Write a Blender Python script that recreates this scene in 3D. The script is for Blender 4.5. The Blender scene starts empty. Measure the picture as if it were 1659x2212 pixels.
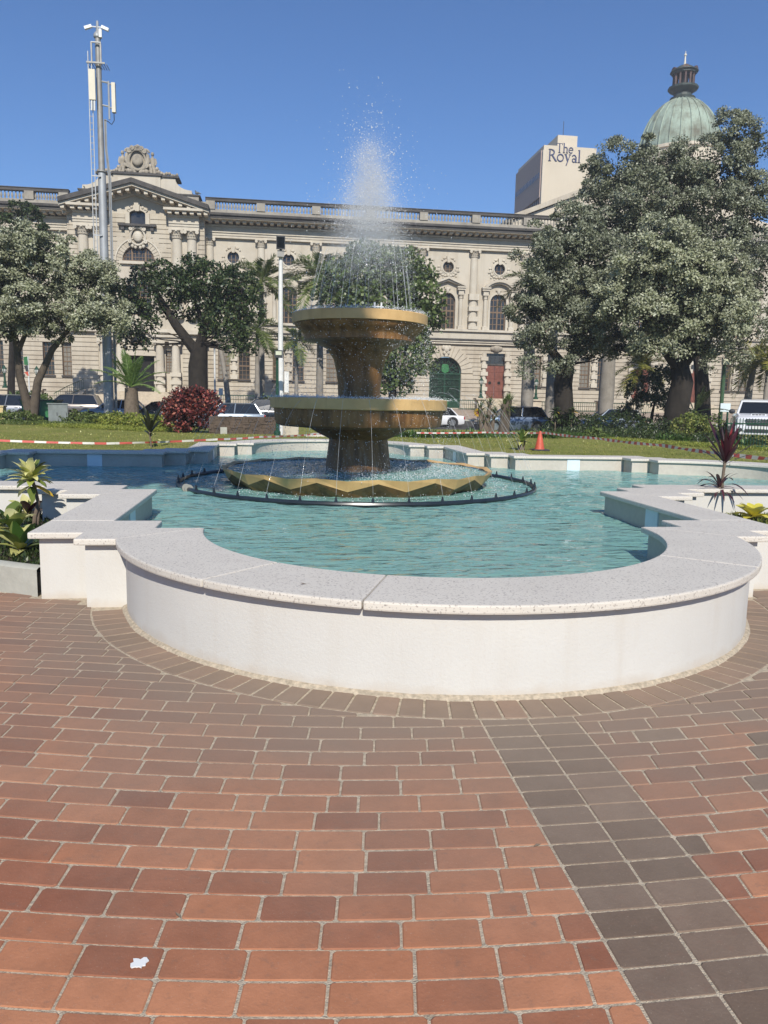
import bpy, bmesh, math, random
import numpy as np
from mathutils import Vector, Matrix, noise

random.seed(11)
rng = np.random.default_rng(11)
S = bpy.context.scene
COL = S.collection
pi = math.pi

# ------------------------------------------------------------------ camera, sky, sun, exposure
TH, ROLL, PITCH = 0.137, math.radians(1.17), math.atan((1106 - 867.65) / 1659)
CAMX, CAMY, EYE = -1.222, -11.954, 1.513
def cam_to_world(v):
    c, s = math.cos(TH), math.sin(TH)
    return Vector((c * v[0] + s * v[1], -s * v[0] + c * v[1], v[2]))
cr, sr, cp, sp = math.cos(ROLL), math.sin(ROLL), math.cos(PITCH), math.sin(PITCH)
right = cam_to_world((cr, sr * sp, sr * cp))
up = -cam_to_world((sr, -cr * sp, -cr * cp))
fwd = cam_to_world((0, cp, -sp))
cam = bpy.data.objects.new('camera', bpy.data.cameras.new('camera'))
COL.objects.link(cam)
M4 = Matrix.Identity(4)
for i in range(3):
    M4[i][0], M4[i][1], M4[i][2] = right[i], up[i], -fwd[i]
M4[0][3], M4[1][3], M4[2][3] = CAMX, CAMY, EYE
cam.matrix_world = M4
cam.data.sensor_fit = 'HORIZONTAL'
cam.data.sensor_width = 36.0
cam.data.lens = 36.0
cam.data.clip_end = 4000
cam.data.clip_start = 0.05
S.camera = cam
S.render.resolution_x, S.render.resolution_y = 768, 1024

SUN_EL, SUN_AZ = math.radians(38), math.radians(2)      # light travels towards (sin az, cos az)
W = bpy.data.worlds.new('World'); S.world = W; W.use_nodes = True
nt = W.node_tree
sky = nt.nodes.new('ShaderNodeTexSky'); sky.sky_type = 'NISHITA'
sky.sun_disc = False; sky.sun_elevation = SUN_EL; sky.sun_rotation = math.radians(182)
sky.air_density = 1.0; sky.dust_density = 0.15; sky.ozone_density = 4.5; sky.altitude = 0
bg = nt.nodes['Background']; bg.inputs[1].default_value = 0.096
tint = nt.nodes.new('ShaderNodeMix'); tint.data_type = 'RGBA'; tint.blend_type = 'MULTIPLY'
tint.inputs[0].default_value = 1.0; tint.inputs[7].default_value = (0.52, 0.78, 1.05, 1)
nt.links.new(sky.outputs[0], tint.inputs[6]); nt.links.new(tint.outputs[2], bg.inputs[0])
sl = bpy.data.lights.new('sun', 'SUN'); sl.energy = 4.4; sl.angle = math.radians(0.5); sl.color = (1.0, 0.95, 0.86)
so = bpy.data.objects.new('sun', sl); COL.objects.link(so)
so.rotation_euler = Vector((math.sin(SUN_AZ) * math.cos(SUN_EL), math.cos(SUN_AZ) * math.cos(SUN_EL), -math.sin(SUN_EL))).to_track_quat('-Z', 'Y').to_euler()
S.view_settings.view_transform = 'Standard'; S.view_settings.look = 'None'
S.view_settings.exposure = 0.30; S.view_settings.gamma = 1.0
S.view_settings.use_curve_mapping = False
try:
    S.cycles.max_bounces = 7; S.cycles.transparent_max_bounces = 24
    S.cycles.caustics_reflective = False; S.cycles.caustics_refractive = False
except Exception: pass

def ray(px, py):
    u0, v0 = px - 829.5, py - 1106
    u = cr * u0 + sr * v0; v = -sr * u0 + cr * v0
    return cam_to_world((u, 1659 * cp - v * sp, -1659 * sp - v * cp))
def at(px, py, d):                       # a place d metres ahead of the viewer, seen in that direction
    r = ray(px, py); f = math.sin(TH) * r.x + math.cos(TH) * r.y
    t = d / f
    return Vector((CAMX + r.x * t, CAMY + r.y * t, EYE + r.z * t))
def at_z(px, py, z):
    r = ray(px, py); t = (z - EYE) / r.z
    return Vector((CAMX + r.x * t, CAMY + r.y * t, z))

# ------------------------------------------------------------------ materials
MATS = {}
def node(t, kind, **kw):
    n = t.nodes.new(kind)
    for k, v in kw.items(): setattr(n, k, v)
    return n
def ramp(t, fac, stops):
    r = node(t, 'ShaderNodeValToRGB')
    e = r.color_ramp.elements
    while len(e) > 1: e.remove(e[-1])
    e[0].position = stops[0][0]; e[0].color = (*stops[0][1], 1)
    for p, c in stops[1:]:
        x = e.new(p); x.color = (*c, 1)
    t.links.new(fac, r.inputs[0]); return r.outputs[0]
def nz(t, scale, detail=4, rough=0.55, vec=None, stretch=None):
    g = node(t, 'ShaderNodeNewGeometry')
    v = vec or g.outputs['Position']
    if stretch:
        m = node(t, 'ShaderNodeVectorMath', operation='MULTIPLY'); m.inputs[1].default_value = stretch
        t.links.new(v, m.inputs[0]); v = m.outputs[0]
    n = node(t, 'ShaderNodeTexNoise'); n.inputs['Scale'].default_value = scale
    n.inputs['Detail'].default_value = detail; n.inputs['Roughness'].default_value = rough
    t.links.new(v, n.inputs['Vector']); return n.outputs[0]
def mix(t, fac, a, b, mode='MIX'):
    m = node(t, 'ShaderNodeMix', data_type='RGBA', blend_type=mode)
    for i, x in ((0, fac), (6, a), (7, b)):
        if isinstance(x, (int, float)): m.inputs[i].default_value = x
        elif isinstance(x, tuple): m.inputs[i].default_value = (*x, 1)
        else: t.links.new(x, m.inputs[i])
    return m.outputs[2]
def math_n(t, op, a, b=0.0, clamp=False):
    m = node(t, 'ShaderNodeMath', operation=op, use_clamp=clamp)
    for i, x in ((0, a), (1, b)):
        if isinstance(x, (int, float)): m.inputs[i].default_value = x
        else: t.links.new(x, m.inputs[i])
    return m.outputs[0]
def per_piece(t):
    o = node(t, 'ShaderNodeObjectInfo').outputs['Random']
    g = node(t, 'ShaderNodeNewGeometry').outputs['Random Per Island']
    return math_n(t, 'FRACT', math_n(t, 'ADD', o, g))
def base(name, rough=0.7, metal=0.0, spec=0.4):
    m = bpy.data.materials.new(name); m.use_nodes = True
    p = m.node_tree.nodes['Principled BSDF']
    p.inputs['Roughness'].default_value = rough; p.inputs['Metallic'].default_value = metal
    p.inputs['Specular IOR Level'].default_value = spec
    MATS[name] = m
    return m, m.node_tree, p
def bump(t, p, h, strength=0.3, dist=0.02):
    b = node(t, 'ShaderNodeBump'); b.inputs['Strength'].default_value = strength; b.inputs['Distance'].default_value = dist
    t.links.new(h, b.inputs['Height']); t.links.new(b.outputs[0], p.inputs['Normal'])
def simple(name, c, rough=0.6, metal=0.0, var=0.12, scale=3.0, bmp=0.0, bscale=40, spec=0.4):
    m, t, p = base(name, rough, metal, spec)
    n = nz(t, scale)
    a = tuple(max(0, x * (1 - var)) for x in c); b = tuple(min(1, x * (1 + var)) for x in c)
    t.links.new(ramp(t, n, [(0.3, a), (0.7, b)]), p.inputs['Base Color'])
    if bmp: bump(t, p, nz(t, bscale), bmp)
    return m
def weathered(name, c, dark, scale=0.5, rough=0.85, amount=0.5, streak=True, fine=18):
    m, t, p = base(name, rough, 0, 0.25)
    n1 = nz(t, scale, 6, 0.62)
    f = ramp(t, n1, [(0.42, (0, 0, 0)), (0.75, (amount,) * 3)])
    col = mix(t, f, c, dark)
    if streak:
        n2 = nz(t, 1.0, 5, 0.6, stretch=(2.2, 2.2, 0.16))
        f2 = ramp(t, n2, [(0.5, (0, 0, 0)), (0.78, (amount * 0.75,) * 3)])
        col = mix(t, f2, col, dark)
    n3 = nz(t, fine, 5)
    col = mix(t, 0.22, col, ramp(t, n3, [(0.3, (0.55, 0.55, 0.55)), (0.7, (1, 1, 1))]), 'MULTIPLY')
    t.links.new(col, p.inputs['Base Color'])
    bump(t, p, n3, 0.25, 0.02)
    return m
def leafmat(name, stops, rough=0.5, trans=0.25, spec=0.35):
    m, t, p = base(name, rough, 0, spec)
    r = per_piece(t)
    c = ramp(t, r, stops)
    n = nz(t, 0.7, 3)
    c = mix(t, 0.5, c, ramp(t, n, [(0.35, (0.62, 0.62, 0.62)), (0.65, (1.15, 1.15, 1.1))]), 'MULTIPLY')
    t.links.new(c, p.inputs['Base Color'])
    if trans:
        tr = node(t, 'ShaderNodeBsdfTranslucent'); t.links.new(c, tr.inputs[0])
        mx = node(t, 'ShaderNodeMixShader'); mx.inputs[0].default_value = trans
        t.links.new(p.outputs[0], mx.inputs[1]); t.links.new(tr.outputs[0], mx.inputs[2])
        t.links.new(mx.outputs[0], t.nodes['Material Output'].inputs[0])
    return m

# ------------------------------------------------------------------ mesh helpers
class MB:
    def __init__(s): s.v = []; s.f = []; s.m = []; s.cur = 0
    def add(s, vs, fs):
        k = len(s.v); s.v += [tuple(x) for x in vs]
        for f in fs: s.f.append(tuple(i + k for i in f)); s.m.append(s.cur)
        return s
    def box(s, x0, x1, y0, y1, z0, z1):
        return s.add([(x0,y0,z0),(x1,y0,z0),(x1,y1,z0),(x0,y1,z0),(x0,y0,z1),(x1,y0,z1),(x1,y1,z1),(x0,y1,z1)],
              [(0,3,2,1),(4,5,6,7),(0,1,5,4),(1,2,6,5),(2,3,7,6),(3,0,4,7)])
    def prism(s, poly, z0, z1, cap=True):
        n = len(poly)
        vs = [(x, y, z0) for x, y in poly] + [(x, y, z1) for x, y in poly]
        fs = [(i, (i+1) % n, (i+1) % n + n, i + n) for i in range(n)]
        if cap: fs += [tuple(range(n-1, -1, -1)), tuple(range(n, 2*n))]
        return s.add(vs, fs)
    def prism_y(s, poly, y0, y1):            # outline in x,z pushed along y
        n = len(poly)
        vs = [(x, y0, z) for x, z in poly] + [(x, y1, z) for x, z in poly]
        fs = [(i, (i+1) % n, (i+1) % n + n, i + n) for i in range(n)] + [tuple(range(n-1, -1, -1)), tuple(range(n, 2*n))]
        return s.add(vs, fs)
    def prism_x(s, poly, x0, x1):            # outline in y,z pushed along x
        n = len(poly)
        vs = [(x0, y, z) for y, z in poly] + [(x1, y, z) for y, z in poly]
        fs = [(i, (i+1) % n, (i+1) % n + n, i + n) for i in range(n)] + [tuple(range(n-1, -1, -1)), tuple(range(n, 2*n))]
        return s.add(vs, fs)
    def lathe(s, prof, seg=16, c=(0, 0, 0), a0=0.0, a1=2*pi, cap=False):
        full = abs(a1 - a0 - 2*pi) < 1e-6
        n = seg if full else seg + 1
        vs = []
        for r, z in prof:
            for i in range(n):
                a = a0 + (a1 - a0) * i / seg
                vs.append((c[0] + r * math.cos(a), c[1] + r * math.sin(a), c[2] + z))
        fs = []
        for j in range(len(prof) - 1):
            for i in range(seg):
                i2 = (i + 1) % n
                fs.append((j*n + i, j*n + i2, (j+1)*n + i2, (j+1)*n + i))
        if cap:
            fs.append(tuple(range(n-1, -1, -1))); fs.append(tuple((len(prof)-1)*n + i for i in range(n)))
        return s.add(vs, fs)
    def tube(s, pts, rad, seg=6, cap=True):
        pts = [Vector(p) for p in pts]; n = len(pts)
        if not hasattr(rad, '__len__'): rad = [rad] * n
        vs = []; a = None
        for i in range(n):
            d = (pts[min(i+1, n-1)] - pts[max(i-1, 0)]).normalized()
            if a is None:
                a = d.cross(Vector((0, 0, 1)))
                if a.length < 0.05: a = d.cross(Vector((1, 0, 0)))
            else: a = a - d * a.dot(d)
            a.normalize(); b = d.cross(a)
            for k in range(seg):
                t = 2*pi*k/seg; vs.append(pts[i] + (a*math.cos(t) + b*math.sin(t)) * rad[i])
        fs = []
        for i in range(n-1):
            for k in range(seg):
                k2 = (k+1) % seg
                fs.append((i*seg+k, i*seg+k2, (i+1)*seg+k2, (i+1)*seg+k))
        if cap: fs += [tuple(range(seg-1, -1, -1)), tuple((n-1)*seg + k for k in range(seg))]
        return s.add(vs, fs)
    def ball(s, c, r, seg=8, rings=6, sc=(1, 1, 1)):
        prof = [(r*math.sin(pi*j/rings)+1e-5, -r*math.cos(pi*j/rings)) for j in range(rings+1)]
        k = len(s.v); s.lathe(prof, seg)
        for i in range(k, len(s.v)):
            v = s.v[i]; s.v[i] = (c[0]+v[0]*sc[0], c[1]+v[1]*sc[1], c[2]+v[2]*sc[2])
        return s
    def ring_y(s, cx, cz, r0, r1, y0, y1, a0=0.0, a1=2*pi, seg=20, sx=1.0):   # flat ring facing -y
        full = abs(a1-a0-2*pi) < 1e-6; n = seg if full else seg+1
        vs = []
        for (r, y) in ((r0, y0), (r1, y0), (r1, y1), (r0, y1)):
            for i in range(n):
                a = a0+(a1-a0)*i/seg; vs.append((cx+r*sx*math.cos(a), y, cz+r*math.sin(a)))
        fs = []
        for i in range(seg):
            j = (i+1) % n
            for q in range(4):
                q2 = (q+1) % 4; fs.append((q*n+i, q*n+j, q2*n+j, q2*n+i))
        if not full: fs += [(0, n, 2*n, 3*n), (n-1, 4*n-1, 3*n-1, 2*n-1)]
        return s.add(vs, fs)
    def xform(s, M, k=0):
        for i in range(k, len(s.v)): s.v[i] = tuple(M @ Vector(s.v[i]))
        return s
    def mesh(s, name, mats, smooth=False):
        me = bpy.data.meshes.new(name)
        me.from_pydata(s.v, [], s.f)
        for m in (mats if isinstance(mats, (list, tuple)) else [mats]): me.materials.append(MATS[m])
        if any(s.m): me.polygons.foreach_set('material_index', s.m)
        bm = bmesh.new(); bm.from_mesh(me); bmesh.ops.recalc_face_normals(bm, faces=bm.faces); bm.to_mesh(me); bm.free()
        if smooth:
            me.polygons.foreach_set('use_smooth', [True]*len(me.polygons))
            if smooth != 2:
                try: me.set_sharp_from_angle(angle=math.radians(40))
                except Exception: pass
        return me
    def build(s, name, mats, parent=None, smooth=False, bevel=0.0):
        me = s.mesh(name, mats, smooth)
        if bevel:
            bm = bmesh.new(); bm.from_mesh(me)
            es = [e for e in bm.edges if len(e.link_faces) == 2 and e.calc_face_angle(0) > 0.6]
            bmesh.ops.bevel(bm, geom=es, offset=bevel, segments=2, affect='EDGES', profile=0.6, clamp_overlap=True)
            bm.to_mesh(me); bm.free()
        return obj(name, me, parent)
def obj(name, me, parent=None):
    o = bpy.data.objects.new(name, me); COL.objects.link(o)
    if parent is not None:
        o.parent = parent
        if parent.get('_w'): o.matrix_parent_inverse = Matrix.Translation(parent.location).inverted()
    return o
def raw_mesh(name, V, F, mat, k=4):          # many loose faces from arrays
    me = bpy.data.meshes.new(name)
    V = np.asarray(V, dtype=np.float32).reshape(-1, 3); F = np.asarray(F, dtype=np.int32).reshape(-1, k)
    me.vertices.add(len(V)); me.vertices.foreach_set('co', V.ravel())
    me.loops.add(F.size); me.loops.foreach_set('vertex_index', F.ravel())
    me.polygons.add(len(F)); me.polygons.foreach_set('loop_start', np.arange(0, F.size, k, dtype=np.int32))
    me.polygons.foreach_set('loop_total', np.full(len(F), k, dtype=np.int32))
    me.update(calc_edges=True); me.validate()
    me.materials.append(MATS[mat]); return me
def tag(o, label=None, cat=None, group=None, kind=None):
    if label: o['label'] = label
    if cat: o['category'] = cat
    if group: o['group'] = group
    if kind: o['kind'] = kind
    return o
def thing(name, label, cat, group=None, loc=(0, 0, 0), rz=0.0, world=False):
    o = bpy.data.objects.new(name, None); COL.objects.link(o)
    o.location = loc; o.rotation_euler = (0, 0, rz); o.empty_display_size = 0.2
    if world: o['_w'] = 1
    return tag(o, label, cat, group)
def copy_tree(o, parent=None):
    c = o.copy(); COL.objects.link(c)
    if parent is not None: c.parent = parent
    for ch in o.children: copy_tree(ch, c)
    return c
def dup(o, loc, rz=0.0, label=None, sc=None):
    c = copy_tree(o); c.location = loc; c.rotation_euler = (0, 0, rz)
    if sc: c.scale = (sc,)*3
    if label: c['label'] = label
    return c
def part_copy(me, name, parent, loc=(0, 0, 0), rz=0.0):
    o = obj(name, me, parent)
    o.location = loc; o.rotation_euler = (0, 0, rz); return o
# ------------------------------------------------------------------ the materials of the place
def brick_mat(name, stops, dust_veil_amt, dust_veil_col):
    m, t, p = base(name, 0.85, 0, 0.25)
    c = ramp(t, per_piece(t), stops)
    n = nz(t, 9, 6, 0.65)
    c = mix(t, 0.5, c, ramp(t, n, [(0.25, (0.6, 0.55, 0.52)), (0.7, (1.1, 1.08, 1.06))]), 'MULTIPLY')
    c = mix(t, ramp(t, nz(t, 26, 5, 0.7), [(0.56, (0, 0, 0)), (0.72, (0.5,) * 3)]), c, (0.20, 0.12, 0.085))
    c = mix(t, ramp(t, nz(t, 2.4, 5, 0.6), [(0.52, (0, 0, 0)), (0.75, (0.35,) * 3)]), c, (0.17, 0.10, 0.07))
    sp = nz(t, 160, 2)
    c = mix(t, ramp(t, sp, [(0.66, (0, 0, 0)), (0.76, (0.35,) * 3)]), c, (0.45, 0.36, 0.28))
    # pool lime and dust plus painted lens veil: thick by the wall, thinning away from it
    g = node(t, 'ShaderNodeNewGeometry')
    s1 = node(t, 'ShaderNodeVectorMath', operation='SUBTRACT'); s1.inputs[1].default_value = (0, -5.909, 0)
    t.links.new(g.outputs['Position'], s1.inputs[0])
    ln = node(t, 'ShaderNodeVectorMath', operation='LENGTH'); t.links.new(s1.outputs[0], ln.inputs[0])
    dn = math_n(t, 'ADD', ln.outputs['Value'], math_n(t, 'MULTIPLY', math_n(t, 'SUBTRACT', nz(t, 1.3, 4), 0.5), 1.1))
    mr = node(t, 'ShaderNodeMapRange'); mr.inputs[1].default_value = 2.75; mr.inputs[2].default_value = 4.15
    mr.inputs[3].default_value = dust_veil_amt; mr.inputs[4].default_value = 0.0
    t.links.new(dn, mr.inputs[0])
    c = mix(t, mr.outputs[0], c, dust_veil_col)
    t.links.new(c, p.inputs['Base Color'])
    bump(t, p, nz(t, 90, 5, 0.7), 0.35, 0.006)
brick_mat('red_brick', [(0.0, (0.27, 0.108, 0.064)), (0.25, (0.34, 0.143, 0.08)), (0.6, (0.425, 0.182, 0.096)), (0.85, (0.49, 0.22, 0.118)), (1.0, (0.33, 0.138, 0.08))], 0.92, (0.235, 0.18, 0.138))
brick_mat('brown_brick', [(0.0, (0.155, 0.11, 0.08)), (0.5, (0.19, 0.14, 0.105)), (1.0, (0.235, 0.165, 0.12))], 0.6, (0.27, 0.215, 0.165))
brick_mat('border_brick', [(0.0, (0.20, 0.135, 0.095)), (0.5, (0.235, 0.165, 0.12)), (1.0, (0.29, 0.18, 0.125))], 0.45, (0.29, 0.23, 0.175))
simple('mortar', (0.48, 0.40, 0.295), 0.95, var=0.3, scale=45, bmp=0.6, bscale=190)
# speckled terrazzo coping and textured plaster
def terrazzo(name, c, thr, dust):
    m, t, p = base(name, 0.6, 0, 0.35)
    v = node(t, 'ShaderNodeTexVoronoi'); v.inputs['Scale'].default_value = 75
    g = node(t, 'ShaderNodeNewGeometry'); t.links.new(g.outputs['Position'], v.inputs['Vector'])
    col = mix(t, ramp(t, nz(t, 2.0, 5), [(0.35, (0, 0, 0)), (0.7, (0.5,) * 3)]), c, dust)
    chips = ramp(t, nz(t, 85, 2, 0.4), [(thr, (0, 0, 0)), (thr + 0.05, (0.8,) * 3)])
    col = mix(t, chips, col, ramp(t, v.outputs['Color'], [(0.2, (0.22, 0.19, 0.17)), (0.6, (0.42, 0.37, 0.32)), (0.9, (0.31, 0.28, 0.26))]))
    t.links.new(col, p.inputs['Base Color'])
    bump(t, p, nz(t, 120, 3), 0.12, 0.004)
terrazzo('coping', (0.64, 0.59, 0.51), 0.60, (0.54, 0.495, 0.43))
def plaster():
    m, t, p = base('plaster', 0.85, 0, 0.2)
    col = mix(t, ramp(t, nz(t, 1.2, 6, 0.6), [(0.35, (0, 0, 0)), (0.75, (0.6,) * 3)]), (0.61, 0.59, 0.545), (0.53, 0.505, 0.46))
    st = nz(t, 1.0, 5, 0.6, stretch=(7, 7, 0.5))
    col = mix(t, ramp(t, st, [(0.52, (0, 0, 0)), (0.8, (0.4,) * 3)]), col, (0.52, 0.47, 0.40))
    col = mix(t, ramp(t, nz(t, 110, 2), [(0.63, (0, 0, 0)), (0.72, (0.5,) * 3)]), col, (0.50, 0.45, 0.39))
    # splash dirt at the foot
    g = node(t, 'ShaderNodeNewGeometry'); s = node(t, 'ShaderNodeSeparateXYZ'); t.links.new(g.outputs['Position'], s.inputs[0])
    zz = math_n(t, 'ADD', s.outputs[2], math_n(t, 'MULTIPLY', math_n(t, 'SUBTRACT', nz(t, 5, 4), 0.5), 0.14))
    col = mix(t, ramp(t, zz, [(0.0, (0.55,) * 3), (0.07, (0, 0, 0))]), col, (0.48, 0.40, 0.31))
    t.links.new(col, p.inputs['Base Color'])
    bump(t, p, nz(t, 60, 6, 0.7), 0.3, 0.008)
plaster()
weathered('pool_wall', (0.55, 0.50, 0.43), (0.38, 0.35, 0.30), 0.9, 0.7, 0.6)
simple('strip_white', (0.62, 0.70, 0.74), 0.4, var=0.05)
weathered('kerb_concrete', (0.44, 0.43, 0.37), (0.30, 0.29, 0.25), 2.0, 0.85, 0.6)
def poolfloor():
    m, t, p = base('pool_floor', 0.6, 0, 0.3)
    v = node(t, 'ShaderNodeTexVoronoi', feature='DISTANCE_TO_EDGE'); v.inputs['Scale'].default_value = 3.2
    g = node(t, 'ShaderNodeNewGeometry'); w = node(t, 'ShaderNodeVectorMath', operation='ADD')
    n = node(t, 'ShaderNodeTexNoise'); n.inputs['Scale'].default_value = 2.2; t.links.new(g.outputs['Position'], n.inputs['Vector'])
    t.links.new(g.outputs['Position'], w.inputs[0]); t.links.new(n.outputs[1], w.inputs[1]); t.links.new(w.outputs[0], v.inputs['Vector'])
    c = mix(t, nz(t, 0.6, 4), (0.20, 0.46, 0.45), (0.30, 0.58, 0.56))
    t.links.new(c, p.inputs['Base Color'])
poolfloor()
def water():
    m, t, p = base('water', 0.05, 0, 0.9)
    p.inputs['IOR'].default_value = 1.33
    n1 = nz(t, 1.4, 3, 0.5, stretch=(1, 1, 1))
    col = mix(t, n1, (0.19, 0.41, 0.37), (0.30, 0.52, 0.465))
    t.links.new(col, p.inputs['Base Color'])
    h = math_n(t, 'ADD', nz(t, 5.0, 2, 0.5, stretch=(0.7, 1.5, 1)), math_n(t, 'MULTIPLY', nz(t, 12, 2, 0.5, stretch=(0.7, 1.5, 1)), 0.35))
    b = node(t, 'ShaderNodeBump'); b.inputs['Strength'].default_value = 1.0; b.inputs['Distance'].default_value = 0.085
    t.links.new(h, b.inputs['Height']); t.links.new(b.outputs[0], p.inputs['Normal'])
    tr = node(t, 'ShaderNodeBsdfTransparent'); tr.inputs[0].default_value = (0.72, 0.95, 0.95, 1)
    fr = node(t, 'ShaderNodeFresnel'); fr.inputs[0].default_value = 1.33; t.links.new(b.outputs[0], fr.inputs['Normal'])
    mx = node(t, 'ShaderNodeMixShader')
    f = math_n(t, 'SUBTRACT', 0.42, fr.outputs[0], True)
    t.links.new(f, mx.inputs[0]); t.links.new(p.outputs[0], mx.inputs[1]); t.links.new(tr.outputs[0], mx.inputs[2])
    t.links.new(mx.outputs[0], t.nodes['Material Output'].inputs[0])
water()
def droplet(name, a, trans):
    m, t, p = base(name, 0.08, 0, 0.8)
    p.inputs['Base Color'].default_value = (a, a, a, 1)
    tr = node(t, 'ShaderNodeBsdfTransparent')
    mx = node(t, 'ShaderNodeMixShader'); mx.inputs[0].default_value = trans
    t.links.new(p.outputs[0], mx.inputs[1]); t.links.new(tr.outputs[0], mx.inputs[2])
    t.links.new(mx.outputs[0], t.nodes['Material Output'].inputs[0])
droplet('droplet', 0.92, 0.2); droplet('mist', 0.92, 0.4); droplet('jet_water', 0.7, 0.62)
def gold():
    m, t, p = base('gold_paint', 0.5, 0.0, 0.45)
    c = mix(t, ramp(t, nz(t, 1.6, 6, 0.65), [(0.35, (0, 0, 0)), (0.7, (0.75,) * 3)]), (0.27, 0.135, 0.045), (0.145, 0.068, 0.024))
    st = nz(t, 1.0, 6, 0.65, stretch=(9, 9, 0.7))
    c = mix(t, ramp(t, st, [(0.45, (0, 0, 0)), (0.66, (0.85,) * 3)]), c, (0.085, 0.04, 0.014))
    c = mix(t, ramp(t, nz(t, 30, 4), [(0.6, (0, 0, 0)), (0.75, (0.3,) * 3)]), c, (0.42, 0.29, 0.14))
    c = mix(t, ramp(t, nz(t, 1.0, 6, 0.7, stretch=(14, 14, 0.9)), [(0.57, (0, 0, 0)), (0.72, (0.5,) * 3)]), c, (0.40, 0.36, 0.28))
    t.links.new(c, p.inputs['Base Color']); bump(t, p, nz(t, 35, 5, 0.65), 0.3, 0.01)
    m, t, p = base('gold_rim', 0.55, 0.0, 0.4)
    c = mix(t, ramp(t, nz(t, 2.5, 6, 0.65), [(0.35, (0, 0, 0)), (0.7, (0.7,) * 3)]), (0.62, 0.405, 0.175), (0.44, 0.265, 0.10))
    st = nz(t, 1.0, 5, 0.65, stretch=(6, 6, 0.5))
    c = mix(t, ramp(t, st, [(0.55, (0, 0, 0)), (0.8, (0.6,) * 3)]), c, (0.33, 0.19, 0.07))
    t.links.new(c, p.inputs['Base Color']); bump(t, p, nz(t, 60, 5, 0.65), 0.2, 0.006)
gold()
simple('wet_inside', (0.10, 0.12, 0.10), 0.2, var=0.3)
simple('black_pipe', (0.016, 0.022, 0.028), 0.28, var=0.3)
simple('grey_clamp', (0.30, 0.29, 0.25), 0.5)
# planting and ground
def lawnmat():
    m, t, p = base('lawn', 0.95, 0, 0.1)
    c = ramp(t, nz(t, 0.45, 6, 0.65), [(0.3, (0.18, 0.205, 0.048)), (0.5, (0.26, 0.265, 0.075)), (0.72, (0.34, 0.29, 0.11))])
    c = mix(t, 0.55, c, ramp(t, nz(t, 14, 5, 0.7), [(0.3, (0.5, 0.5, 0.45)), (0.7, (1.2, 1.2, 1.1))]), 'MULTIPLY')
    t.links.new(c, p.inputs['Base Color']); bump(t, p, nz(t, 30, 5, 0.7), 0.8, 0.05)
lawnmat()
leafmat('grass', [(0, (0.17, 0.215, 0.04)), (0.6, (0.28, 0.30, 0.075)), (1, (0.40, 0.34, 0.13))], 0.7, 0.2, 0.2)
simple('soil', (0.05, 0.036, 0.025), 0.95, var=0.4, scale=12, bmp=0.8)
simple('asphalt', (0.06, 0.058, 0.055), 0.9, var=0.25, scale=6, bmp=0.3, bscale=60)
simple('pavement', (0.33, 0.26, 0.20), 0.9, var=0.2, scale=2.5, bmp=0.2)
simple('earth', (0.12, 0.10, 0.075), 0.95, var=0.3)
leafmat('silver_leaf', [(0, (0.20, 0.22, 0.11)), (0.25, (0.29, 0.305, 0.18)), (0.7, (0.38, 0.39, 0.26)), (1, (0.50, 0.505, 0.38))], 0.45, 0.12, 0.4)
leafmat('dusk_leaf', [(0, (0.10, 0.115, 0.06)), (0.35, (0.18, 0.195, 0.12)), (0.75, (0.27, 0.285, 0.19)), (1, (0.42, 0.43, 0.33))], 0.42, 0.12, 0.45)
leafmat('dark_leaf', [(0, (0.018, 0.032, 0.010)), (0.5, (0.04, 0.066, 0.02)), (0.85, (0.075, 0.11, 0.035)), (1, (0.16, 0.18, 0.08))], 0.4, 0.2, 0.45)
leafmat('shade_leaf', [(0, (0.03, 0.04, 0.02)), (0.6, (0.06, 0.072, 0.038)), (1, (0.11, 0.12, 0.07))], 0.6, 0.1, 0.3)  # dark version of the silver leaf, shade painted into its colour
leafmat('mid_leaf', [(0, (0.05, 0.08, 0.02)), (0.5, (0.10, 0.15, 0.04)), (1, (0.18, 0.23, 0.075))], 0.4, 0.25, 0.45)
leafmat('palm_leaf', [(0, (0.07, 0.11, 0.025)), (0.6, (0.15, 0.20, 0.055)), (1, (0.26, 0.28, 0.10))], 0.45, 0.25)
leafmat('yellow_palm', [(0, (0.11, 0.14, 0.03)), (0.6, (0.22, 0.22, 0.05)), (1, (0.34, 0.28, 0.07))], 0.45, 0.25)
leafmat('cycad_leaf', [(0, (0.09, 0.16, 0.035)), (0.6, (0.18, 0.28, 0.075)), (1, (0.28, 0.38, 0.13))], 0.4, 0.2)
leafmat('lime_leaf', [(0, (0.15, 0.20, 0.03)), (0.5, (0.26, 0.30, 0.05)), (1, (0.40, 0.40, 0.09))], 0.5, 0.3)
leafmat('hedge_leaf', [(0, (0.05, 0.085, 0.02)), (0.5, (0.12, 0.165, 0.04)), (1, (0.22, 0.26, 0.08))], 0.45, 0.25)
leafmat('lily_leaf', [(0, (0.035, 0.085, 0.015)), (0.5, (0.075, 0.145, 0.03)), (1, (0.15, 0.235, 0.06))], 0.35, 0.25)
leafmat('red_leaf', [(0, (0.035, 0.016, 0.014)), (0.4, (0.085, 0.026, 0.024)), (0.7, (0.20, 0.04, 0.036)), (0.9, (0.34, 0.09, 0.065)), (1, (0.44, 0.18, 0.12))], 0.35, 0.12)
leafmat('burgundy_leaf', [(0, (0.026, 0.011, 0.014)), (0.6, (0.055, 0.017, 0.025)), (1, (0.10, 0.03, 0.04))], 0.3, 0.15, 0.5)
leafmat('pink_leaf', [(0, (0.36, 0.03, 0.06)), (1, (0.42, 0.08, 0.06))], 0.35, 0.3)
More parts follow.
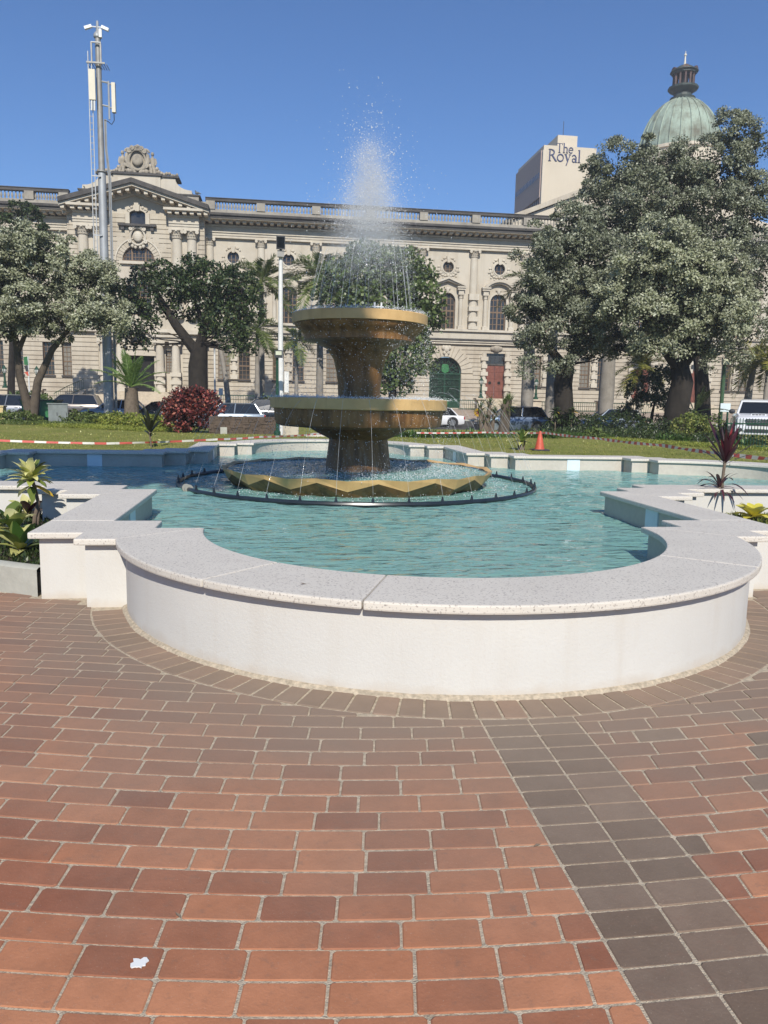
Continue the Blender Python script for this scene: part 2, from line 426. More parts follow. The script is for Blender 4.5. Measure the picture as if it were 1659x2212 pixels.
leafmat('dark_strap', [(0, (0.012, 0.018, 0.010)), (1, (0.032, 0.035, 0.02))], 0.35, 0.1, 0.5)
leafmat('cream_leaf', [(0, (0.55, 0.55, 0.15)), (0.4, (0.72, 0.68, 0.26)), (0.8, (0.85, 0.80, 0.42)), (1, (0.40, 0.44, 0.10))], 0.35, 0.3)
leafmat('olive_leaf', [(0, (0.09, 0.13, 0.03)), (0.6, (0.18, 0.22, 0.05)), (1, (0.35, 0.34, 0.10))], 0.35, 0.25)
leafmat('big_yellow', [(0, (0.70, 0.62, 0.08)), (1, (0.80, 0.72, 0.16))], 0.4, 0.3)
leafmat('orange_leaf', [(0, (0.62, 0.36, 0.03)), (1, (0.70, 0.48, 0.05))], 0.4, 0.3)
weathered('bark', (0.12, 0.095, 0.07), (0.045, 0.036, 0.028), 3.0, 0.95, 0.9, fine=25)
weathered('shaded_bark', (0.036, 0.03, 0.024), (0.014, 0.012, 0.01), 3.0, 0.95, 0.9, fine=25)  # bark colour lowered to carry the shade of the crowns
weathered('palm_bark', (0.31, 0.28, 0.24), (0.17, 0.15, 0.125), 2.0, 0.9, 0.7)
weathered('stem_bark', (0.20, 0.155, 0.115), (0.08, 0.06, 0.045), 12.0, 0.9, 0.8)
weathered('cycad_bark', (0.19, 0.15, 0.11), (0.08, 0.06, 0.045), 9.0, 0.95, 0.9, fine=30)
# the stone buildings
weathered('cream_stone', (0.54, 0.485, 0.395), (0.34, 0.285, 0.21), 0.35, 0.85, 0.6)
weathered('cream_trim', (0.57, 0.515, 0.42), (0.36, 0.30, 0.225), 0.6, 0.85, 0.55)
weathered('rust_stone', (0.52, 0.46, 0.365), (0.31, 0.25, 0.18), 0.5, 0.85, 0.65)
weathered('parapet_stone', (0.38, 0.345, 0.285), (0.19, 0.17, 0.145), 0.5, 0.9, 0.85)
weathered('dark_stone', (0.10, 0.092, 0.085), (0.04, 0.038, 0.036), 0.7, 0.9, 0.8)
weathered('crest_stone', (0.40, 0.35, 0.275), (0.15, 0.135, 0.115), 1.2, 0.9, 0.8, streak=False)
simple('glass_dark', (0.035, 0.034, 0.034), 0.1, var=0.5, scale=0.8, spec=0.6)
simple('glass_brown', (0.09, 0.068, 0.04), 0.15, var=0.5, scale=2.0, spec=0.5)
simple('glass_blind', (0.20, 0.185, 0.155), 0.35, var=0.2, scale=1.2)
simple('window_bar', (0.17, 0.11, 0.065), 0.6)
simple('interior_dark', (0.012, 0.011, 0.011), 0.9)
simple('red_door', (0.175, 0.06, 0.04), 0.5, var=0.2)
simple('green_iron', (0.012, 0.054, 0.029), 0.45, var=0.3)
simple('green_bright', (0.03, 0.15, 0.05), 0.45, var=0.25)
simple('green_rail', (0.05, 0.10, 0.05), 0.5)
simple('step_stone', (0.47, 0.40, 0.30), 0.85, var=0.15)
simple('lamp_glass', (0.5, 0.52, 0.48), 0.2)
weathered('copper_green', (0.33, 0.40, 0.32), (0.11, 0.092, 0.06), 0.35, 0.7, 1.0, fine=6)
simple('copper_dark', (0.045, 0.058, 0.05), 0.6, var=0.4, scale=1.0)
simple('copper_brown', (0.085, 0.048, 0.04), 0.6, var=0.4, scale=1.0)
weathered('tower_cream', (0.60, 0.525, 0.41), (0.50, 0.43, 0.33), 0.2, 0.85, 0.4)
simple('tower_brown', (0.40, 0.30, 0.255), 0.8, var=0.08)
simple('tower_glass', (0.03, 0.04, 0.075), 0.15, spec=0.6)
simple('sign_navy', (0.03, 0.04, 0.11), 0.6, var=0.05)
# metal, cars, street things
simple('galvanised', (0.36, 0.37, 0.375), 0.55, 0.3, var=0.12, scale=1.5)
simple('galvanised_dark', (0.28, 0.27, 0.25), 0.55, 0.3, var=0.15)
simple('antenna_panel', (0.62, 0.57, 0.45), 0.5, var=0.04)
simple('white_paint', (0.74, 0.74, 0.72), 0.4, var=0.05)
simple('pole_white', (0.66, 0.65, 0.62), 0.45, var=0.08)
simple('dark_metal', (0.035, 0.036, 0.04), 0.5)
simple('flood_lens', (0.55, 0.56, 0.42), 0.25)
simple('cable', (0.02, 0.02, 0.022), 0.5)
simple('cone_red', (0.48, 0.085, 0.045), 0.55, var=0.2, scale=8)
simple('tape_white', (0.66, 0.63, 0.57), 0.5, var=0.04)
simple('tape_red', (0.55, 0.11, 0.09), 0.5, var=0.08)
simple('box_grey', (0.19, 0.21, 0.20), 0.6, var=0.15)
simple('bin_green', (0.02, 0.12, 0.055), 0.5, var=0.25)
simple('yellow_block', (0.55, 0.43, 0.22), 0.8)
weathered('slate', (0.13, 0.095, 0.07), (0.05, 0.04, 0.032), 3.0, 0.85, 0.8, streak=False, fine=30)
for nm, c, mt in (('car_silver', (0.36, 0.36, 0.36), 0.55), ('car_bronze', (0.24, 0.21, 0.185), 0.55), ('car_white', (0.72, 0.72, 0.73), 0.0),
              ('car_pale', (0.30, 0.35, 0.40), 0.45), ('car_black', (0.012, 0.013, 0.016), 0.2), ('car_blue', (0.115, 0.16, 0.25), 0.45)):
    m_, t_, p_ = base(nm, 0.28, mt, 0.5)
    p_.inputs['Coat Weight'].default_value = 0.6; p_.inputs['Coat Roughness'].default_value = 0.06
    t_.links.new(mix(t_, nz(t_, 1.5), tuple(x*0.94 for x in c), tuple(min(1, x*1.05) for x in c)), p_.inputs['Base Color'])
simple('car_glass', (0.012, 0.014, 0.016), 0.05, spec=0.7)
simple('tyre', (0.014, 0.014, 0.014), 0.8)
simple('rim', (0.38, 0.38, 0.38), 0.3, 0.8)
simple('chrome', (0.62, 0.62, 0.62), 0.12, 0.9)
simple('head_lamp', (0.55, 0.57, 0.58), 0.1, spec=0.7)
simple('tail_lamp', (0.30, 0.012, 0.012), 0.2)
simple('plate', (0.66, 0.66, 0.62), 0.5)
simple('litter_white', (0.72, 0.72, 0.70), 0.8)
simple('bird_grey', (0.12, 0.13, 0.13), 0.8)
# ------------------------------------------------------------------ ground sheets
def sheet(name, xs, ys, zf, mat, hole=None, kind='structure', smooth=False):
    V = []; F = []; nx, ny = len(xs), len(ys)
    for y in ys:
        for x in xs: V.append((x, y, zf(x, y)))
    for j in range(ny - 1):
        for i in range(nx - 1):
            if hole and hole((xs[i] + xs[i+1]) / 2, (ys[j] + ys[j+1]) / 2): continue
            F.append((j*nx+i, j*nx+i+1, (j+1)*nx+i+1, (j+1)*nx+i))
    b = MB(); b.add(V, F)
    o = b.build(name, mat, smooth=smooth); return tag(o, kind=kind)
PD = 5.909                                     # pool centre to the centre of each round end
def dist_pool(x, y): return max(abs(x), abs(y))
def pave_z(x, y):                              # paving: level by the wall, falling gently towards the viewer
    f = math.sin(TH) * (x - CAMX) + math.cos(TH) * (y - CAMY)
    return -0.04 * max(0.0, 3.8 - f)
sheet('ground', np.linspace(-700, 700, 13), np.linspace(-280, 1100, 13), lambda x, y: -0.95, 'earth')
sheet('mortar_bed', np.linspace(-9, 9, 46), np.linspace(-20, -2.5, 45), lambda x, y: pave_z(x, y) - 0.0028, 'mortar')
sheet('far_paving', np.linspace(-60, 60, 31), np.linspace(-60, -18.5, 21), lambda x, y: pave_z(x, y) - 0.03, 'pavement')
def lawn_z(x, y):
    r = max(math.hypot(x, y) - 8.5, 0)
    k = min(r / 15.0, 1.0); k = k * k * (3 - 2 * k)
    return 0.40 * (1 - k) + 0.02 * k + 0.02 * noise.noise((x * 0.3, y * 0.3, 0))
def in_pool(x, y):
    a, b = abs(x), abs(y)
    if a < b: a, b = b, a
    if a < 2.8 and b < 2.8: return True
    if a <= PD: return b < 2.72 or (a < 3.55 and b < 3.25)
    return math.hypot(a - PD, b) < 2.1
def in_fore(x, y): return in_pool(x, y) or (y < -2.2 and y < -abs(x) * 0.35)
lx = np.concatenate([np.linspace(-60, -10, 26)[:-1], np.linspace(-10, 10, 101), np.linspace(10, 75, 33)[1:]])
ly = np.concatenate([np.linspace(-9, 9, 91), np.linspace(9, 31, 23)[1:]])
lawn = sheet('lawn', lx, ly, lawn_z, 'lawn', hole=in_fore, smooth=True)
sheet('road', np.linspace(-160, 200, 19), np.linspace(31.02, 57, 6), lambda x, y: -0.09, 'asphalt')
b = MB(); b.box(-160, 200, 57.0, 57.18, -0.2, 0.05); tag(b.build('kerb', 'kerb_concrete'), kind='structure')
sheet('forecourt', np.linspace(-160, 200, 19), np.linspace(57.2, 72, 8), lambda x, y: 0.04 + 0.9 * min(1, max(0, (y - 57.2) / 5.5)), 'pavement')

# ------------------------------------------------------------------ brick paving
paving = thing('brick_paving', None, None); tag(paving, kind='structure')
c_t, s_t = math.cos(TH), math.sin(TH)
def w2(x, y): return (CAMX + c_t * x + s_t * y, CAMY - s_t * x + c_t * y)      # viewer-aligned layout lines of the paviours
LOBE = Vector((0, -PD))
R_WALL, R_BORD = 2.362, 2.59
def bend(x):
    u = x + 0.45
    if u < -1.0: return 0.055 * 1.0 + 0.085 * (-u - 1.0)
    if u > 2.4: return 0.055 * 5.76 + 0.264 * (u - 2.4)
    return 0.055 * u * u
def strip_x(y): return 0.50 - (y - 3.466) * 0.1344
def clip(poly, p, n):                           # keep the side of p that n points to
    out = []
    for i in range(len(poly)):
        a, c = poly[i], poly[(i+1) % len(poly)]
        da = (a[0]-p[0])*n[0] + (a[1]-p[1])*n[1]; dc = (c[0]-p[0])*n[0] + (c[1]-p[1])*n[1]
        if da >= 0: out.append(a)
        if (da >= 0) != (dc >= 0):
            t = da / (da - dc); out.append((a[0]+(c[0]-a[0])*t, a[1]+(c[1]-a[1])*t))
    return out
def area(poly): return abs(sum(poly[i][0]*poly[(i+1) % len(poly)][1] - poly[(i+1) % len(poly)][0]*poly[i][1] for i in range(len(poly)))) / 2
bricks = []                                     # (polygon in world x,y ; material)
def blocked(x, y):
    a = abs(x)
    if math.hypot(x, y + PD) < 2.3: return True
    if a < 2.2 and -6.5 < y < -5: return True
    if a < 2.62 and y > -6.35: return True
    if a < 3.0 and y > -6.08: return True
    if y > -6.0 + 0.0 and math.hypot(x, y) < 6.7: return True
    return False
def add_brick(poly, mat, border=False):
    cx = sum(p[0] for p in poly)/len(poly); cy = sum(p[1] for p in poly)/len(poly)
    if blocked(cx, cy): return
    if not border:
        d = math.hypot(cx, cy + PD)
        if d < R_BORD + 0.30:
            n = (cx/d, (cy+PD)/d)
            poly = clip(poly, (n[0]*(R_BORD+0.012), -PD+n[1]*(R_BORD+0.012)), n)
            if len(poly) < 3 or area(poly) < 0.0022: return
    bricks.append((poly, mat))
ROW, LEN, J = 0.118, 0.240, 0.0085
for j in range(-2, 60):
    v = 1.20 + j * ROW
    ys = v + bend(0.75)
    # the brown double strip
    for k in range(2):
        x0 = strip_x(ys) + k * 0.237
        q = [(x0 + J/2, 0), (x0 + 0.237 - J/2, 0), (x0 + 0.237 - J/2, 1), (x0 + J/2, 1)]
        P = []
        for (x, s) in q:
            y = v + bend(x) + (J/2 if s == 0 else ROW - J/2)
            P.append(w2(x - (y - ys) * 0.1344, y))
        add_brick(P, 'brown_brick')
    # red bricks to the left, laid back from the strip
    x1 = strip_x(ys)
    first = True
    while x1 > -4.6:
        L = LEN * (random.choice([1.0, 0.5, 0.78, 0.45]) if first else (0.5 if random.random() < 0.05 else 1.0)) * random.uniform(0.985, 1.015)
        x0 = x1 - L
        P = []
        jx = random.uniform(-0.0015, 0.0015)
        for (x, s) in ((x0 + J/2, 0), (x1 - J/2, 0), (x1 - J/2, 1), (x0 + J/2, 1)):
            y = v + bend(x) + (J/2 if s == 0 else ROW - J/2) + jx
            P.append(w2(x - ((y - ys) * 0.1344 if first and x == x1 - J/2 else 0), y))
        add_brick(P, 'red_brick'); x1 = x0; first = False
    x0 = strip_x(ys) + 0.474; first = True
    while x0 < 4.4:
        L = LEN * (random.choice([1.0, 0.5, 0.72, 0.35]) if first else (0.5 if random.random() < 0.06 else 1.0)) * random.uniform(0.985, 1.015)
        x1 = x0 + L
        P = []
        for (x, s) in ((x0 + J/2, 0), (x1 - J/2, 0), (x1 - J/2, 1), (x0 + J/2, 1)):
            y = v + bend(x) + (J/2 if s == 0 else ROW - J/2)
            P.append(w2(x - ((y - ys) * 0.1344 if first and x == x0 + J/2 else 0), y))
        add_brick(P, 'red_brick' if random.random() > 0.12 else 'brown_brick'); x0 = x1; first = False
# the header course that follows the round wall
na = 124
for i in range(na):
    a0 = 2*pi*i/na + 0.0026; a1 = 2*pi*(i+1)/na - 0.0026
    if math.sin((a0+a1)/2) > -0.17: continue
    rr0, rr1 = R_WALL + 0.018, R_BORD + random.uniform(-0.006, 0.004)
    add_brick([(r*math.cos(a), -PD + r*math.sin(a)) for r, a in ((rr0, a0), (rr1, a0), (rr1, a1), (rr0, a1))], 'border_brick', True)
def round_corners(poly, r):
    out = []; n = len(poly)
    for i in range(n):
        p0, p, p1 = Vector(poly[i-1]), Vector(poly[i]), Vector(poly[(i+1) % n])
        d0, d1 = (p0-p), (p1-p)
        rr = min(r, d0.length*0.3, d1.length*0.3)
        out.append(tuple(p + d0.normalized()*rr)); out.append(tuple(p + d1.normalized()*rr))
    return out
def brick_faces(b, poly, top_off=0.0, tilt=(0, 0), fine=True):
    n0 = len(poly)
    sgn = sum(poly[i][0]*poly[(i+1) % n0][1] - poly[(i+1) % n0][0]*poly[i][1] for i in range(n0))
    if sgn < 0: poly = poly[::-1]
    cx = sum(p[0] for p in poly)/n0; cy = sum(p[1] for p in poly)/n0
    if fine: poly = round_corners(poly, 0.004*random.uniform(0.5, 2.2))
    n = len(poly)
    zt = lambda x, y: pave_z(x, y) + top_off + tilt[0]*(x-cx) + tilt[1]*(y-cy)
    def ins(e): 
        out = []
        for x, y in poly:
            d = math.hypot(x-cx, y-cy) or 1; out.append((x-(x-cx)/d*e, y-(y-cy)/d*e))
        return out
    A = [(x, y, zt(x, y) - 0.03) for x, y in poly]; Bv = [(x, y, zt(x, y) - 0.0035) for x, y in poly]; Cv = [(x, y, zt(x, y)) for x, y in ins(0.0045)]
    rings = [A, Bv, Cv]
    fs = []
    for q in range(2):
        for i in range(n): fs.append((q*n+i, q*n+(i+1) % n, (q+1)*n+(i+1) % n, (q+1)*n+i))
    fs.append(tuple(2*n+i for i in range(n)))
    b.add(A + Bv + Cv, fs)
def seen_size(poly):
    cx = sum(p[0] for p in poly)/len(poly); cy = sum(p[1] for p in poly)/len(poly)
    dx, dy = cx-CAMX, cy-CAMY
    f = s_t*dx + c_t*dy; x = c_t*dx - s_t*dy
    if f < 1.55 or abs(x) > 0.53*f + 0.12: return -1.0
    return area(poly) / (f*f*f)
bricks.sort(key=lambda t: -seen_size(t[0]))
for i, (poly, mat) in enumerate(bricks[:300]):
    b = MB(); brick_faces(b, poly, random.uniform(-0.0006, 0.002), (random.uniform(-0.009, 0.009), random.uniform(-0.012, 0.012)))
    b.build('brick', mat, paving)
for mt in ('red_brick', 'brown_brick', 'border_brick'):
    b = MB()
    for poly, mat in bricks[300:]:
        if mat == mt: brick_faces(b, poly, random.uniform(-0.0006, 0.002), (random.uniform(-0.009, 0.009), random.uniform(-0.012, 0.012)), False)
    if b.v: tag(b.build('far_bricks', mt, paving), kind='stuff')
# bits lying on the paving
p = at_z(300, 2088, -0.079); p.z = pave_z(p.x, p.y)
b = MB(); pts = []
for i in range(22):
    a = 2*pi*i/22; r = 0.022 * random.uniform(0.55, 1.15); pts.append((r*1.15*math.cos(a) , r*math.sin(a)))
b.prism(pts, 0.0005, 0.004); tag(b.build('paper_scrap', 'litter_white'), 'small torn scrap of white paper lying on a red brick', 'litter').location = (p.x, p.y, p.z + 0.003)
for k, (px, py, rot, lab) in enumerate(((1160, 1851-18, 0.4, 'thin dry brown twig lying across the joint of two red bricks'), (385, 1925+72-22, 2.2, 'small dark dry leaf lying in a brick joint near the paper scrap'), (655, 1262, 0.2, 'small dry leaf on the pale coping near its joint'))):
    z = 0.5145 if k == 2 else -0.06
    p = at_z(px, py, z); b = MB()
    if k != 2: p.z = pave_z(p.x, p.y)
    b.add([(-0.018, 0, 0.001), (0, 0.006, 0.006), (0.02, 0, 0.003), (0, -0.006, 0.004)], [(0, 1, 2, 3)])
    o = tag(b.build('dry_leaf', 'stem_bark'), lab, 'leaf'); o.location = p; o.rotation_euler = (0, 0, rot)
# ------------------------------------------------------------------ the pool
RI, RO = 1.80, 2.42
Q, MI, EI = 2.55, 2.933, 3.315
def rotk(p, k):
    x, y = p
    for _ in range(k): x, y = -y, x
    return (x, y)
def arc(r, a0, a1, n): return [(r*math.cos(a0+(a1-a0)*i/n), -PD + r*math.sin(a0+(a1-a0)*i/n)) for i in range(n+1)]
def corner_in():    # from the south round end to the west one, clockwise seen from above
    h = [(-RI, -PD), (-RI-.372, -PD), (-RI-.372, -PD+.363), (-Q, -PD+.363), (-Q, -EI), (-MI, -EI), (-MI, -MI)]
    return h + [(y, x) for x, y in h[::-1]][1:]
def corner_out():
    h = [(-2.37, -6.39), (-2.66, -6.39), (-2.66, -6.12), (-3.05, -6.12), (-3.05, -3.80), (-3.46, -3.80), (-3.46, -3.46)]
    return h + [(y, x) for x, y in h[::-1]][1:]
def loop(r, corner, n=60):
    out = []
    for k in range(4):
        a = math.atan2(corner()[0][1] + PD, corner()[0][0])
        if r == RI: A = arc(r, 0, -pi, n)
        else: A = arc(r, pi - a - 2*pi if False else -(pi + a), a, n)[1:-1]
        out += [rotk(p, (4-k) % 4) for p in A]
        out += [rotk(p, (4-k) % 4) for p in (corner()[1:-1] if r == RI else corner())]
    return out
def offset(poly, d):
    n = len(poly); out = []
    for i in range(n):
        p0, p, p1 = Vector(poly[i-1]), Vector(poly[i]), Vector(poly[(i+1) % n])
        e0, e1 = (p-p0).normalized(), (p1-p).normalized()
        n0, n1 = Vector((e0.y, -e0.x)), Vector((e1.y, -e1.x))
        m = n0 + n1
        m = m / max(m.dot(m) / 2, 0.2)
        out.append(tuple(p + m * d))
    return out
inner = loop(RI, corner_in); outer = loop(RO, corner_out)
def signed(poly): return sum(poly[i][0]*poly[(i+1) % len(poly)][1] - poly[(i+1) % len(poly)][0]*poly[i][1] for i in range(len(poly)))
if signed(inner) < 0: inner = inner[::-1]
if signed(outer) < 0: outer = outer[::-1]
pool = thing('fountain_pool', 'cross shaped pool with four round ends, white plastered walls and speckled stone coping', 'pool')
ZC, ZT = 0.463, 0.513
iw = offset(inner, 0.05); ow = offset(outer, -0.064)
b = MB()
n = len(ow); b.add([(x, y, -0.3) for x, y in ow] + [(x, y, ZC) for x, y in ow], [(i, (i+1) % n, (i+1) % n+n, i+n) for i in range(n)])
b.build('outer_wall', 'plaster', pool, smooth=True)
b = MB(); n = len(iw)
b.add([(x, y, -0.35) for x, y in iw] + [(x, y, ZC) for x, y in iw], [(i, i+n, (i+1) % n+n, (i+1) % n) for i in range(n)])
b.build('inner_wall', 'pool_wall', pool, smooth=True)
b = MB(); b.add([(x, y, -0.12) for x, y in iw], [tuple(range(n))]); b.build('pool_floor', 'pool_floor', pool)
# coping slabs, each a stone of its own with open joints
g = 0.0035
slabs = []
def sector(a0, a1, n):
    ai = [(RI*math.cos(a0+(a1-a0)*i/n), -PD+RI*math.sin(a0+(a1-a0)*i/n)) for i in range(n+1)]
    b0, b1 = max(a0, -pi + 0.199), min(a1, -0.199)
    ao = [(RO*math.cos(b0+(b1-b0)*i/n), -PD+RO*math.sin(b0+(b1-b0)*i/n)) for i in range(n+1)]
    return ai + ao[::-1]
cuts = [-pi, -2.32, -1.91, -0.72, 0.0]
for i in range(4): slabs.append(sector(cuts[i] + (g/2 if i else 0), cuts[i+1] - (g/2 if i < 3 else 0), 22))
blockA = [(-1.8-g, -PD), (-2.172, -PD), (-2.172, -5.546), (-2.55, -5.546), (-3.05, -5.546), (-3.05, -6.12), (-2.66, -6.12), (-2.66, -6.39), (-2.372, -6.39)]
armA = [(-2.55, -5.546+g), (-2.55, -EI-g), (-3.05, -3.80-g), (-3.05, -5.546+g)]
corn = [(-2.55, -EI), (-MI, -EI), (-MI, -MI), (-EI, -MI), (-EI, -Q), (-3.80, -3.05), (-3.80, -3.46), (-3.46, -3.46), (-3.46, -3.80), (-3.05, -3.80)]
sw = lambda P: [(y, x) for x, y in P][::-1]
for P in (blockA, armA, corn, sw(armA), sw(blockA)): slabs.append(P)
for k in range(4):
    for P in slabs:
        b = MB(); b.prism([rotk(p, k) for p in P], ZC + random.uniform(0, 0.002), ZT + random.uniform(-0.0008, 0.0008))
        b.build('coping_slab', 'coping', pool, bevel=0.011)
# pale upright strips on the inner faces
for k in range(4):
    for (x, y, nx, ny) in ((-Q-0.05, -4.55, 1, 0), (Q+0.05, -4.55, -1, 0), (-0.35, -PD-RI-0.045, 0, 1), (1.29, -PD-1.35, -1, 1)):
        (X, Y), (NX, NY) = rotk((x, y), k), rotk((nx, ny), k)
        d = Vector((NX, NY, 0)).normalized(); s_ = Vector((-d.y, d.x, 0))
        b = MB(); b.box(-0.13, 0.13, -0.02, 0.014, -0.1, ZC - 0.004)
        b.xform(Matrix(((s_.x, d.x, 0, X), (s_.y, d.y, 0, Y), (0, 0, 1, 0), (0, 0, 0, 1))))
        b.build('drain_strip', 'strip_white', pool)
# mortar fillet where the wall meets the paving
b = MB(); r0 = RO - 0.064
fil = []
for i in range(61):
    a = -pi + 0.16 + (pi - 0.32) * i / 60
    w_ = 0.034 + 0.012 * noise.noise((a*9, 0, 0)); fil.append((a, w_, 0.022 + 0.006*noise.noise((a*13, 3, 0))))
vs = []; fs = []
for a, w_, h_ in fil:
    for r, z in ((r0 - 0.01, h_), (r0 + w_*0.5, h_*0.6), (r0 + w_, -0.004)):
        x, y = r*math.cos(a), -PD + r*math.sin(a); vs.append((x, y, pave_z(x, y) + z))
for i in range(60):
    for q in range(2): fs.append((i*3+q, (i+1)*3+q, (i+1)*3+q+1, i*3+q+1))
b.add(vs, fs); b.build('mortar_fillet', 'mortar', pool, smooth=True)
# water: real ripples
ZW = 0.243
def wave(x, y):
    r = math.hypot(x, y)
    k = 0.35 + 0.65 * math.exp(-((r - 3.4) / 2.6) ** 2)
    return ZW + k * (0.016 * noise.noise((x*2.0, y*3.8, 1.7)) + 0.014 * noise.noise((x*4.2 + 9, y*7.4, 4.1)) + 0.003 * math.sin(11*r + 2.0*noise.noise((x, y, 0))))
def in_water(x, y):
    a, b_ = abs(x), abs(y)
    if a < b_: a, b_ = b_, a
    if 5.45 < a <= PD: return b_ < 2.27
    if a <= PD: return b_ < Q + 0.06 or (b_ < MI + 0.06 and a < EI + 0.06)  or (b_ < EI+0.06 and a < EI+0.06 and min(a, b_) < MI + 0.06)
    if a < PD + 0.0: return True
    return math.hypot(a - PD, b_) < RI + 0.09
def hole_w(x, y): return not in_water(x, y) or math.hypot(x, y) < 1.55
gx = np.linspace(-7.84, 7.84, 321)
tag(sheet('pool_water', gx, gx, wave, 'water', hole=hole_w, smooth=True))

# planter beds in the corners between the arms
for sx, lab in ((-1, 'curved grey concrete planter kerb beside the plants with variegated leaves'), (1, 'curved grey concrete planter kerb beside the burgundy cordyline bed')):
    b = MB(); nn = 20; vs = []; fs = []
    for i in range(nn + 1):
        a = -pi/2 + sx * (0.468 + (pi/2 - 0.936) * i / nn)
        for r, z in ((6.72, -0.1), (6.72, 0.205), (6.70, 0.22), (6.62, 0.22), (6.60, 0.2), (6.60, -0.1)): vs.append((r*math.cos(a), r*math.sin(a), z))
    for i in range(nn):
        for q in range(5): fs.append((i*6+q, (i+1)*6+q, (i+1)*6+q+1, i*6+q+1))
    b.add(vs, fs); tag(b.build('planter_kerb', 'kerb_concrete', smooth=True), lab, 'planter kerb')
    poly = [(sx*3.0, -5.95), (sx*3.0, -3.7), (sx*3.4, -3.4), (sx*3.7, -3.0), (sx*5.95, -3.0)] + [(sx*6.63*math.sin(t), -6.63*math.cos(t)) for t in np.linspace(1.11, 0.465, 9)]
    b = MB(); b.add([(x, y, 0.17) for x, y in poly], [tuple(range(len(poly)))]); tag(b.build('planter_soil', 'soil'), kind='structure')
# ------------------------------------------------------------------ the fountain
ft = thing('tiered_fountain', 'gold painted two bowl fountain on a flared pedestal rising from a zigzag basin', 'fountain')
SEG = 72
b = MB(); b.lathe([(0.30, 0.36), (0.535, 0.36), (0.525, 0.42), (0.515, 0.45), (0.455, 0.93), (0.47, 0.94), (0.64, 1.02), (0.73, 1.075), (0.76, 1.10)], SEG)
b.build('pedestal', 'gold_paint', ft, smooth=True)
b = MB(); b.lathe([(0.70, 1.09), (1.20, 1.125), (1.265, 1.15), (1.285, 1.20), (1.29, 1.25), (1.30, 1.32), (1.305, 1.385), (1.352, 1.392)], SEG)
b.build('lower_bowl', 'gold_paint', ft, smooth=True)
b = MB(); b.lathe([(1.352, 1.39), (1.362, 1.40), (1.365, 1.54), (1.355, 1.552), (1.27, 1.552), (1.26, 1.53), (1.22, 1.44), (0.3, 1.40)], SEG)
b.build('lower_rim', 'gold_rim', ft, smooth=True)
b = MB(); b.lathe([(0.325, 1.41), (0.325, 1.60), (0.335, 1.80), (0.355, 1.95), (0.40, 2.14), (0.50, 2.29), (0.66, 2.375), (0.835, 2.41)], SEG)
b.build('stem', 'gold_paint', ft, smooth=True)
b = MB(); b.lathe([(0.83, 2.405), (0.85, 2.412), (0.852, 2.49), (0.865, 2.51), (0.92, 2.565), (0.985, 2.62), (0.99, 2.645), (1.015, 2.655)], SEG)
b.build('upper_bowl', 'gold_paint', ft, smooth=True)
b = MB(); b.lathe([(1.01, 2.655), (1.028, 2.66), (1.03, 2.79), (1.02, 2.802), (0.95, 2.802), (0.94, 2.78), (0.90, 2.70), (0.05, 2.66)], SEG)
b.build('upper_rim', 'gold_rim', ft, smooth=True)
# the folded basin: a light upper band with a zigzag lower edge, dark facets beneath
NF = 16
b = MB(); c = MB(); ring = []
def pol(r, a, z): return (r*math.cos(a), r*math.sin(a), z)
band, low = [], []
for i in range(NF * 2):
    a = 2*pi*i/(NF*2) + pi/2 + 0.03
    upp = i % 2 == 0
    band.append((pol(2.02, a, 0.475 if upp else 0.455), pol(2.09, a, 0.505 if upp else 0.478), pol(2.075 if upp else 2.02, a, 0.445 if upp else 0.33)))
    low.append((pol(2.073 if upp else 2.018, a, 0.445 if upp else 0.33), pol(1.80 if upp else 1.90, a, 0.20)))
n2 = NF * 2
for i in range(n2):
    A, B_ = band[i], band[(i+1) % n2]
    b.add([A[0], B_[0], B_[1], A[1]], [(0, 1, 2, 3)]); b.add([A[1], B_[1], B_[2], A[2]], [(0, 1, 2, 3)])
    A, B_ = low[i], low[(i+1) % n2]
    c.add([A[0], B_[0], B_[1], A[1]], [(0, 1, 2), (0, 2, 3)])
b.build('basin_rim', 'gold_rim', ft); c.build('basin_facet_wall', 'gold_paint', ft)
b = MB(); b.lathe([(2.03, 0.465), (1.75, 0.36), (0.45, 0.34)], 32); b.build('basin_inside', 'wet_inside', ft, smooth=True)
b = MB()
for i in range(20):
    a = 2*pi*i/20; r = 0.80
    b.tube([(r*math.cos(a), r*math.sin(a), 2.66), (r*math.cos(a)*0.985, r*math.sin(a)*0.985, 2.84)], [0.022, 0.012], 6)
tag(b.build('nozzle_ring', 'dark_metal', ft), kind='stuff')
b = MB()
for x in (-0.045, 0.045): b.tube([(0.16+x, -0.86, 2.76), (0.16+x*1.1, -0.87, 2.90)], 0.014, 6)
b.tube([(0.08, -0.865, 2.84), (0.24, -0.865, 2.84)], 0.01, 6); b.build('pipe_bracket', 'white_paint', ft)
def pond(name, r0, r1, z, amp, n=40):
    xs = np.linspace(-r1, r1, n)
    o = sheet(name, xs, xs, lambda x, y: z + amp*noise.noise((x*9, y*9, z)), 'water', hole=lambda x, y: not (r0 < math.hypot(x, y) < r1), smooth=True)
pond('basin_water', 0.45, 2.02, 0.452, 0.012, 90)
pond('lower_bowl_water', 0.30, 1.32, 1.535, 0.012, 60)
pond('upper_bowl_water', 0.0, 0.99, 2.79, 0.010, 50)

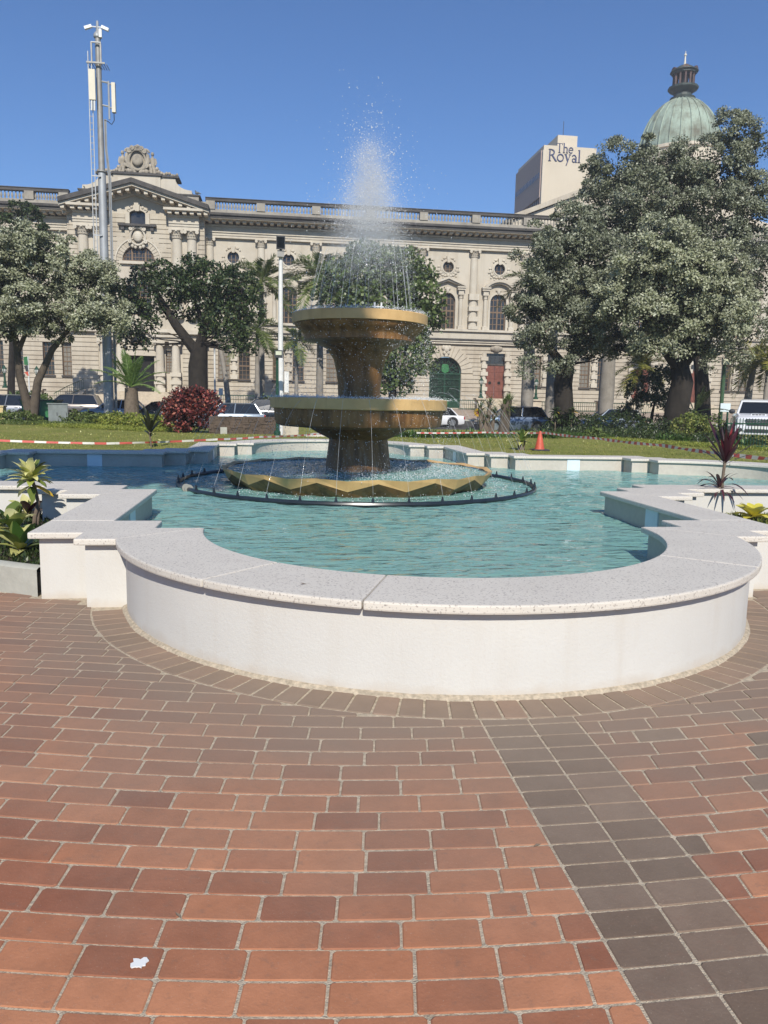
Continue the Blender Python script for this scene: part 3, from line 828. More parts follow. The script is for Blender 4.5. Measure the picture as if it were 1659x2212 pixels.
# black ring pipe floating in the pool with its jets
rp = thing('ring_pipe', 'black ring pipe with small jet nozzles floating round the zigzag basin', 'pipe')
RP, ZP = 2.73, 0.262
b = MB(); pts = [(RP*math.cos(2*pi*i/96), RP*math.sin(2*pi*i/96), ZP) for i in range(97)]
b.tube(pts, 0.034, 8, False); b.build('pipe', 'black_pipe', rp, smooth=True)
NJ = 38
nz_me = None
jets = []
for i in range(NJ):
    a = 2*pi*i/NJ + 0.05
    if nz_me is None:
        q = MB(); q.lathe([(0.026, 0.0), (0.018, 0.025), (0.010, 0.06), (0.008, 0.072)], 8, cap=True); nz_me = q.mesh('nozzle', 'black_pipe', True)
    part_copy(nz_me, 'nozzle', rp, (RP*math.cos(a), RP*math.sin(a), ZP + 0.02)); jets.append(a)
a = math.atan2(-1.15, -2.48)
q = MB()
for dr in (-0.02, 0.02): q.tube([(RP*math.cos(a+dr-0.004), RP*math.sin(a+dr-0.004), ZP+0.01), (RP*math.cos(a+dr+0.004), RP*math.sin(a+dr+0.004), ZP+0.01)], 0.06, 14)
q.build('flange', 'grey_clamp', rp)
# ---- water in the air
def octa(P, R):
    P = np.asarray(P, float); R = np.asarray(R, float)[:, None]
    n = len(P); D = np.array([(1,0,0),(-1,0,0),(0,1,0),(0,-1,0),(0,0,1.25),(0,0,-1.25)])
    V = (P[:, None, :] + D[None] * R[:, None, :]).reshape(-1, 3)
    T = np.array([(0,2,4),(2,1,4),(1,3,4),(3,0,4),(2,0,5),(1,2,5),(3,1,5),(0,3,5)])
    F = (np.arange(n)[:, None, None]*6 + T[None]).reshape(-1, 3)
    return V, F
def drops(name, P, R, mat):
    V, F = octa(P, R); return tag(obj(name, raw_mesh(name, V, F, mat, 3)), kind='stuff')
G = 9.81
def plume(n, r0, zbase, hm, hs, spread, drift):
    a = rng.uniform(0, 2*pi, n); h = np.clip(rng.normal(hm, hs, n), 0.35, 3.4)
    v0 = np.sqrt(2*G*h); ta = v0/G
    t = ta * rng.beta(2.0, 1.6, n) * 1.85
    vx = (r0 * (0.92 + 0.05*rng.normal(size=n))) / ta
    r = r0 - vx*t
    z = zbase + v0*t - 0.5*G*t*t
    jt = spread * (0.25 + (t/ta)**1.7)
    x = r*np.cos(a) + rng.normal(size=n)*jt + drift*t; y = r*np.sin(a) + rng.normal(size=n)*jt
    k = z > zbase - 0.1
    return np.c_[x, y, z][k]
CX0 = 0.11
P = plume(70000, 0.80, 2.82, 1.80, 0.42, 0.10, 0.0)
zz = np.clip(rng.normal(4.38, 0.46, 62000), 3.0, 5.22 + 0.1*rng.normal(size=62000))
sg = np.interp(zz, [3.0, 3.7, 4.2, 4.7, 5.2, 5.6], [0.46, 0.34, 0.22, 0.145, 0.11, 0.14])
P2 = np.c_[CX0 + rng.normal(size=len(zz))*sg, rng.normal(size=len(zz))*sg, zz]
ci = rng.integers(0, len(P2), 1500); pick = rng.choice(ci, 26000); P2[:26000] = P2[pick] + rng.normal(size=(26000, 3))*np.array([0.028, 0.028, 0.06])
P2[:, 0] += 0.05*np.sin(zz*7) + 0.04*np.sin(zz*17 + 1)
P = np.r_[P + np.array([CX0, 0, 0]), P2]
drops('fine_spray', P, rng.uniform(0.0011, 0.0030, len(P)), 'mist')
P = plume(1500, 0.78, 2.82, 2.12, 0.55, 0.19, 0.02); drops('spray_drops', P + np.array([CX0, 0, 0]), np.abs(rng.normal(0.0038, 0.002, len(P))) + 0.0018, 'droplet')
def curtain(n, r, z0, z1, j=0.02):
    a = rng.uniform(0, 2*pi, n); u = rng.beta(1.0, 1.1, n); z = z0 + (z1-z0)*u
    rr = r + 0.05*np.sqrt(u) + rng.normal(size=n)*(j + 0.05*u)
    return np.c_[rr*np.cos(a), rr*np.sin(a), z]
P = np.r_[curtain(2600, 1.035, 2.66, 1.56), curtain(1900, 1.37, 1.42, 0.45, 0.03), curtain(600, 0.9, 2.4, 1.5, 0.1), curtain(900, 1.0, 1.1, 0.4, 0.3)]
drops('falling_drops', P, np.abs(rng.normal(0.0022, 0.0016, len(P))) + 0.0012, 'droplet')
def splash(n, r, s, z, h):
    a = rng.uniform(0, 2*pi, n); rr = r + rng.normal(size=n)*s
    return np.c_[rr*np.cos(a), rr*np.sin(a), z + np.abs(rng.normal(size=n))*h]
P = np.r_[splash(6500, 1.12, 0.18, 1.54, 0.022), splash(3500, 0.93, 0.06, 2.80, 0.03), splash(4200, 1.42, 0.22, 0.455, 0.03), splash(1300, 0.65, 0.12, 0.455, 0.03), splash(900, 2.25, 0.12, 0.25, 0.03)]
drops('splash_drops', P, np.abs(rng.normal(0.0026, 0.0015, len(P))) + 0.0013, 'droplet')
P = np.r_[curtain(9000, 1.08, 2.5, 1.6, 0.10), splash(8000, 1.4, 0.3, 0.5, 0.16)]
drops('fine_spray', P, rng.uniform(0.001, 0.002, len(P)), 'mist')
# thin jets from the ring pipe: each one a stream of its own
def stream(label, pts, r, group, rand=0.5):
    b = MB(); pts = [Vector(p) for p in pts]; i = 0
    while i < len(pts) - 1:
        k = min(len(pts) - 1, i + random.randint(2, 5))
        b.tube(pts[i:k+1], [r * random.uniform(0.6, 1.2) for _ in range(k+1-i)], 5)
        i = k + (1 if random.random() < rand * i / len(pts) else 0)
    o = b.build('water_jet', 'jet_water', smooth=2)
    return tag(o, label, 'water jet', group)
for i, a in enumerate(jets):
    pts = []
    h = random.uniform(1.15, 1.4); tt = 1.62; reach = 1.45 + random.uniform(-0.1, 0.1)
    for k in range(27):
        t = k/26*1.0
        zz = ZP + 0.11 + h*(1-(1-t*1.5)**2) if t < 1 else 0
        r = RP - reach*t
        pts.append((r*math.cos(a), r*math.sin(a), zz))
    stream('thin arching water jet from the black ring pipe towards the lower bowl', pts[:random.randint(13, 20)], 0.0021, 'jets of the ring pipe', 0.0)
for i in range(20):
    a = 2*pi*i/20 + random.uniform(-0.1, 0.1); pts = []
    h = 1.5 + random.uniform(-0.25, 0.2); tm = random.uniform(0.25, 0.5)
    for k in range(18):
        t = k/17*tm
        r = 0.79*(1 - 0.62*t); pts.append((r*math.cos(a)+CX0*t, r*math.sin(a), 2.84 + h*(1-(1-t)**2)))
    stream('steep water jet from the nozzle ring in the upper bowl', pts, random.uniform(0.002, 0.0045), 'jets of the upper bowl', 0.0)
# ------------------------------------------------------------------ the long stone building
WF = 68.0
bld = thing('civic_building', 'long two storey cream stone civic building with pilasters, arched windows and roof balustrade', 'building', loc=(0, WF, 0))
def B(): return MB()
def wall_grid(b, x0, x1, z0, z1, holes, y, depth=0.35):
    """front wall face with rectangular holes, each with its reveals"""
    xs = sorted({x0, x1, *[h[0] for h in holes], *[h[1] for h in holes]}); zs = sorted({z0, z1, *[h[2] for h in holes], *[h[3] for h in holes]})
    for i in range(len(xs)-1):
        for j in range(len(zs)-1):
            cx, cz = (xs[i]+xs[i+1])/2, (zs[j]+zs[j+1])/2
            if any(h[0] < cx < h[1] and h[2] < cz < h[3] for h in holes): continue
            b.add([(xs[i], y, zs[j]), (xs[i+1], y, zs[j]), (xs[i+1], y, zs[j+1]), (xs[i], y, zs[j+1])], [(0, 1, 2, 3)])
    for h in holes:
        a, c, d, e = h
        b.add([(a, y, d), (c, y, d), (c, y, e), (a, y, e), (a, y+depth, d), (c, y+depth, d), (c, y+depth, e), (a, y+depth, e)],
              [(0, 4, 5, 1), (1, 5, 6, 2), (2, 6, 7, 3), (3, 7, 4, 0)])
def spandrel(b, cx, zs, r, zt, y, depth=0.35, seg=14):
    """fills the corners above a round arch: hole top becomes a half circle"""
    for sx in (-1, 1):
        P = [(cx + sx*r, zt)] + [(cx + sx*r*math.cos(pi/2*i/seg), zs + r*math.sin(pi/2*i/seg)) for i in range(seg+1)] + [(cx, zt)]
        k = len(b.v); n = len(P)
        b.add([(x, y, z) for x, z in P] + [(x, y+depth, z) for x, z in P], [tuple(range(n))] + [(i, i+1, i+1+n, i+n) for i in range(1, n-2)])
def window_arched(cx, z0, zs, r, y, mat='glass_dark', nx=4, nz_=6, lower_bright=False):
    P = [(cx - r, z0), (cx + r, z0)] + [(cx + r*math.cos(pi*i/14), zs + r*math.sin(pi*i/14)) for i in range(15)]
    b = B(); b.prism_y(P, y+0.28, y+0.33); w = b.build('window', mat, bld)
    f = B(); t = 0.045
    for i in range(1, nx): 
        x = cx - r + 2*r*i/nx; zt = zs + math.sqrt(max(0, r*r-(x-cx)**2))
        f.box(x-t*(1.6 if i == nx/2 else 0.8), x+t*(1.6 if i == nx/2 else 0.8), y+0.235, y+0.279, z0, zt-0.02)
    H = zs + r - z0
    for j in range(nz_):
        z = z0 + H*j/nz_ + 0.03; hw = r if z < zs else math.sqrt(max(0.01, r*r-(z-zs)**2))
        tt = t*(1.7 if j in (0, nz_//2) else 0.7); f.box(cx-hw+0.01, cx+hw-0.01, y+0.24, y+0.278, z-tt, z+tt)
    f.ring_y(cx, zs, r-0.09, r-0.002, y+0.22, y+0.277, 0, pi, 16)
    f.box(cx-r+0.002, cx-r+0.09, y+0.222, y+0.276, z0, zs); f.box(cx+r-0.09, cx+r-0.002, y+0.222, y+0.276, z0, zs)
    f.build('window_frame', 'window_bar', w); return w
def window_rect(x0, x1, z0, z1, y, nx=3, nz_=7):
    b = B(); b.box(x0, x1, y+0.3, y+0.34, z0, z1); w = b.build('window', random.choice(['glass_dark', 'glass_dark', 'glass_brown', 'glass_blind']), bld)
    f = B()
    for i in range(nx+1):
        x = x0 + (x1-x0)*i/nx; t = 0.05 if i in (0, nx) else 0.022
        f.box(max(x-t, x0+0.002), min(x+t, x1-0.002), y+0.25, y+0.299, z0+0.01, z1-0.01)
    for j in range(nz_+1):
        z = z0 + (z1-z0)*j/nz_; t = 0.06 if j in (0, nz_//2, nz_) else 0.022
        f.box(x0+0.06, x1-0.06, y+0.255, y+0.297, max(z-t, z0+0.003), min(z+t, z1-0.003))
    f.build('window_frame', 'window_bar', w); return w
XL, XR = -46.0, 61.0
PITCH_B = 5.413
PIL = [-3.02 + PITCH_B*k for k in range(0, 12)]
BAYS = [-5.73 + PITCH_B*k for k in range(0, 13)]
LPIL = [-24.6 - PITCH_B*k for k in range(0, 4)]
LBAYS = [-27.3 - PITCH_B*k for k in range(0, 4)]
PX0, PX1, WP = -21.0, -8.35, -1.4                  # the entrance pavilion stands 1.4 m proud
# ---- upper storey
for part, (xa, xb, bays) in (('right', (PX1, XR, BAYS)), ('left', (XL, PX0, LBAYS))):
    holes = []
    for cx in bays:
        if xa < cx-0.9 and cx+0.9 < xb: holes += [(cx-0.85, cx+0.85, 9.09, 12.77), (cx-0.57, cx+0.57, 14.73, 15.87)]
    b = B(); wall_grid(b, xa, xb, 8.0, 18.6, holes, 0.0)
    for h in holes[::2]: spandrel(b, (h[0]+h[1])/2, 11.92, 0.85, 12.77, -0.0005)
    for h in holes[1::2]:
        cx = (h[0]+h[1])/2
        spandrel(b, cx, 15.3, 0.57, 15.87, -0.0005)
        k = len(b.v); spandrel(b, cx, 15.3, 0.57, 15.87, -0.0005)
        for i in range(k, len(b.v)): x, y, z = b.v[i]; b.v[i] = (x, y, 30.6 - z)
    b.build('upper_wall', 'cream_stone', bld)
allbays = [(c, i) for i, c in enumerate(BAYS)] + [(c, i+1) for i, c in enumerate(LBAYS)]
# shared meshes: pilaster with capital
def capital_mesh(r, h, name):
    b = B()
    b.lathe([(r*0.98, 0), (r*1.06, 0.03*h), (r*0.96, 0.06*h), (r*0.98, 0.35*h), (r*1.12, 0.62*h), (r*1.4, 0.86*h)], 14)
    b.box(-r*1.42, r*1.42, -r*1.42, r*1.1, 0.86*h, h)
    for q in range(9):                                     # acanthus leaves, two rows
        for row, (zz, rr, hh) in enumerate(((0.06, 1.0, 0.3), (0.33, 1.04, 0.3))):
            a = pi + pi*(q + 0.5*row)/8.0
            x, y = rr*r*math.cos(a), rr*r*math.sin(a); t = Vector((-math.sin(a), math.cos(a), 0))*r*0.17; o = Vector((math.cos(a), math.sin(a), 0))
            p0 = Vector((x, y, zz*h)); p1 = p0 + Vector((0, 0, hh*h*0.8)) + o*r*0.12; p2 = p0 + Vector((0, 0, hh*h*0.85)) + o*r*0.34
            b.add([p0-t, p0+t, p1+t, p1-t, p2], [(0, 1, 2, 3), (3, 2, 4)])
    for sx in (-1, 1):                                     # volutes
        b.ring_y(sx*r*1.12, 0.72*h, 0.02, r*0.34, -r*1.46, -r*1.05, seg=12)
    b.ring_y(0, 0.86*h, 0.01, r*0.2, -r*1.5, -r*1.3, seg=10)
    return b.mesh(name, 'cream_trim')
cap_me = capital_mesh(0.40, 0.72, 'capital')
b = B(); b.lathe([(0.36, 16.34), (0.385, 15.5), (0.40, 13.8), (0.405, 12.70)], 16)
shaft_me = b.mesh('pilaster', 'cream_trim', True)
b = B()
for z0, z1 in ((12.05, 12.67), (10.95, 11.42), (9.90, 10.37), (9.09, 9.42)): b.box(-0.52, 0.52, -0.60, 0.0, z0, z1)
b.lathe([(0.46, 9.42), (0.46, 12.05)], 16); base_me = b.mesh('pedestal', 'cream_trim')
for x in PIL + LPIL + [PX1 + 0.35]:
    p = part_copy(shaft_me, 'pilaster', bld, (x, 0, 0)); 
    p.matrix_parent_inverse = Matrix.Identity(4)
    c = part_copy(cap_me, 'capital', p, (0, 0, 16.32)); d = part_copy(base_me, 'pedestal', p)
# ---- windows with their frames of stone
def aedicule(cx, seg):
    a = B()
    for sx in (-1, 1):
        x = cx + sx*1.40
        a.box(x-0.30, x+0.30, -0.42, 0.0, 9.10, 9.42)
        a.lathe([(0.23, 9.42), (0.21, 9.5), (0.205, 11.2), (0.185, 12.15), (0.24, 12.22), (0.19, 12.26), (0.20, 12.4), (0.29, 12.55)], 12, (x, -0.16, 0))
        a.box(x-0.30, x+0.30, -0.46, 0.0, 12.55, 12.72); a.box(x-0.27, x+0.27, -0.42, 0.0, 12.72, 13.02)
        a.box(x-0.40, x+0.40, -0.56, 0.0, 13.02, 13.22); a.box(x-0.46, x+0.46, -0.66, 0.0, 13.22, 13.36)
    a.ring_y(cx, 11.92, 0.852, 1.06, -0.12, 0.0, 0, pi, 18); a.box(cx-1.06, cx-0.852, -0.118, 0.0, 9.10, 11.92); a.box(cx+0.852, cx+1.06, -0.118, 0.0, 9.10, 11.92)
    if seg:
        a.ring_y(cx, 12.15, 1.78, 2.02, -0.62, 0.0, math.radians(38), math.radians(142), 18); a.ring_y(cx, 12.15, 1.62, 1.78, -0.42, 0.0, math.radians(40), math.radians(140), 18)
    else:
        for sx in (-1, 1):
            P = [(cx+sx*1.86, 13.36), (cx+sx*1.86, 13.52), (cx, 14.30), (cx, 14.08)]; Q_ = [(cx+sx*1.70, 13.30), (cx+sx*1.70, 13.42), (cx, 14.07), (cx, 13.90)]
            a.prism_y(P if sx > 0 else P[::-1], -0.62, 0.0); a.prism_y(Q_ if sx > 0 else Q_[::-1], -0.42, -0.002)
    a.ball((cx, -0.16, 13.0), 0.2, 8, 6, (0.9, 0.7, 1.6)); 
    for sx in (-1, 1): a.ball((cx+sx*0.2, -0.1, 13.15), 0.12, 6, 4); a.ball((cx+sx*0.12, -0.1, 12.75), 0.09, 6, 4)
    o = a.build('window_surround', 'cream_trim', bld)
    # the round window's wreath
    a = B(); a.ring_y(cx, 15.3, 0.571, 0.70, -0.16, 0.0, 0, 2*pi, 24); a.ring_y(cx, 15.3, 0.70, 0.82, -0.09, 0.0, 0, 2*pi, 24)
    a.prism_y([(cx-0.13, 15.72), (cx+0.13, 15.72), (cx+0.2, 16.35), (cx-0.2, 16.35)], -0.28, 0.0)
    for sx in (-1, 1):
        for (dx, dz, r, sc) in ((0.42, 16.18, 0.15, (1.3, .6, .8)), (0.62, 16.0, 0.12, (1, .6, 1)), (0.98, 15.32, 0.14, (1.2, .6, .8)), (0.95, 15.02, 0.17, (1, .6, 1.1)), (1.12, 14.92, 0.1, (1, .7, 1)),
                                (0.78, 14.72, 0.16, (1.1, .6, .9)), (0.55, 14.52, 0.15, (1.2, .6, .8)), (0.86, 14.42, 0.10, (1, .7, 1)), (0.30, 14.44, 0.13, (1.2, .6, .8)), (0.5, 14.25, 0.08, (1, .7, 1))):
            a.ball((cx+sx*dx, -0.06, dz), r, 7, 5, sc)
        a.tube([(cx+sx*(0.95+0.2*math.cos(t)*(1-t/9)), -0.08, 14.95+0.2*math.sin(t)*(1-t/9)) for t in np.linspace(0, 7, 16)], 0.035, 5)
    a.ball((cx, -0.08, 14.5), 0.17, 8, 6, (1, .7, 1)); a.build('round_window_wreath', 'cream_trim', bld)
for cx, i in allbays:
    if not (PX1 < cx or cx < PX0): continue
    aedicule(cx, i % 2 == 1)
    window_arched(cx, 9.10, 11.92, 0.85, 0.0, random.choice(['glass_dark', 'glass_dark', 'glass_brown']))
    b = B(); b.prism_y([(cx+0.6*math.cos(2*pi*k/20), 15.3+0.6*math.sin(2*pi*k/20)) for k in range(20)], 0.26, 0.31)
    w = b.build('round_window', 'glass_brown' if abs(cx-15.9) < 0.5 else 'glass_dark', bld)
    f = B()
    for q in (-0.2, 0.2): f.box(cx+q-0.025, cx+q+0.025, 0.22, 0.258, 14.72, 15.88); f.box(cx-0.56, cx+0.56, 0.225, 0.255, 15.3+q-0.022, 15.3+q+0.022)
    f.build('window_frame', 'window_bar', w)
# ---- string courses and entablature
def course(name, mat, xa, xb, y0, z0, z1, ya=0.0):
    b = B(); b.box(xa, xb, ya+y0, ya+0.05, z0, z1); return b.build(name, mat, bld)
for xa, xb in ((PX1, XR), (XL, PX0)):
    course('sill_course', 'cream_trim', xa, xb, -0.55, 8.86, 9.09); course('plain_band', 'cream_stone', xa, xb, -0.30, 8.12, 8.86)
    course('string_course', 'dark_stone' , xa, xb, -0.62, 7.98, 8.12); course('string_mould', 'cream_trim', xa, xb, -0.50, 7.80, 7.979); course('string_mould', 'cream_trim', xa, xb, -0.36, 7.58, 7.80)
    course('architrave', 'cream_trim', xa, xb, -0.34, 17.05, 17.28); course('architrave', 'cream_trim', xa, xb, -0.40, 17.281, 17.52); course('architrave_cap', 'cream_trim', xa, xb, -0.50, 17.521, 17.62)
    course('frieze', 'cream_stone', xa, xb, -0.32, 17.62, 18.10); course('bed_mould', 'cream_trim', xa, xb, -0.46, 18.10, 18.26)
    course('corona', 'dark_stone', xa, xb, -1.72, 18.62, 18.86); course('gutter', 'dark_stone', xa, xb, -1.88, 18.861, 19.08); course('soffit', 'cream_trim', xa, xb, -1.66, 18.56, 18.619)
    b = B(); x = xa + 0.3
    while x < xb: b.box(x, x+0.36, -1.30, -0.3, 18.34, 18.559); x += 0.66
    tag(b.build('modillions', 'cream_trim', bld), kind='stuff')
    b = B(); b.box(xa, xb, -0.25, 0.3, 19.0801, 19.72); b.build('parapet_base', 'parapet_stone', bld)
    b = B(); b.box(xa, xb, -0.30, 0.20, 20.48, 20.74); b.box(xa, xb, -0.36, 0.26, 20.741, 20.80); b.build('parapet_rail', 'dark_stone', bld)
q = B(); q.lathe([(0.10, 0), (0.10, 0.06), (0.055, 0.1), (0.115, 0.30), (0.10, 0.42), (0.05, 0.60), (0.06, 0.68), (0.10, 0.70), (0.10, 0.76)], 8); bal_me = q.mesh('baluster', 'parapet_stone', True)
b = B(); b.box(-0.42, 0.42, -0.34, 0.24, 0, 0.76); pier_me = b.mesh('parapet_pier', 'parapet_stone')
piers = [PX1 + 0.5] + PIL + [PIL[-1] + PITCH_B]
nb = 0; rest = B()
def balus(x):
    global nb
    if nb < 290:
        o = part_copy(bal_me, 'baluster', bld, (x, -0.05, 19.72)); o.matrix_parent_inverse = Matrix.Identity(4); nb += 1
    else: rest.box(x-0.08, x+0.08, -0.13, 0.03, 19.72, 20.48)
for i, x in enumerate(piers):
    o = part_copy(pier_me, 'parapet_pier', bld, (x, 0, 19.72)); o.matrix_parent_inverse = Matrix.Identity(4)
    if i:
        n = 14
        for k in range(n): balus(piers[i-1] + 0.42 + (x - piers[i-1] - 0.84) * (k + 0.5) / n)
lp = [PX0 - 0.5] + LPIL
for i, x in enumerate(lp):
    o = part_copy(pier_me, 'parapet_pier', bld, (x, 0, 19.72)); o.matrix_parent_inverse = Matrix.Identity(4)
    if i:
        n = 9 if i == 1 else 14
        for k in range(n): balus(lp[i-1] - 0.42 + (x - lp[i-1] + 0.84) * (k + 0.5) / n)
if rest.v: tag(rest.build('far_balusters', 'parapet_stone', bld), kind='stuff')
b = B(); b.box(XL, XR, 0.3, 14, 17.5, 19.3); b.build('roof', 'dark_stone', bld)
# ---- ground storey: courses of stone with open joints, openings between
GZ0, GZ1, NC = 1.0, 7.45, 15
open_g = []                                         # x0, x1, z0, z1, kind
def pair(cx, d=1.0, w=0.56, z0=3.45, z1=6.6):
    open_g.append((cx-d-w, cx-d+w, z0, z1, 'win')); open_g.append((cx+d-w, cx+d+w, z0, z1, 'win'))
for i, cx in enumerate(BAYS):
    k = {4: 'gate', 5: 'door', 8: 'door', 9: None}.get(i, 'pair')
    if k == 'pair': pair(cx)
    elif k == 'gate': open_g.append((cx-1.68+0.05, cx+1.68+0.05, 1.0, 6.28, 'gate'))
    elif k == 'door': open_g.append((cx-1.0, cx+1.0, 2.08, 6.75, 'door'))
open_g.append((43.0, 45.0, 2.08, 6.75, 'door'))
for cx in LBAYS: pair(cx, 0.9)
pair(-22.6, 0.9, 0.52)
open_g.sort()
hs = (GZ1 - GZ0) / NC
for xa, xb in ((PX1, XR), (XL, PX0)):
    b = B(); wall_grid(b, xa, xb, 0.0, 8.0, [o[:4] for o in open_g if xa < o[0] and o[1] < xb], 0.0, 0.4)
    for o in open_g:
        if o[4] == 'gate' and xa < o[0] < xb: spandrel(b, (o[0]+o[1])/2, o[3]-1.68, 1.68, o[3], -0.0005, 0.4, 18)
    b.build('ground_wall', 'rust_stone', bld)
far_c = B()
edges_ = [PX1] + [x + 2.7 for x in BAYS[:-1]] + [XR]
GATEX = BAYS[4] + 0.05
for i in range(len(edges_) - 1):
    for j in range(NC):
        z0 = GZ0 + hs*j + 0.03; z1 = GZ0 + hs*(j+1) - 0.03
        runs = [(edges_[i] + 0.0, edges_[i+1])]
        for o in open_g:
            pad = 0.02
            a, c = o[0]-pad, o[1]+pad
            if o[4] == 'gate':
                zc = o[3]-1.68; zz = z1
                if zz > zc: 
                    rr = 2.95; a = c = None
                    if zz < zc + rr: hw = math.sqrt(rr*rr - (zz-zc)**2); a, c = GATEX-hw, GATEX+hw
                    if a is None: continue
                else: pass
            elif not (z0 < o[3] and z1 > o[2]): continue
            runs = [s for r in runs for s in (((r[0], min(r[1], a)), (max(r[0], c), r[1])) if a < r[1] and c > r[0] else (r,)) if s[1] - s[0] > 0.05]
        if not runs: continue
        for r in runs:
            if r[0] > 33 or (r[1]-r[0] < 0.6) or z0 < 1.3 or (-1.5 < r[0] < 12 and z0 < 3.2): far_c.box(r[0], r[1], -0.085, 0.02, z0, z1)
            else: b = B(); b.box(r[0], r[1], -0.085, 0.02, z0, z1); b.build('stone_course', 'rust_stone', bld)
tag(far_c.build('far_stone_courses', 'rust_stone', bld), kind='stuff')
b = B()
for j in range(NC):
    x = XL
    for o in [q for q in open_g if q[1] < PX0] + [(PX0, PX0, 0, 0, '')]:
        z0 = GZ0 + hs*j + 0.03; z1 = z0 + hs - 0.06
        if o[4] and not (z0 < o[3] and z1 > o[2]): continue
        if o[0] - x > 0.05: b.box(x, o[0], -0.085, 0.02, z0, z1)
        x = max(x, o[1])
tag(b.build('wing_courses', 'rust_stone', bld), kind='stuff')
course('plinth', 'rust_stone', PX1, XR, -0.2, 0.0, 0.999); course('plinth', 'rust_stone', XL, PX0, -0.2, 0.0, 0.999)
for o in open_g:
    if o[4] == 'win':
        window_rect(o[0], o[1], o[2], o[3], 0.05)
        b = B(); b.box(o[0]-0.1, o[1]+0.1, -0.22, 0.1, o[2]-0.16, o[2]-0.002); b.build('window_sill', 'dark_stone', bld)
for i, cx in enumerate(BAYS):                       # banded half columns between paired windows
    if i in (4, 5, 8): continue
    b = B(); b.lathe([(0.26, 3.4), (0.24, 6.5)], 12, (cx, -0.02, 0))
    for z in (3.45, 4.35, 5.25, 6.15): b.box(cx-0.34, cx+0.34, -0.36, 0.0, z, z+0.42)
    b.build('banded_column', 'cream_trim', bld)
# gate: voussoirs, keystone, ironwork
zc = 6.28 - 1.68
for k in range(15):
    a0, a1 = pi*k/15 + 0.012, pi*(k+1)/15 - 0.012
    b = B(); P = []
    for r, aa in ((1.70, a0), (2.92, a0), (2.92, a1), (1.70, a1)):
        P.append((GATEX + r*math.cos(aa), zc + min(r*math.sin(aa), 2.82)))
    b.prism_y(P, -0.11 - (0.14 if k == 7 else 0), 0.02); b.build('voussoir', 'rust_stone', bld)
a = B()
for (dx, dz, r) in ((0, 7.05, 0.32), (-0.32, 7.2, 0.2), (0.32, 7.2, 0.2), (-0.2, 6.7, 0.17), (0.2, 6.7, 0.17)): a.ball((GATEX+dx, -0.22, dz), r, 8, 6, (1, 0.8, 1.2))
a.build('keystone_carving', 'cream_trim', bld)
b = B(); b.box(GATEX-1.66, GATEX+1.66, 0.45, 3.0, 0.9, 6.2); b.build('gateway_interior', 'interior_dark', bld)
gate = thing('iron_gate', 'dark green wrought iron double gate filling the big stone arch', 'gate', loc=(GATEX, WF + 0.25, 1.0))
for k in range(25):
    x = -1.62 + 3.24*k/24
    top = 3.55
    q = B(); t = 0.05 if k in (0, 12, 24) else 0.024
    q.box(x-t, x+t, -t, t, 0.02, top); q.build('bar', 'green_iron', gate)
for z, t in ((0.08, 0.05), (0.95, 0.05), (1.25, 0.03), (2.2, 0.03), (3.0, 0.04), (3.55, 0.07)):
    q = B(); q.box(-1.64, 1.64, -0.055, 0.055, z-t, z+t); q.build('rail', 'green_iron', gate)
for sx in (-1, 1):
    q = B(); q.box(sx*0.86-0.7, sx*0.86+0.7, 0.03, 0.05, 0.1, 0.9); q.build('kick_panel', 'green_iron', gate)
    for z in (1.7, 2.6): 
        q = B(); q.ring_y(sx*0.52, z, 0.14, 0.19, -0.06, 0.06, seg=14); q.build('scroll', 'green_iron', gate)
q = B()
for sx in (-1, 1):
    for (x, z, r) in ((0.75, 3.95, 0.3), (1.15, 3.85, 0.2), (0.95, 4.35, 0.18), (0.35, 4.75, 0.14)):
        q.ring_y(sx*x, z, r*0.72, r, -0.04, 0.04, seg=14)
q.ring_y(0, 3.6, 1.54, 1.62, -0.05, 0.05, 0, pi, 24)
for k in range(1, 12):
    a_ = pi*k/12; q.tube([(0.65*math.cos(a_), 0, 3.6+0.65*math.sin(a_)), (1.56*math.cos(a_), 0, 3.6+1.56*math.sin(a_))], 0.02, 5)
q.build('overthrow', 'green_iron', gate)
q = B(); q.prism_y([(-0.36, 3.75), (-0.12, 3.66), (0, 3.58), (0.12, 3.66), (0.36, 3.75), (0.4, 4.1), (0.34, 4.45), (0.15, 4.55), (0, 4.5), (-0.15, 4.55), (-0.34, 4.45), (-0.4, 4.1)], -0.1, -0.05); q.build('shield', 'green_bright', gate)
q = B(); q.box(-0.45, 0.45, -0.09, -0.06, 0.35, 0.85); q.build('lock_plate', 'green_bright', gate)
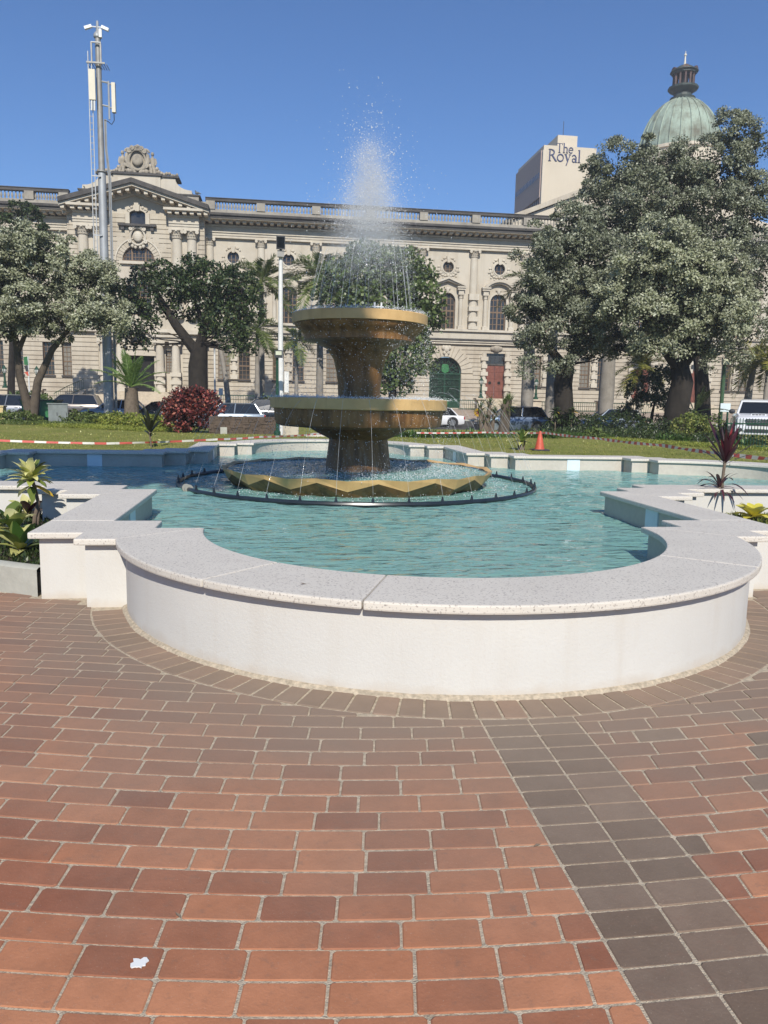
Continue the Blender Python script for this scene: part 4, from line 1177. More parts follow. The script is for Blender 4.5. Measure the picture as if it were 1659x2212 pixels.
# red doors
def red_door(cx, lab):
    for sx in (-1, 1):                              # banded jambs belong to the building
        b = B()
        for k in range(6):
            z = 2.08 + 0.78*k
            b.box(cx+sx*1.28-0.30-0.09*(k % 2), cx+sx*1.28+0.30+0.09*(k % 2), -0.34, 0.0, z, z+0.40)
        b.lathe([(0.25, 2.08), (0.24, 6.75)], 12, (cx+sx*1.28, -0.02, 0)); b.build('banded_column', 'cream_trim', bld)
    d = thing('panelled_door', lab, 'door', loc=(cx, WF + 0.3, 2.08), group='red panelled doors')
    for sx in (-1, 1):
        b = B(); b.box(min(0.015*sx, sx*0.98), max(0.015*sx, sx*0.98), -0.04, 0.04, 0, 3.45); lf = b.build('door_leaf', 'red_door', d)
        for z0, z1 in ((0.15, 0.62), (0.74, 1.18), (2.05, 2.6), (2.72, 3.3)):
            for dx in (0.07, 0.53):
                p = B(); xa_, xb_ = sorted((sx*(dx), sx*(dx+0.40))); p.box(xa_, xb_, -0.065, -0.039, z0, z1); p.build('door_panel', 'red_door', lf, bevel=0.012)
        p = B(); p.ring_y(sx*0.5, 1.62, 0.001, 0.17, -0.06, -0.04, seg=16); p.build('porthole', 'interior_dark', lf)
        p = B(); p.ring_y(sx*0.5, 1.62, 0.17, 0.23, -0.075, -0.04, seg=16); p.build('porthole_ring', 'red_door', lf)
    b = B(); b.box(-1.0, 1.0, -0.12, 0.08, 3.45, 3.62); b.build('transom_bar', 'dark_stone', d)
    b = B(); b.box(-0.98, 0.98, -0.02, 0.04, 3.62, 4.66); b.build('transom_window', 'glass_dark', d)
    b = B()
    for k in range(5): b.box(-0.95+0.47*k-0.02, -0.95+0.47*k+0.02, -0.06, -0.021, 3.63, 4.6)
    b.build('transom_frame', 'dark_metal', d)
    b = B()
    for k in range(7): b.box(cx-1.6-0.12*k, cx+1.6+0.12*k, -0.4-0.3*k-0.3, -0.4-0.3*k + (0.4 if k == 0 else 0), 0.5, 2.07-0.17*k)
    b.build('door_steps', 'step_stone', bld)
    return d
red_door(BAYS[5], 'red panelled double door with two round portholes, beside the green gate')
red_door(BAYS[8], 'red panelled double door partly behind the dark shrub between the tree trunks')
red_door(44.0, 'red panelled double door beside the curved steps behind the white pickup')
a = B()
for (dx, dz, r) in ((0, 7.25, 0.42), (-0.4, 7.25, 0.25), (0.4, 7.25, 0.25)): a.ball((BAYS[5]+dx, -0.15, dz), r, 9, 6, (1.1, 0.6, 0.9))
a.build('door_cartouche', 'crest_stone', bld)
# ---- entrance pavilion
PC = -14.55
holes = [(PC-1.5, PC+1.5, 14.3, 15.8), (PC-0.72, PC+0.72, 17.65, 18.9), (PC-1.25, PC+1.25, 2.0, 5.45), (PC-1.02, PC+1.02, 6.45, 7.47)]
for sx in (-1, 1): holes.append((PC+sx*2.63-0.3, PC+sx*2.63+0.3, 3.8, 6.05))
holes.append((PC-1.1, PC+1.1, 9.3, 12.6))
b = B(); wall_grid(b, PX0, PX1, 0.0, 19.6, holes, WP, 0.5)
spandrel(b, PC, 14.3, 1.5, 15.8, WP-0.0005, 0.5, 18); spandrel(b, PC, 6.45, 1.02, 7.47, WP-0.0005, 0.5, 16); spandrel(b, PC, 11.5, 1.1, 12.6, WP-0.0005, 0.5, 16)
b.add([(PX1, WP, 0), (PX1, 0.2, 0), (PX1, 0.2, 19.6), (PX1, WP, 19.6), (PX0, WP, 0), (PX0, 0.2, 0), (PX0, 0.2, 19.6), (PX0, WP, 19.6)], [(0, 1, 2, 3), (4, 7, 6, 5)])
b.build('pavilion_wall', 'cream_stone', bld)
def arch_band(k, z0, z1):                          # courses stop against the big arch
    return [(PX0+0.02, PX1-0.02)]
far_p = B()
for j in range(42):
    z0 = 1.0 + 0.43*j + 0.03; z1 = z0 + 0.37
    if z1 > 18.9 or 7.5 < z0 < 9.1: continue
    cuts = []
    zz = (z0+z1)/2
    if zz > 14.0 and zz < 14.3+2.12: cuts.append((PC-math.sqrt(max(0.05, 2.12**2-(max(zz, 14.3)-14.3)**2)), PC+math.sqrt(max(0.05, 2.12**2-(max(zz, 14.3)-14.3)**2))))
    if 9.1 < zz < 14.05: cuts.append((PC-2.12, PC+2.12))
    if zz > 17.2: cuts.append((PC-1.15, PC+1.15))
    if 16.3 < zz <= 17.2: cuts.append((PC-0.9, PC+0.9))
    if zz < 7.5: cuts.append((PC-3.95, PC+3.95))
    if zz >= 9.1: cuts += [(PC-5.55, PC-3.05), (PC+3.05, PC+5.55)] if zz < 17.3 else []
    runs = [(PX0+0.02, PX1-0.02)]
    for a_, c_ in cuts: runs = [s for r in runs for s in (((r[0], min(r[1], a_)), (max(r[0], c_), r[1])) if a_ < r[1] and c_ > r[0] else (r,)) if s[1]-s[0] > 0.08]
    if not runs: continue
    for r in runs:
        if r[1]-r[0] < 0.7: far_p.box(r[0], r[1], WP-0.085, WP+0.02, z0, z1)
        else: b = B(); b.box(r[0], r[1], WP-0.085, WP+0.02, z0, z1); b.build('stone_course', 'rust_stone', bld)
tag(far_p.build('short_stone_courses', 'rust_stone', bld), kind='stuff')
for k in range(19):                                # the voussoirs of the big arch
    a0, a1 = pi*k/19 + 0.012, pi*(k+1)/19 - 0.012
    b = B(); b.prism_y([(PC + r*math.cos(aa), 14.3 + r*math.sin(aa)) for r, aa in ((1.52, a0), (2.05, a0), (2.05, a1), (1.52, a1))], WP-0.05, WP+0.02); b.build('voussoir', 'rust_stone', bld)
b = B(); b.ring_y(PC, 14.3, 2.06, 2.2, WP-0.13, WP, 0, pi, 28); b.build('arch_mould', 'cream_trim', bld)
for k in range(9):                                 # long stones fanning out above the arch
    if k in (0, 8): continue
    aa = pi*(k + 0.5)/9
    b = B(); P = []
    for r, dw in ((2.24, -0.15), (2.24, 0.15), (2.95, 0.12), (2.95, -0.12)): P.append((PC + r*math.cos(aa+dw), 14.3 + r*math.sin(aa+dw)))
    b.prism_y(P, WP-0.08, WP+0.02); b.build('voussoir', 'rust_stone', bld)
b = B(); b.prism_y([(PC-1.5, 14.3), (PC+1.5, 14.3)] + [(PC+1.5*math.cos(pi*i/16), 14.3+1.5*math.sin(pi*i/16)) for i in range(17)], WP+0.3, WP+0.34)
w = b.build('lunette_window', 'glass_dark', bld); f = B()
for x in (-0.62, 0.62): f.box(PC+x-0.08, PC+x+0.08, WP+0.2, WP+0.298, 14.3, 14.3+math.sqrt(1.5**2-x*x))
for x in (-1.2, -0.9, -0.31, 0, 0.31, 0.9, 1.2): f.box(PC+x-0.02, PC+x+0.02, WP+0.24, WP+0.297, 14.3, 14.3+math.sqrt(1.5**2-x*x))
for z in (0.06, 0.4, 0.75, 1.1): f.box(PC-math.sqrt(1.5**2-z*z), PC+math.sqrt(1.5**2-z*z), WP+0.245, WP+0.296, 14.3+z-0.02, 14.3+z+0.025)
f.box(PC-1.5, PC+1.5, WP+0.19, WP+0.295, 14.3, 14.42); f.ring_y(PC, 14.3, 1.4, 1.497, WP+0.2, WP+0.294, 0, pi, 18); f.build('window_frame', 'window_bar', w)
b = B(); b.box(PC-1.75, PC+1.75, WP-0.3, WP+0.1, 14.02, 14.28); b.build('window_sill', 'cream_trim', bld)
b = B(); b.box(PC-0.72, PC+0.72, WP+0.3, WP+0.34, 17.65, 18.9); b.build('attic_window', 'glass_dark', bld)
b = B(); b.box(PC-1.1, PC-0.721, WP-0.14, WP, 17.66, 18.75); b.box(PC+0.721, PC+1.1, WP-0.14, WP, 17.66, 18.75)
b.ring_y(PC, 17.85, 1.13, 1.5, WP-0.14, WP, math.radians(50), math.radians(130), 14); b.prism_y([(PC-0.17, 18.85), (PC+0.17, 18.85), (PC+0.27, 19.6), (PC-0.27, 19.6)], WP-0.28, WP)
for sx in (-1, 1):
    for dx, dz, r in ((0.5, 19.2, 0.15), (0.72, 19.05, 0.12), (0.85, 19.0, 0.08)): b.ball((PC+sx*dx, WP-0.12, dz), r, 7, 5)
b.build('attic_window_frame', 'cream_trim', bld)
b = B(); b.box(PC-1.75, PC+1.75, WP-0.55, WP, 17.45, 17.65); b.box(PC-1.5, PC-1.2, WP-0.4, WP, 17.1, 17.45); b.box(PC+1.2, PC+1.5, WP-0.4, WP, 17.1, 17.45); b.build('attic_window_sill', 'dark_stone', bld)
def cartouche(b, cx, cz, y, s):
    b.ball((cx, y, cz), 0.42*s, 12, 8, (1, 0.45, 1.05))
    b.tube([(cx+0.62*s*math.sin(t)*(1+0.06*math.cos(3*t)), y-0.05, cz+0.72*s*math.cos(t)) for t in np.linspace(0, 2*pi, 25)], 0.085*s, 6)
    for sx in (-1, 1):
        for (dx, dz) in ((0.55, 0.62), (0.66, -0.42), (0.35, 0.82)): b.ring_y(cx+sx*dx*s, cz+dz*s, 0.03, 0.17*s, y-0.18*s, y, seg=10)
        b.ball((cx+sx*0.45*s, y, cz-0.8*s), 0.16*s, 6, 5); b.ball((cx+sx*0.2*s, y, cz-0.9*s), 0.14*s, 6, 5)
b = B(); cartouche(b, PC, 16.55, WP-0.2, 1.1); b.build('arch_cartouche', 'cream_trim', bld)
window_arched(PC, 9.3, 11.5, 1.1, WP+0.1, nx=4, nz_=6)
q = B(); q.lathe([(0.44, 16.5), (0.47, 14.0), (0.50, 9.6), (0.58, 9.5), (0.58, 9.1)], 18); col_me = q.mesh('column', 'cream_trim', True)
capP = capital_mesh(0.50, 0.82, 'capital')
for x in (-5.0, -3.62, 3.62, 5.0):
    p = part_copy(col_me, 'column', bld, (PC+x, WP-0.1, 0)); p.matrix_parent_inverse = Matrix.Identity(4); part_copy(capP, 'capital', p, (0, 0, 16.48))
for sx in (-1, 1):                                   # entablature pieces over each pair of columns
    xa, xb = sorted((PC+sx*2.95, PC+sx*5.75)); e = xb + 0.0
    for nm, mt, y0, z0, z1 in (('architrave', 'cream_trim', -0.72, 17.30, 17.55), ('architrave', 'cream_trim', -0.78, 17.551, 17.78), ('architrave_cap', 'cream_trim', -0.86, 17.781, 17.9), ('frieze', 'cream_stone', -0.70, 17.9, 18.4), ('bed_mould', 'cream_trim', -0.85, 18.4, 18.55)):
        b = B(); b.box(xa-0.002*(1 if y0 < -0.7 else 0), xb+0.002, WP+y0, WP+0.02, z0, z1); b.build(nm, mt, bld)
    b = B(); b.box(xa-0.35, xb+0.45 if sx > 0 else xb+0.35, WP-1.65, WP+0.02, 18.83, 19.05); b.build('corona', 'cream_trim', bld)
    b = B(); x = xa
    while x < xb: b.box(x, x+0.36, WP-1.45, WP-0.5, 18.56, 18.83); x += 0.68
    b.build('cornice_blocks', 'cream_trim', bld)
AP = (PC-0.2, 21.45)
for sx in (-1, 1):                                   # the raking gable
    ex = PC + sx*6.75
    for nm, mt, dy, t0, t1 in (('raking_gutter', 'dark_stone', -1.85, 0.0, 0.42), ('raking_corona', 'cream_trim', -1.62, -0.24, -0.001), ('raking_bed', 'cream_stone', -0.35, -0.75, -0.241)):
        P = [(ex, 18.72+t0+0.28), (ex, 18.72+t1+0.28), (AP[0], AP[1]-0.42+t1), (AP[0], AP[1]-0.42+t0)]
        b = B(); b.prism_y(P if sx > 0 else P[::-1], WP+dy, WP+0.3); b.build(nm, mt, bld)
    b = B(); n = 9
    for k in range(n):
        u = (k + 0.4)/n; x = ex + (AP[0]-ex)*u; z = 18.72+0.28 + (AP[1]-0.42-19.0)*u - 0.42
        b.box(x-0.17, x+0.17, WP-1.45, WP-0.34, z-0.12, z+0.16)
    b.build('cornice_blocks', 'cream_trim', bld)
b = B(); b.prism_y([(PX0+0.3, 19.0), (PX1-0.3, 19.0), (AP[0], AP[1]-0.5)], WP+0.001, WP+0.9); b.build('gable_wall', 'cream_stone', bld)
b = B(); b.box(-19.9, -8.9, WP+0.35, WP+3, 19.05, 20.62); b.build('attic_base', 'parapet_stone', bld)
b = B(); b.box(-20.0, -8.75, WP+0.25, WP+3, 20.621, 20.76); b.build('attic_base_coping', 'dark_stone', bld)
b = B(); b.box(-8.75, -8.2, WP+0.9, WP+3, 19.05, 20.3); b.build('attic_end_block', 'parapet_stone', bld)
b = B(); b.box(-16.7, -12.4, WP+0.15, WP+2.5, 20.76, 22.2)
for sx in (-1, 1):
    x0 = PC + sx*2.15; P = [(x0, 20.76), (x0 + sx*2.9, 20.76), (x0 + sx*2.85, 21.1)]
    P += [(x0 + sx*(1.35 + 1.45*(1-math.sin(t))), 21.1 + 1.0*(1-math.cos(t))) for t in np.linspace(0.25, pi/2, 7)] + [(x0, 22.15)]
    b.prism_y(P if sx > 0 else P[::-1], WP+0.3, WP+2.3)
b.build('attic_block', 'cream_stone', bld)
b = B(); b.box(-16.85, -12.25, WP+0.0, WP+2.6, 22.2, 22.4); b.box(-18.3, -16.86, WP+0.15, WP+2.4, 22.15, 22.32); b.box(-12.24, -10.7, WP+0.15, WP+2.4, 22.15, 22.32); b.build('attic_coping', 'dark_stone', bld)
b = B(); b.box(-16.3, -12.8, WP+0.11, WP+0.16, 20.95, 21.9); b.build('attic_panel', 'cream_trim', bld)
crest = thing('carved_crest', 'weathered stone coat of arms with scrolls and two small figures on the roof gable', 'sculpture', loc=(PC, WF+WP+0.9, 22.4))
b = B(); b.prism_y([(-1.85, 0), (1.85, 0), (1.7, 0.45), (1.1, 0.9), (0.9, 1.7), (0.5, 2.2), (-0.5, 2.2), (-0.9, 1.7), (-1.1, 0.9), (-1.7, 0.45)], -0.2, 0.5); b.build('backing', 'crest_stone', crest, bevel=0.08)
b = B(); cartouche(b, 0, 1.25, -0.35, 1.25)
for sx in (-1, 1):
    b.tube([(sx*(0.75+0.35*math.cos(t)*(1-t/9)), -0.35, 1.95+0.32*math.sin(t)*(1-t/9)) for t in np.linspace(0, 6.5, 18)], 0.12, 6)
    b.tube([(sx*0.95, -0.3, 1.8), (sx*1.0, -0.35, 1.2), (sx*0.75, -0.4, 0.6), (sx*0.4, -0.4, 0.35)], [0.16, 0.2, 0.2, 0.12], 7)
    for dx, dz, r in ((0.35, 0.25, 0.24), (0.8, 0.25, 0.26), (1.25, 0.3, 0.24), (1.5, 0.2, 0.2), (1.15, 0.75, 0.24)): b.ball((sx*dx, -0.3, dz), r, 7, 5)
b.ball((0, -0.35, 1.35), 0.35, 8, 6, (1, .6, 1.1)); b.build('shield_scrolls', 'crest_stone', crest, smooth=True)
b = B(); b.lathe([(0.42, 2.15), (0.46, 2.3), (0.36, 2.36), (0.42, 2.5), (0.3, 2.6), (0.12, 2.7), (0.05, 2.75)], 12)
for k in range(8): b.ball((0.42*math.cos(k*pi/4), 0.42*math.sin(k*pi/4), 2.36), 0.1, 6, 4)
b.build('crown', 'crest_stone', crest)
for sx in (-1, 1):
    b = B(); b.tube([(sx*1.35, -0.1, 0.5), (sx*1.42, -0.1, 0.95), (sx*1.38, -0.1, 1.35), (sx*1.36, -0.1, 1.58)], [0.22, 0.25, 0.3, 0.16], 9)
    b.tube([(sx*1.36, -0.1, 1.55), (sx*1.37, -0.12, 1.75)], [0.1, 0.09], 8); b.ball((sx*1.38, -0.14, 1.9), 0.17, 9, 7, (0.9, 1, 1.15))
    b.tube([(sx*1.1, -0.15, 1.5), (sx*0.95, -0.3, 1.2), (sx*0.8, -0.35, 1.35)], [0.1, 0.08, 0.06], 7); b.tube([(sx*1.62, -0.1, 1.5), (sx*1.72, -0.15, 1.15), (sx*1.66, -0.3, 0.85)], [0.1, 0.08, 0.06], 7)
    b.tube([(sx*1.3, -0.1, 0.55), (sx*1.25, -0.5, 0.5), (sx*1.3, -0.5, 0.1)], [0.2, 0.16, 0.11], 8); b.tube([(sx*1.5, -0.1, 0.55), (sx*1.55, -0.45, 0.45), (sx*1.62, -0.45, 0.05)], [0.2, 0.16, 0.11], 8)
    b.build('carved_figure', 'crest_stone', crest, smooth=True)
    b = B()
    for k in range(9): b.ball((sx*(1.7+0.24*k), -0.1, 0.28 - 0.02*k + 0.08*math.sin(k*1.7)), 0.2 - 0.008*k, 6, 5)
    b.ball((sx*1.75, -0.1, 0.6), 0.2, 6, 5); b.build('garland', 'crest_stone', crest)
for k, (x, lab) in enumerate(((-19.5, 'grey pigeon perched on the parapet behind the telecom mast'), (-9.05, 'grey pigeon perched on the parapet at the end of the gable beside the balustrade'))):
    b = B(); b.ball((0, 0, 0.2), 0.14, 8, 6, (1.5, 0.8, 0.9)); b.ball((0.15, 0, 0.38), 0.075, 7, 5); b.tube([(0.08, 0, 0.25), (0.14, 0, 0.36)], [0.09, 0.06], 6)
    b.tube([(-0.15, 0, 0.2), (-0.38, 0, 0.12)], [0.08, 0.03], 6); b.tube([(0.21, 0, 0.38), (0.27, 0, 0.36)], [0.02, 0.004], 5); b.tube([(0, 0.03, 0), (0, 0.03, 0.1)], 0.012, 4); b.tube([(0, -0.03, 0), (0, -0.03, 0.1)], 0.012, 4)
    o = tag(b.build('pigeon', 'bird_grey', smooth=2), lab, 'bird', 'pigeons on the roof'); o.location = (x, WF+WP+0.5, 20.76); o.rotation_euler = (0, 0, 2.0 + k)
# entrance porch
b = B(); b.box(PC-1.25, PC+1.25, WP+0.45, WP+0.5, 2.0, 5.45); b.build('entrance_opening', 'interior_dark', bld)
b = B(); b.prism_y([(PC-1.0, 6.45), (PC+1.0, 6.45)] + [(PC+1.0*math.cos(pi*i/14), 6.45+1.0*math.sin(pi*i/14)) for i in range(15)], WP+0.3, WP+0.34); w = b.build('fanlight', 'glass_brown', bld)
f = B()
for k in range(1, 8): a_ = pi*k/8; f.tube([(PC+0.2*math.cos(a_), WP+0.27, 6.45+0.2*math.sin(a_)), (PC+0.99*math.cos(a_), WP+0.27, 6.45+0.99*math.sin(a_))], 0.022, 4)
f.ring_y(PC, 6.45, 0.55, 0.6, WP+0.25, WP+0.29, 0, pi, 14); f.build('window_frame', 'window_bar', w)
b = B(); b.ring_y(PC, 6.45, 1.03, 1.45, WP-0.3, WP, 0, pi, 22); b.ring_y(PC, 6.45, 1.45, 1.75, WP-0.75, WP, 0, pi, 22); b.box(PC-1.5, PC+1.5, WP-0.35, WP, 6.05, 6.44); b.box(PC-1.6, PC+1.6, WP-0.22, WP, 5.46, 6.04); b.build('porch_arch', 'cream_trim', bld)
q = B(); q.lathe([(0.36, 6.5), (0.40, 4.4), (0.41, 4.3)], 16); q.lathe([(0.44, 2.0), (0.44, 4.3)], 16); q.box(-0.55, 0.55, -0.55, 0.4, 6.62, 6.82); q.lathe([(0.36, 6.5), (0.5, 6.62)], 16)
for z in (2.0, 2.75, 3.5): q.box(-0.52, 0.52, -0.52, 0.4, z, z+0.38)
for sx in (-1, 1): q.ring_y(sx*0.42, 6.55, 0.02, 0.15, -0.5, -0.3, seg=10)
pc_me = q.mesh('porch_column', 'cream_trim')
for x in (-3.35, -1.85, 1.85, 3.35): o = part_copy(pc_me, 'porch_column', bld, (PC+x, WP-0.45, 0)); o.matrix_parent_inverse = Matrix.Identity(4)
for sx in (-1, 1):
    xa, xb = sorted((PC+sx*1.35, PC+sx*3.9))
    b = B(); b.box(xa, xb, WP-0.95, WP, 6.82, 7.2); b.box(xa-0.1, xb+0.1, WP-1.15, WP, 7.2, 7.42); b.build('porch_entablature', 'cream_trim', bld)
    window_rect(PC+sx*2.63-0.3, PC+sx*2.63+0.3, 3.8, 6.05, WP, 2, 8)
b = B(); b.box(PX0-0.1, PX1+0.1, WP-0.55, WP+0.02, 7.6, 8.0); b.build('string_course', 'cream_trim', bld)
for k in range(11):
    b = B(); b.box(PC-4.2-0.18*k, PC+4.2+0.18*k, WP-1.1-0.42*(k+1), WP-1.1-0.42*k if k else WP+0.3, 0.3, 2.0-0.165*k - 0.0); b.build('step', 'step_stone', bld)
for sx in (-1, 1):                                    # stone cheeks and green railings of the entrance stair
    x = PC + sx*5.2
    b = B(); b.prism_x([(WP-1.0, 2.1), (WP-1.0, 0.3), (WP-5.6, 0.3), (WP-5.6, 0.75)], x-0.2, x+0.2); b.build('stair_cheek', 'step_stone', bld)
    r = thing('stair_railing', ('green iron railing sloping down the entrance steps beside the telecom mast', 'green iron railing down the entrance steps behind the cycad palm')[sx > 0], 'railing', 'railings of the entrance steps', loc=(x, WF+WP-1.0, 2.1))
    b = B(); b.tube([(0, 0, 0.95), (sx*0.9, -2.2, 0.25+0.0), (sx*1.5, -4.5, -0.45)], 0.035, 6); b.tube([(0, 0, 0.1), (sx*0.9, -2.2, -0.6), (sx*1.5, -4.5, -1.3)], 0.03, 6); b.build('rail', 'green_rail', r)
    for k in range(15):
        u = k/14; b = B(); px_, py_ = sx*1.5*u, -4.5*u
        b.tube([(px_, py_, 0.10-1.4*u), (px_, py_, 0.95-1.4*u)], 0.018, 5); b.build('baluster_bar', 'green_rail', r)
# low forecourt walls with green railings, pedestals and lamp standards
fx = [(-26.0, 1), (-23.2, 1), (18.55, 1), (24.2, 1), (31.2, 1)]
labs = ['green iron lamp standard on a pedestal behind the green skip', 'green iron lamp standard on a pedestal above the bronze car', 'green iron lamp standard on a pedestal between the arched gate and the red door', 'green iron lamp standard on a pedestal behind the pale palm trunk', 'green iron lamp standard between the thick trunk and the grey palm trunk']
lamp0 = None
for (x, k), lab in zip(fx, labs):
    b = B(); b.box(-0.45, 0.45, -0.45, 0.45, 0, 1.05); b.box(-0.6, 0.6, -0.6, 0.6, 1.05, 1.2); b.box(-0.52, 0.52, -0.52, 0.52, 0, 0.2)
    o = tag(b.build('stone_pedestal', 'step_stone'), lab.replace('green iron lamp standard on a pedestal', 'stone pedestal carrying a green lamp').replace('green iron lamp standard', 'stone pedestal carrying a lamp'), 'pedestal', 'lamp pedestals'); o.location = (x, 63.0, 0.85)
    if lamp0 is None:
        lamp0 = thing('lamp_standard', lab, 'street lamp', 'green lamp standards', loc=(x, 63.0, 2.05))
        q = B(); q.lathe([(0.26, 0), (0.26, 0.12), (0.16, 0.2), (0.13, 0.45), (0.17, 0.5), (0.10, 0.6), (0.085, 1.2), (0.15, 1.3), (0.1, 1.36)], 10); q.build('post', 'green_iron', lamp0)
        q = B(); q.lathe([(0.09, 1.36), (0.17, 1.5), (0.19, 1.72), (0.1, 1.85)], 8); q.build('lantern', 'lamp_glass', lamp0)
        q = B(); q.lathe([(0.22, 1.72), (0.12, 1.88), (0.03, 2.05)], 8)
        for k in range(4): a_ = k*pi/2; q.tube([(0.1*math.cos(a_), 0.1*math.sin(a_), 1.4), (0.26*math.cos(a_), 0.26*math.sin(a_), 1.55), (0.22*math.cos(a_), 0.22*math.sin(a_), 1.75)], 0.02, 5)
        q.build('lantern_cap', 'green_iron', lamp0)
    else: dup(lamp0, (x, 63.0, 2.05), 0, lab)
def railing(x0, x1, y, z, lab, n):
    r = thing('iron_railing', lab, 'railing', 'green forecourt railings', loc=((x0+x1)/2, y, z))
    w_ = (x1-x0)/2
    for zz in (0.12, 0.95): b = B(); b.box(-w_, w_, -0.025, 0.025, zz-0.03, zz+0.03); b.build('rail', 'green_iron', r)
    b = B(); b.box(-0.016, 0.016, -0.016, 0.016, 0, 1.0); me = b.mesh('bar', 'green_iron')
    for k in range(n): part_copy(me, 'bar', r, (-w_ + 2*w_*(k+0.5)/n, 0, 0))
railing(-25.5, -23.7, 63, 0.85, 'green iron railing between two lamp pedestals above the bronze car', 10)
railing(-8.0, -1.0, 63, 0.85, 'green iron railing in front of the paired windows behind the dark hatchback', 30)
railing(16.3, 18.0, 63, 0.85, 'short green iron railing beside the arched gate', 9)
railing(24.8, 30.6, 63, 0.85, 'green iron railing behind the thick tree trunk', 26)
railing(32.0, 36.5, 63, 0.85, 'green iron railing beyond the grey palm trunk', 20)
# the block behind: gabled hall, hotel tower, dome
gh = thing('gabled_hall', 'cream rendered hall with a sloping gable rising behind the balustrade', 'building', loc=(50, 92, 0), world=True)
g0 = at(1120, 468, 103); g1 = at(1300, 392, 103)
b = MB(); b.prism_y([(g0.x, 5), (g0.x+44, 5), (g0.x+44, g0.z-0.2), (g1.x+4, g1.z+1.4), (g0.x, g0.z)], 90, 112); b.build('gable_wall', 'tower_cream', gh)
b = MB(); P = [(g0.x-0.4, g0.z), (g1.x+4, g1.z+1.42), (g1.x+4, g1.z+2.1), (g0.x-0.4, g0.z+0.6)]; b.prism_y(P, 89.5, 112.4); b.build('gable_coping', 'rust_stone', gh)
b = MB(); v = at(1222, 445, 101.6); b.tube([(v.x, 89.6, v.z-0.4), (v.x, 89.3, v.z), (v.x, 89.3, v.z+0.5)], 0.16, 8); b.build('roof_vent', 'dark_metal', gh)
DT = 150
tc = at(1175, 313, DT); ty = tc.y; tx = tc.x; tz = tc.z
tw = thing('hotel_tower', 'tall cream hotel tower with navy lettering and brown banded flank', 'building', loc=(tx + 8, ty + 8, 0), world=True)
b = MB(); b.box(tx + 0.02, tx + 10.2, ty, ty + 15.6, 0, tz); b.build('main_block', 'tower_cream', tw)
b = MB(); b.box(tx - 0.25, tx + 0.42, ty - 0.5, ty - 0.001, 0, tz - 1.0); b.build('corner_fin', 'tower_cream', tw)
fl = 3.05
b = MB(); b.box(tx - 0.4, tx + 0.019, ty + 0.2, ty + 15.7, tz - 9.2, tz - 0.9); b.build('blank_flank', 'tower_brown', tw)
for k in range(16):
    b = MB(); b.box(tx - 0.43, tx - 0.401, ty + 0.9 + 0.9*k, ty + 1.35 + 0.9*k, tz - 5.6, tz - 4.6); b.build('vent_slot', 'tower_glass', tw)
for k in range(7):
    zt = tz - 9.2 - 2*fl*0.62*k
    b = MB(); b.box(tx - 0.15, tx + 0.018, ty + 0.25, ty + 15.6, zt - 1.55, zt); w = b.build('window_band', 'tower_glass', tw)
    b = MB()
    for m in range(14): b.box(tx - 0.3, tx - 0.151, ty + 0.25 + 1.12*m, ty + 0.33 + 1.12*m, zt - 1.55, zt)
    b.build('mullion', 'tower_brown', w)
    b = MB(); b.box(tx - 0.4, tx + 0.017, ty + 0.2, ty + 15.7, zt - 2*fl*0.62, zt - 1.55); b.build('spandrel_band', 'tower_brown', tw)
h0 = at(1205, 296, DT + 6); h1 = at(1250, 292, DT + 6)
b = MB(); b.box(h0.x, h1.x, h0.y, h0.y + 8, tz - 1, h0.z + 0.4); b.build('roof_plant_room', 'tower_cream', tw)
v = at(1218, 262, DT + 8); b = MB(); b.tube([(v.x, v.y, h0.z), (v.x, v.y, v.z)], 0.06, 5); b.build('aerial', 'dark_metal', tw)
# raised serif lettering, drawn stroke by stroke
def glyph(ch):
    s, r, T, R_ = 0.10, 0.03, 0.10, 0.045            # half stem, serif, thicknesses
    st, rg = [], []                                  # boxes (x0,x1,z0,z1) and rings (cx,cz,r,a0,a1,thick,sx)
    def stem(x, z0, z1, foot=True, head=0): 
        st.append((x-0.055, x+0.055, z0, z1))
        if foot: st.append((x-0.13, x+0.13, z0, z0+0.035))
        if head: st.append((x-0.13 if head == 2 else x-0.11, x+0.13 if head == 2 else x, z1-0.035, z1))
    if ch == 'T': stem(0.36, 0, 1); st += [(0.0, 0.72, 0.955, 1.0), (0.0, 0.045, 0.80, 0.96), (0.675, 0.72, 0.80, 0.96)]; w = 0.76
    elif ch == 'h': stem(0.13, 0, 1.05, True, 1); stem(0.50, 0, 0.42); rg.append((0.32, 0.42, 0.235, 0, pi*0.85, 0.075, 1)); w = 0.68
    elif ch == 'e': rg.append((0.28, 0.32, 0.33, 0.02, 2*pi-0.75, 0.085, 0.85)); st.append((0.05, 0.52, 0.32, 0.365)); w = 0.60
    elif ch == 'R': stem(0.14, 0, 1.0, True, 2); rg.append((0.26, 0.735, 0.265, -pi/2, pi/2, 0.09, 1.25)); st += [(0.16, 0.28, 0.955, 1.0), (0.16, 0.3, 0.47, 0.51)]; st.append('leg'); w = 0.80
    elif ch == 'o': rg.append((0.32, 0.32, 0.335, 0, 2*pi, 0.09, 0.95)); w = 0.68
    elif ch == 'y': st.append('y'); st += [(0.0, 0.24, 0.61, 0.645), (0.40, 0.62, 0.61, 0.645)]; w = 0.64
    elif ch == 'a': stem(0.44, 0, 0.46, False); rg.append((0.25, 0.45, 0.19, 0, pi*0.9, 0.075, 1.05)); rg.append((0.25, 0.17, 0.18, 0, 2*pi, 0.07, 1.0)); st.append((0.44, 0.56, 0, 0.04)); w = 0.60
    else: stem(0.13, 0, 1.05, True, 1); w = 0.30
    return st, rg, w
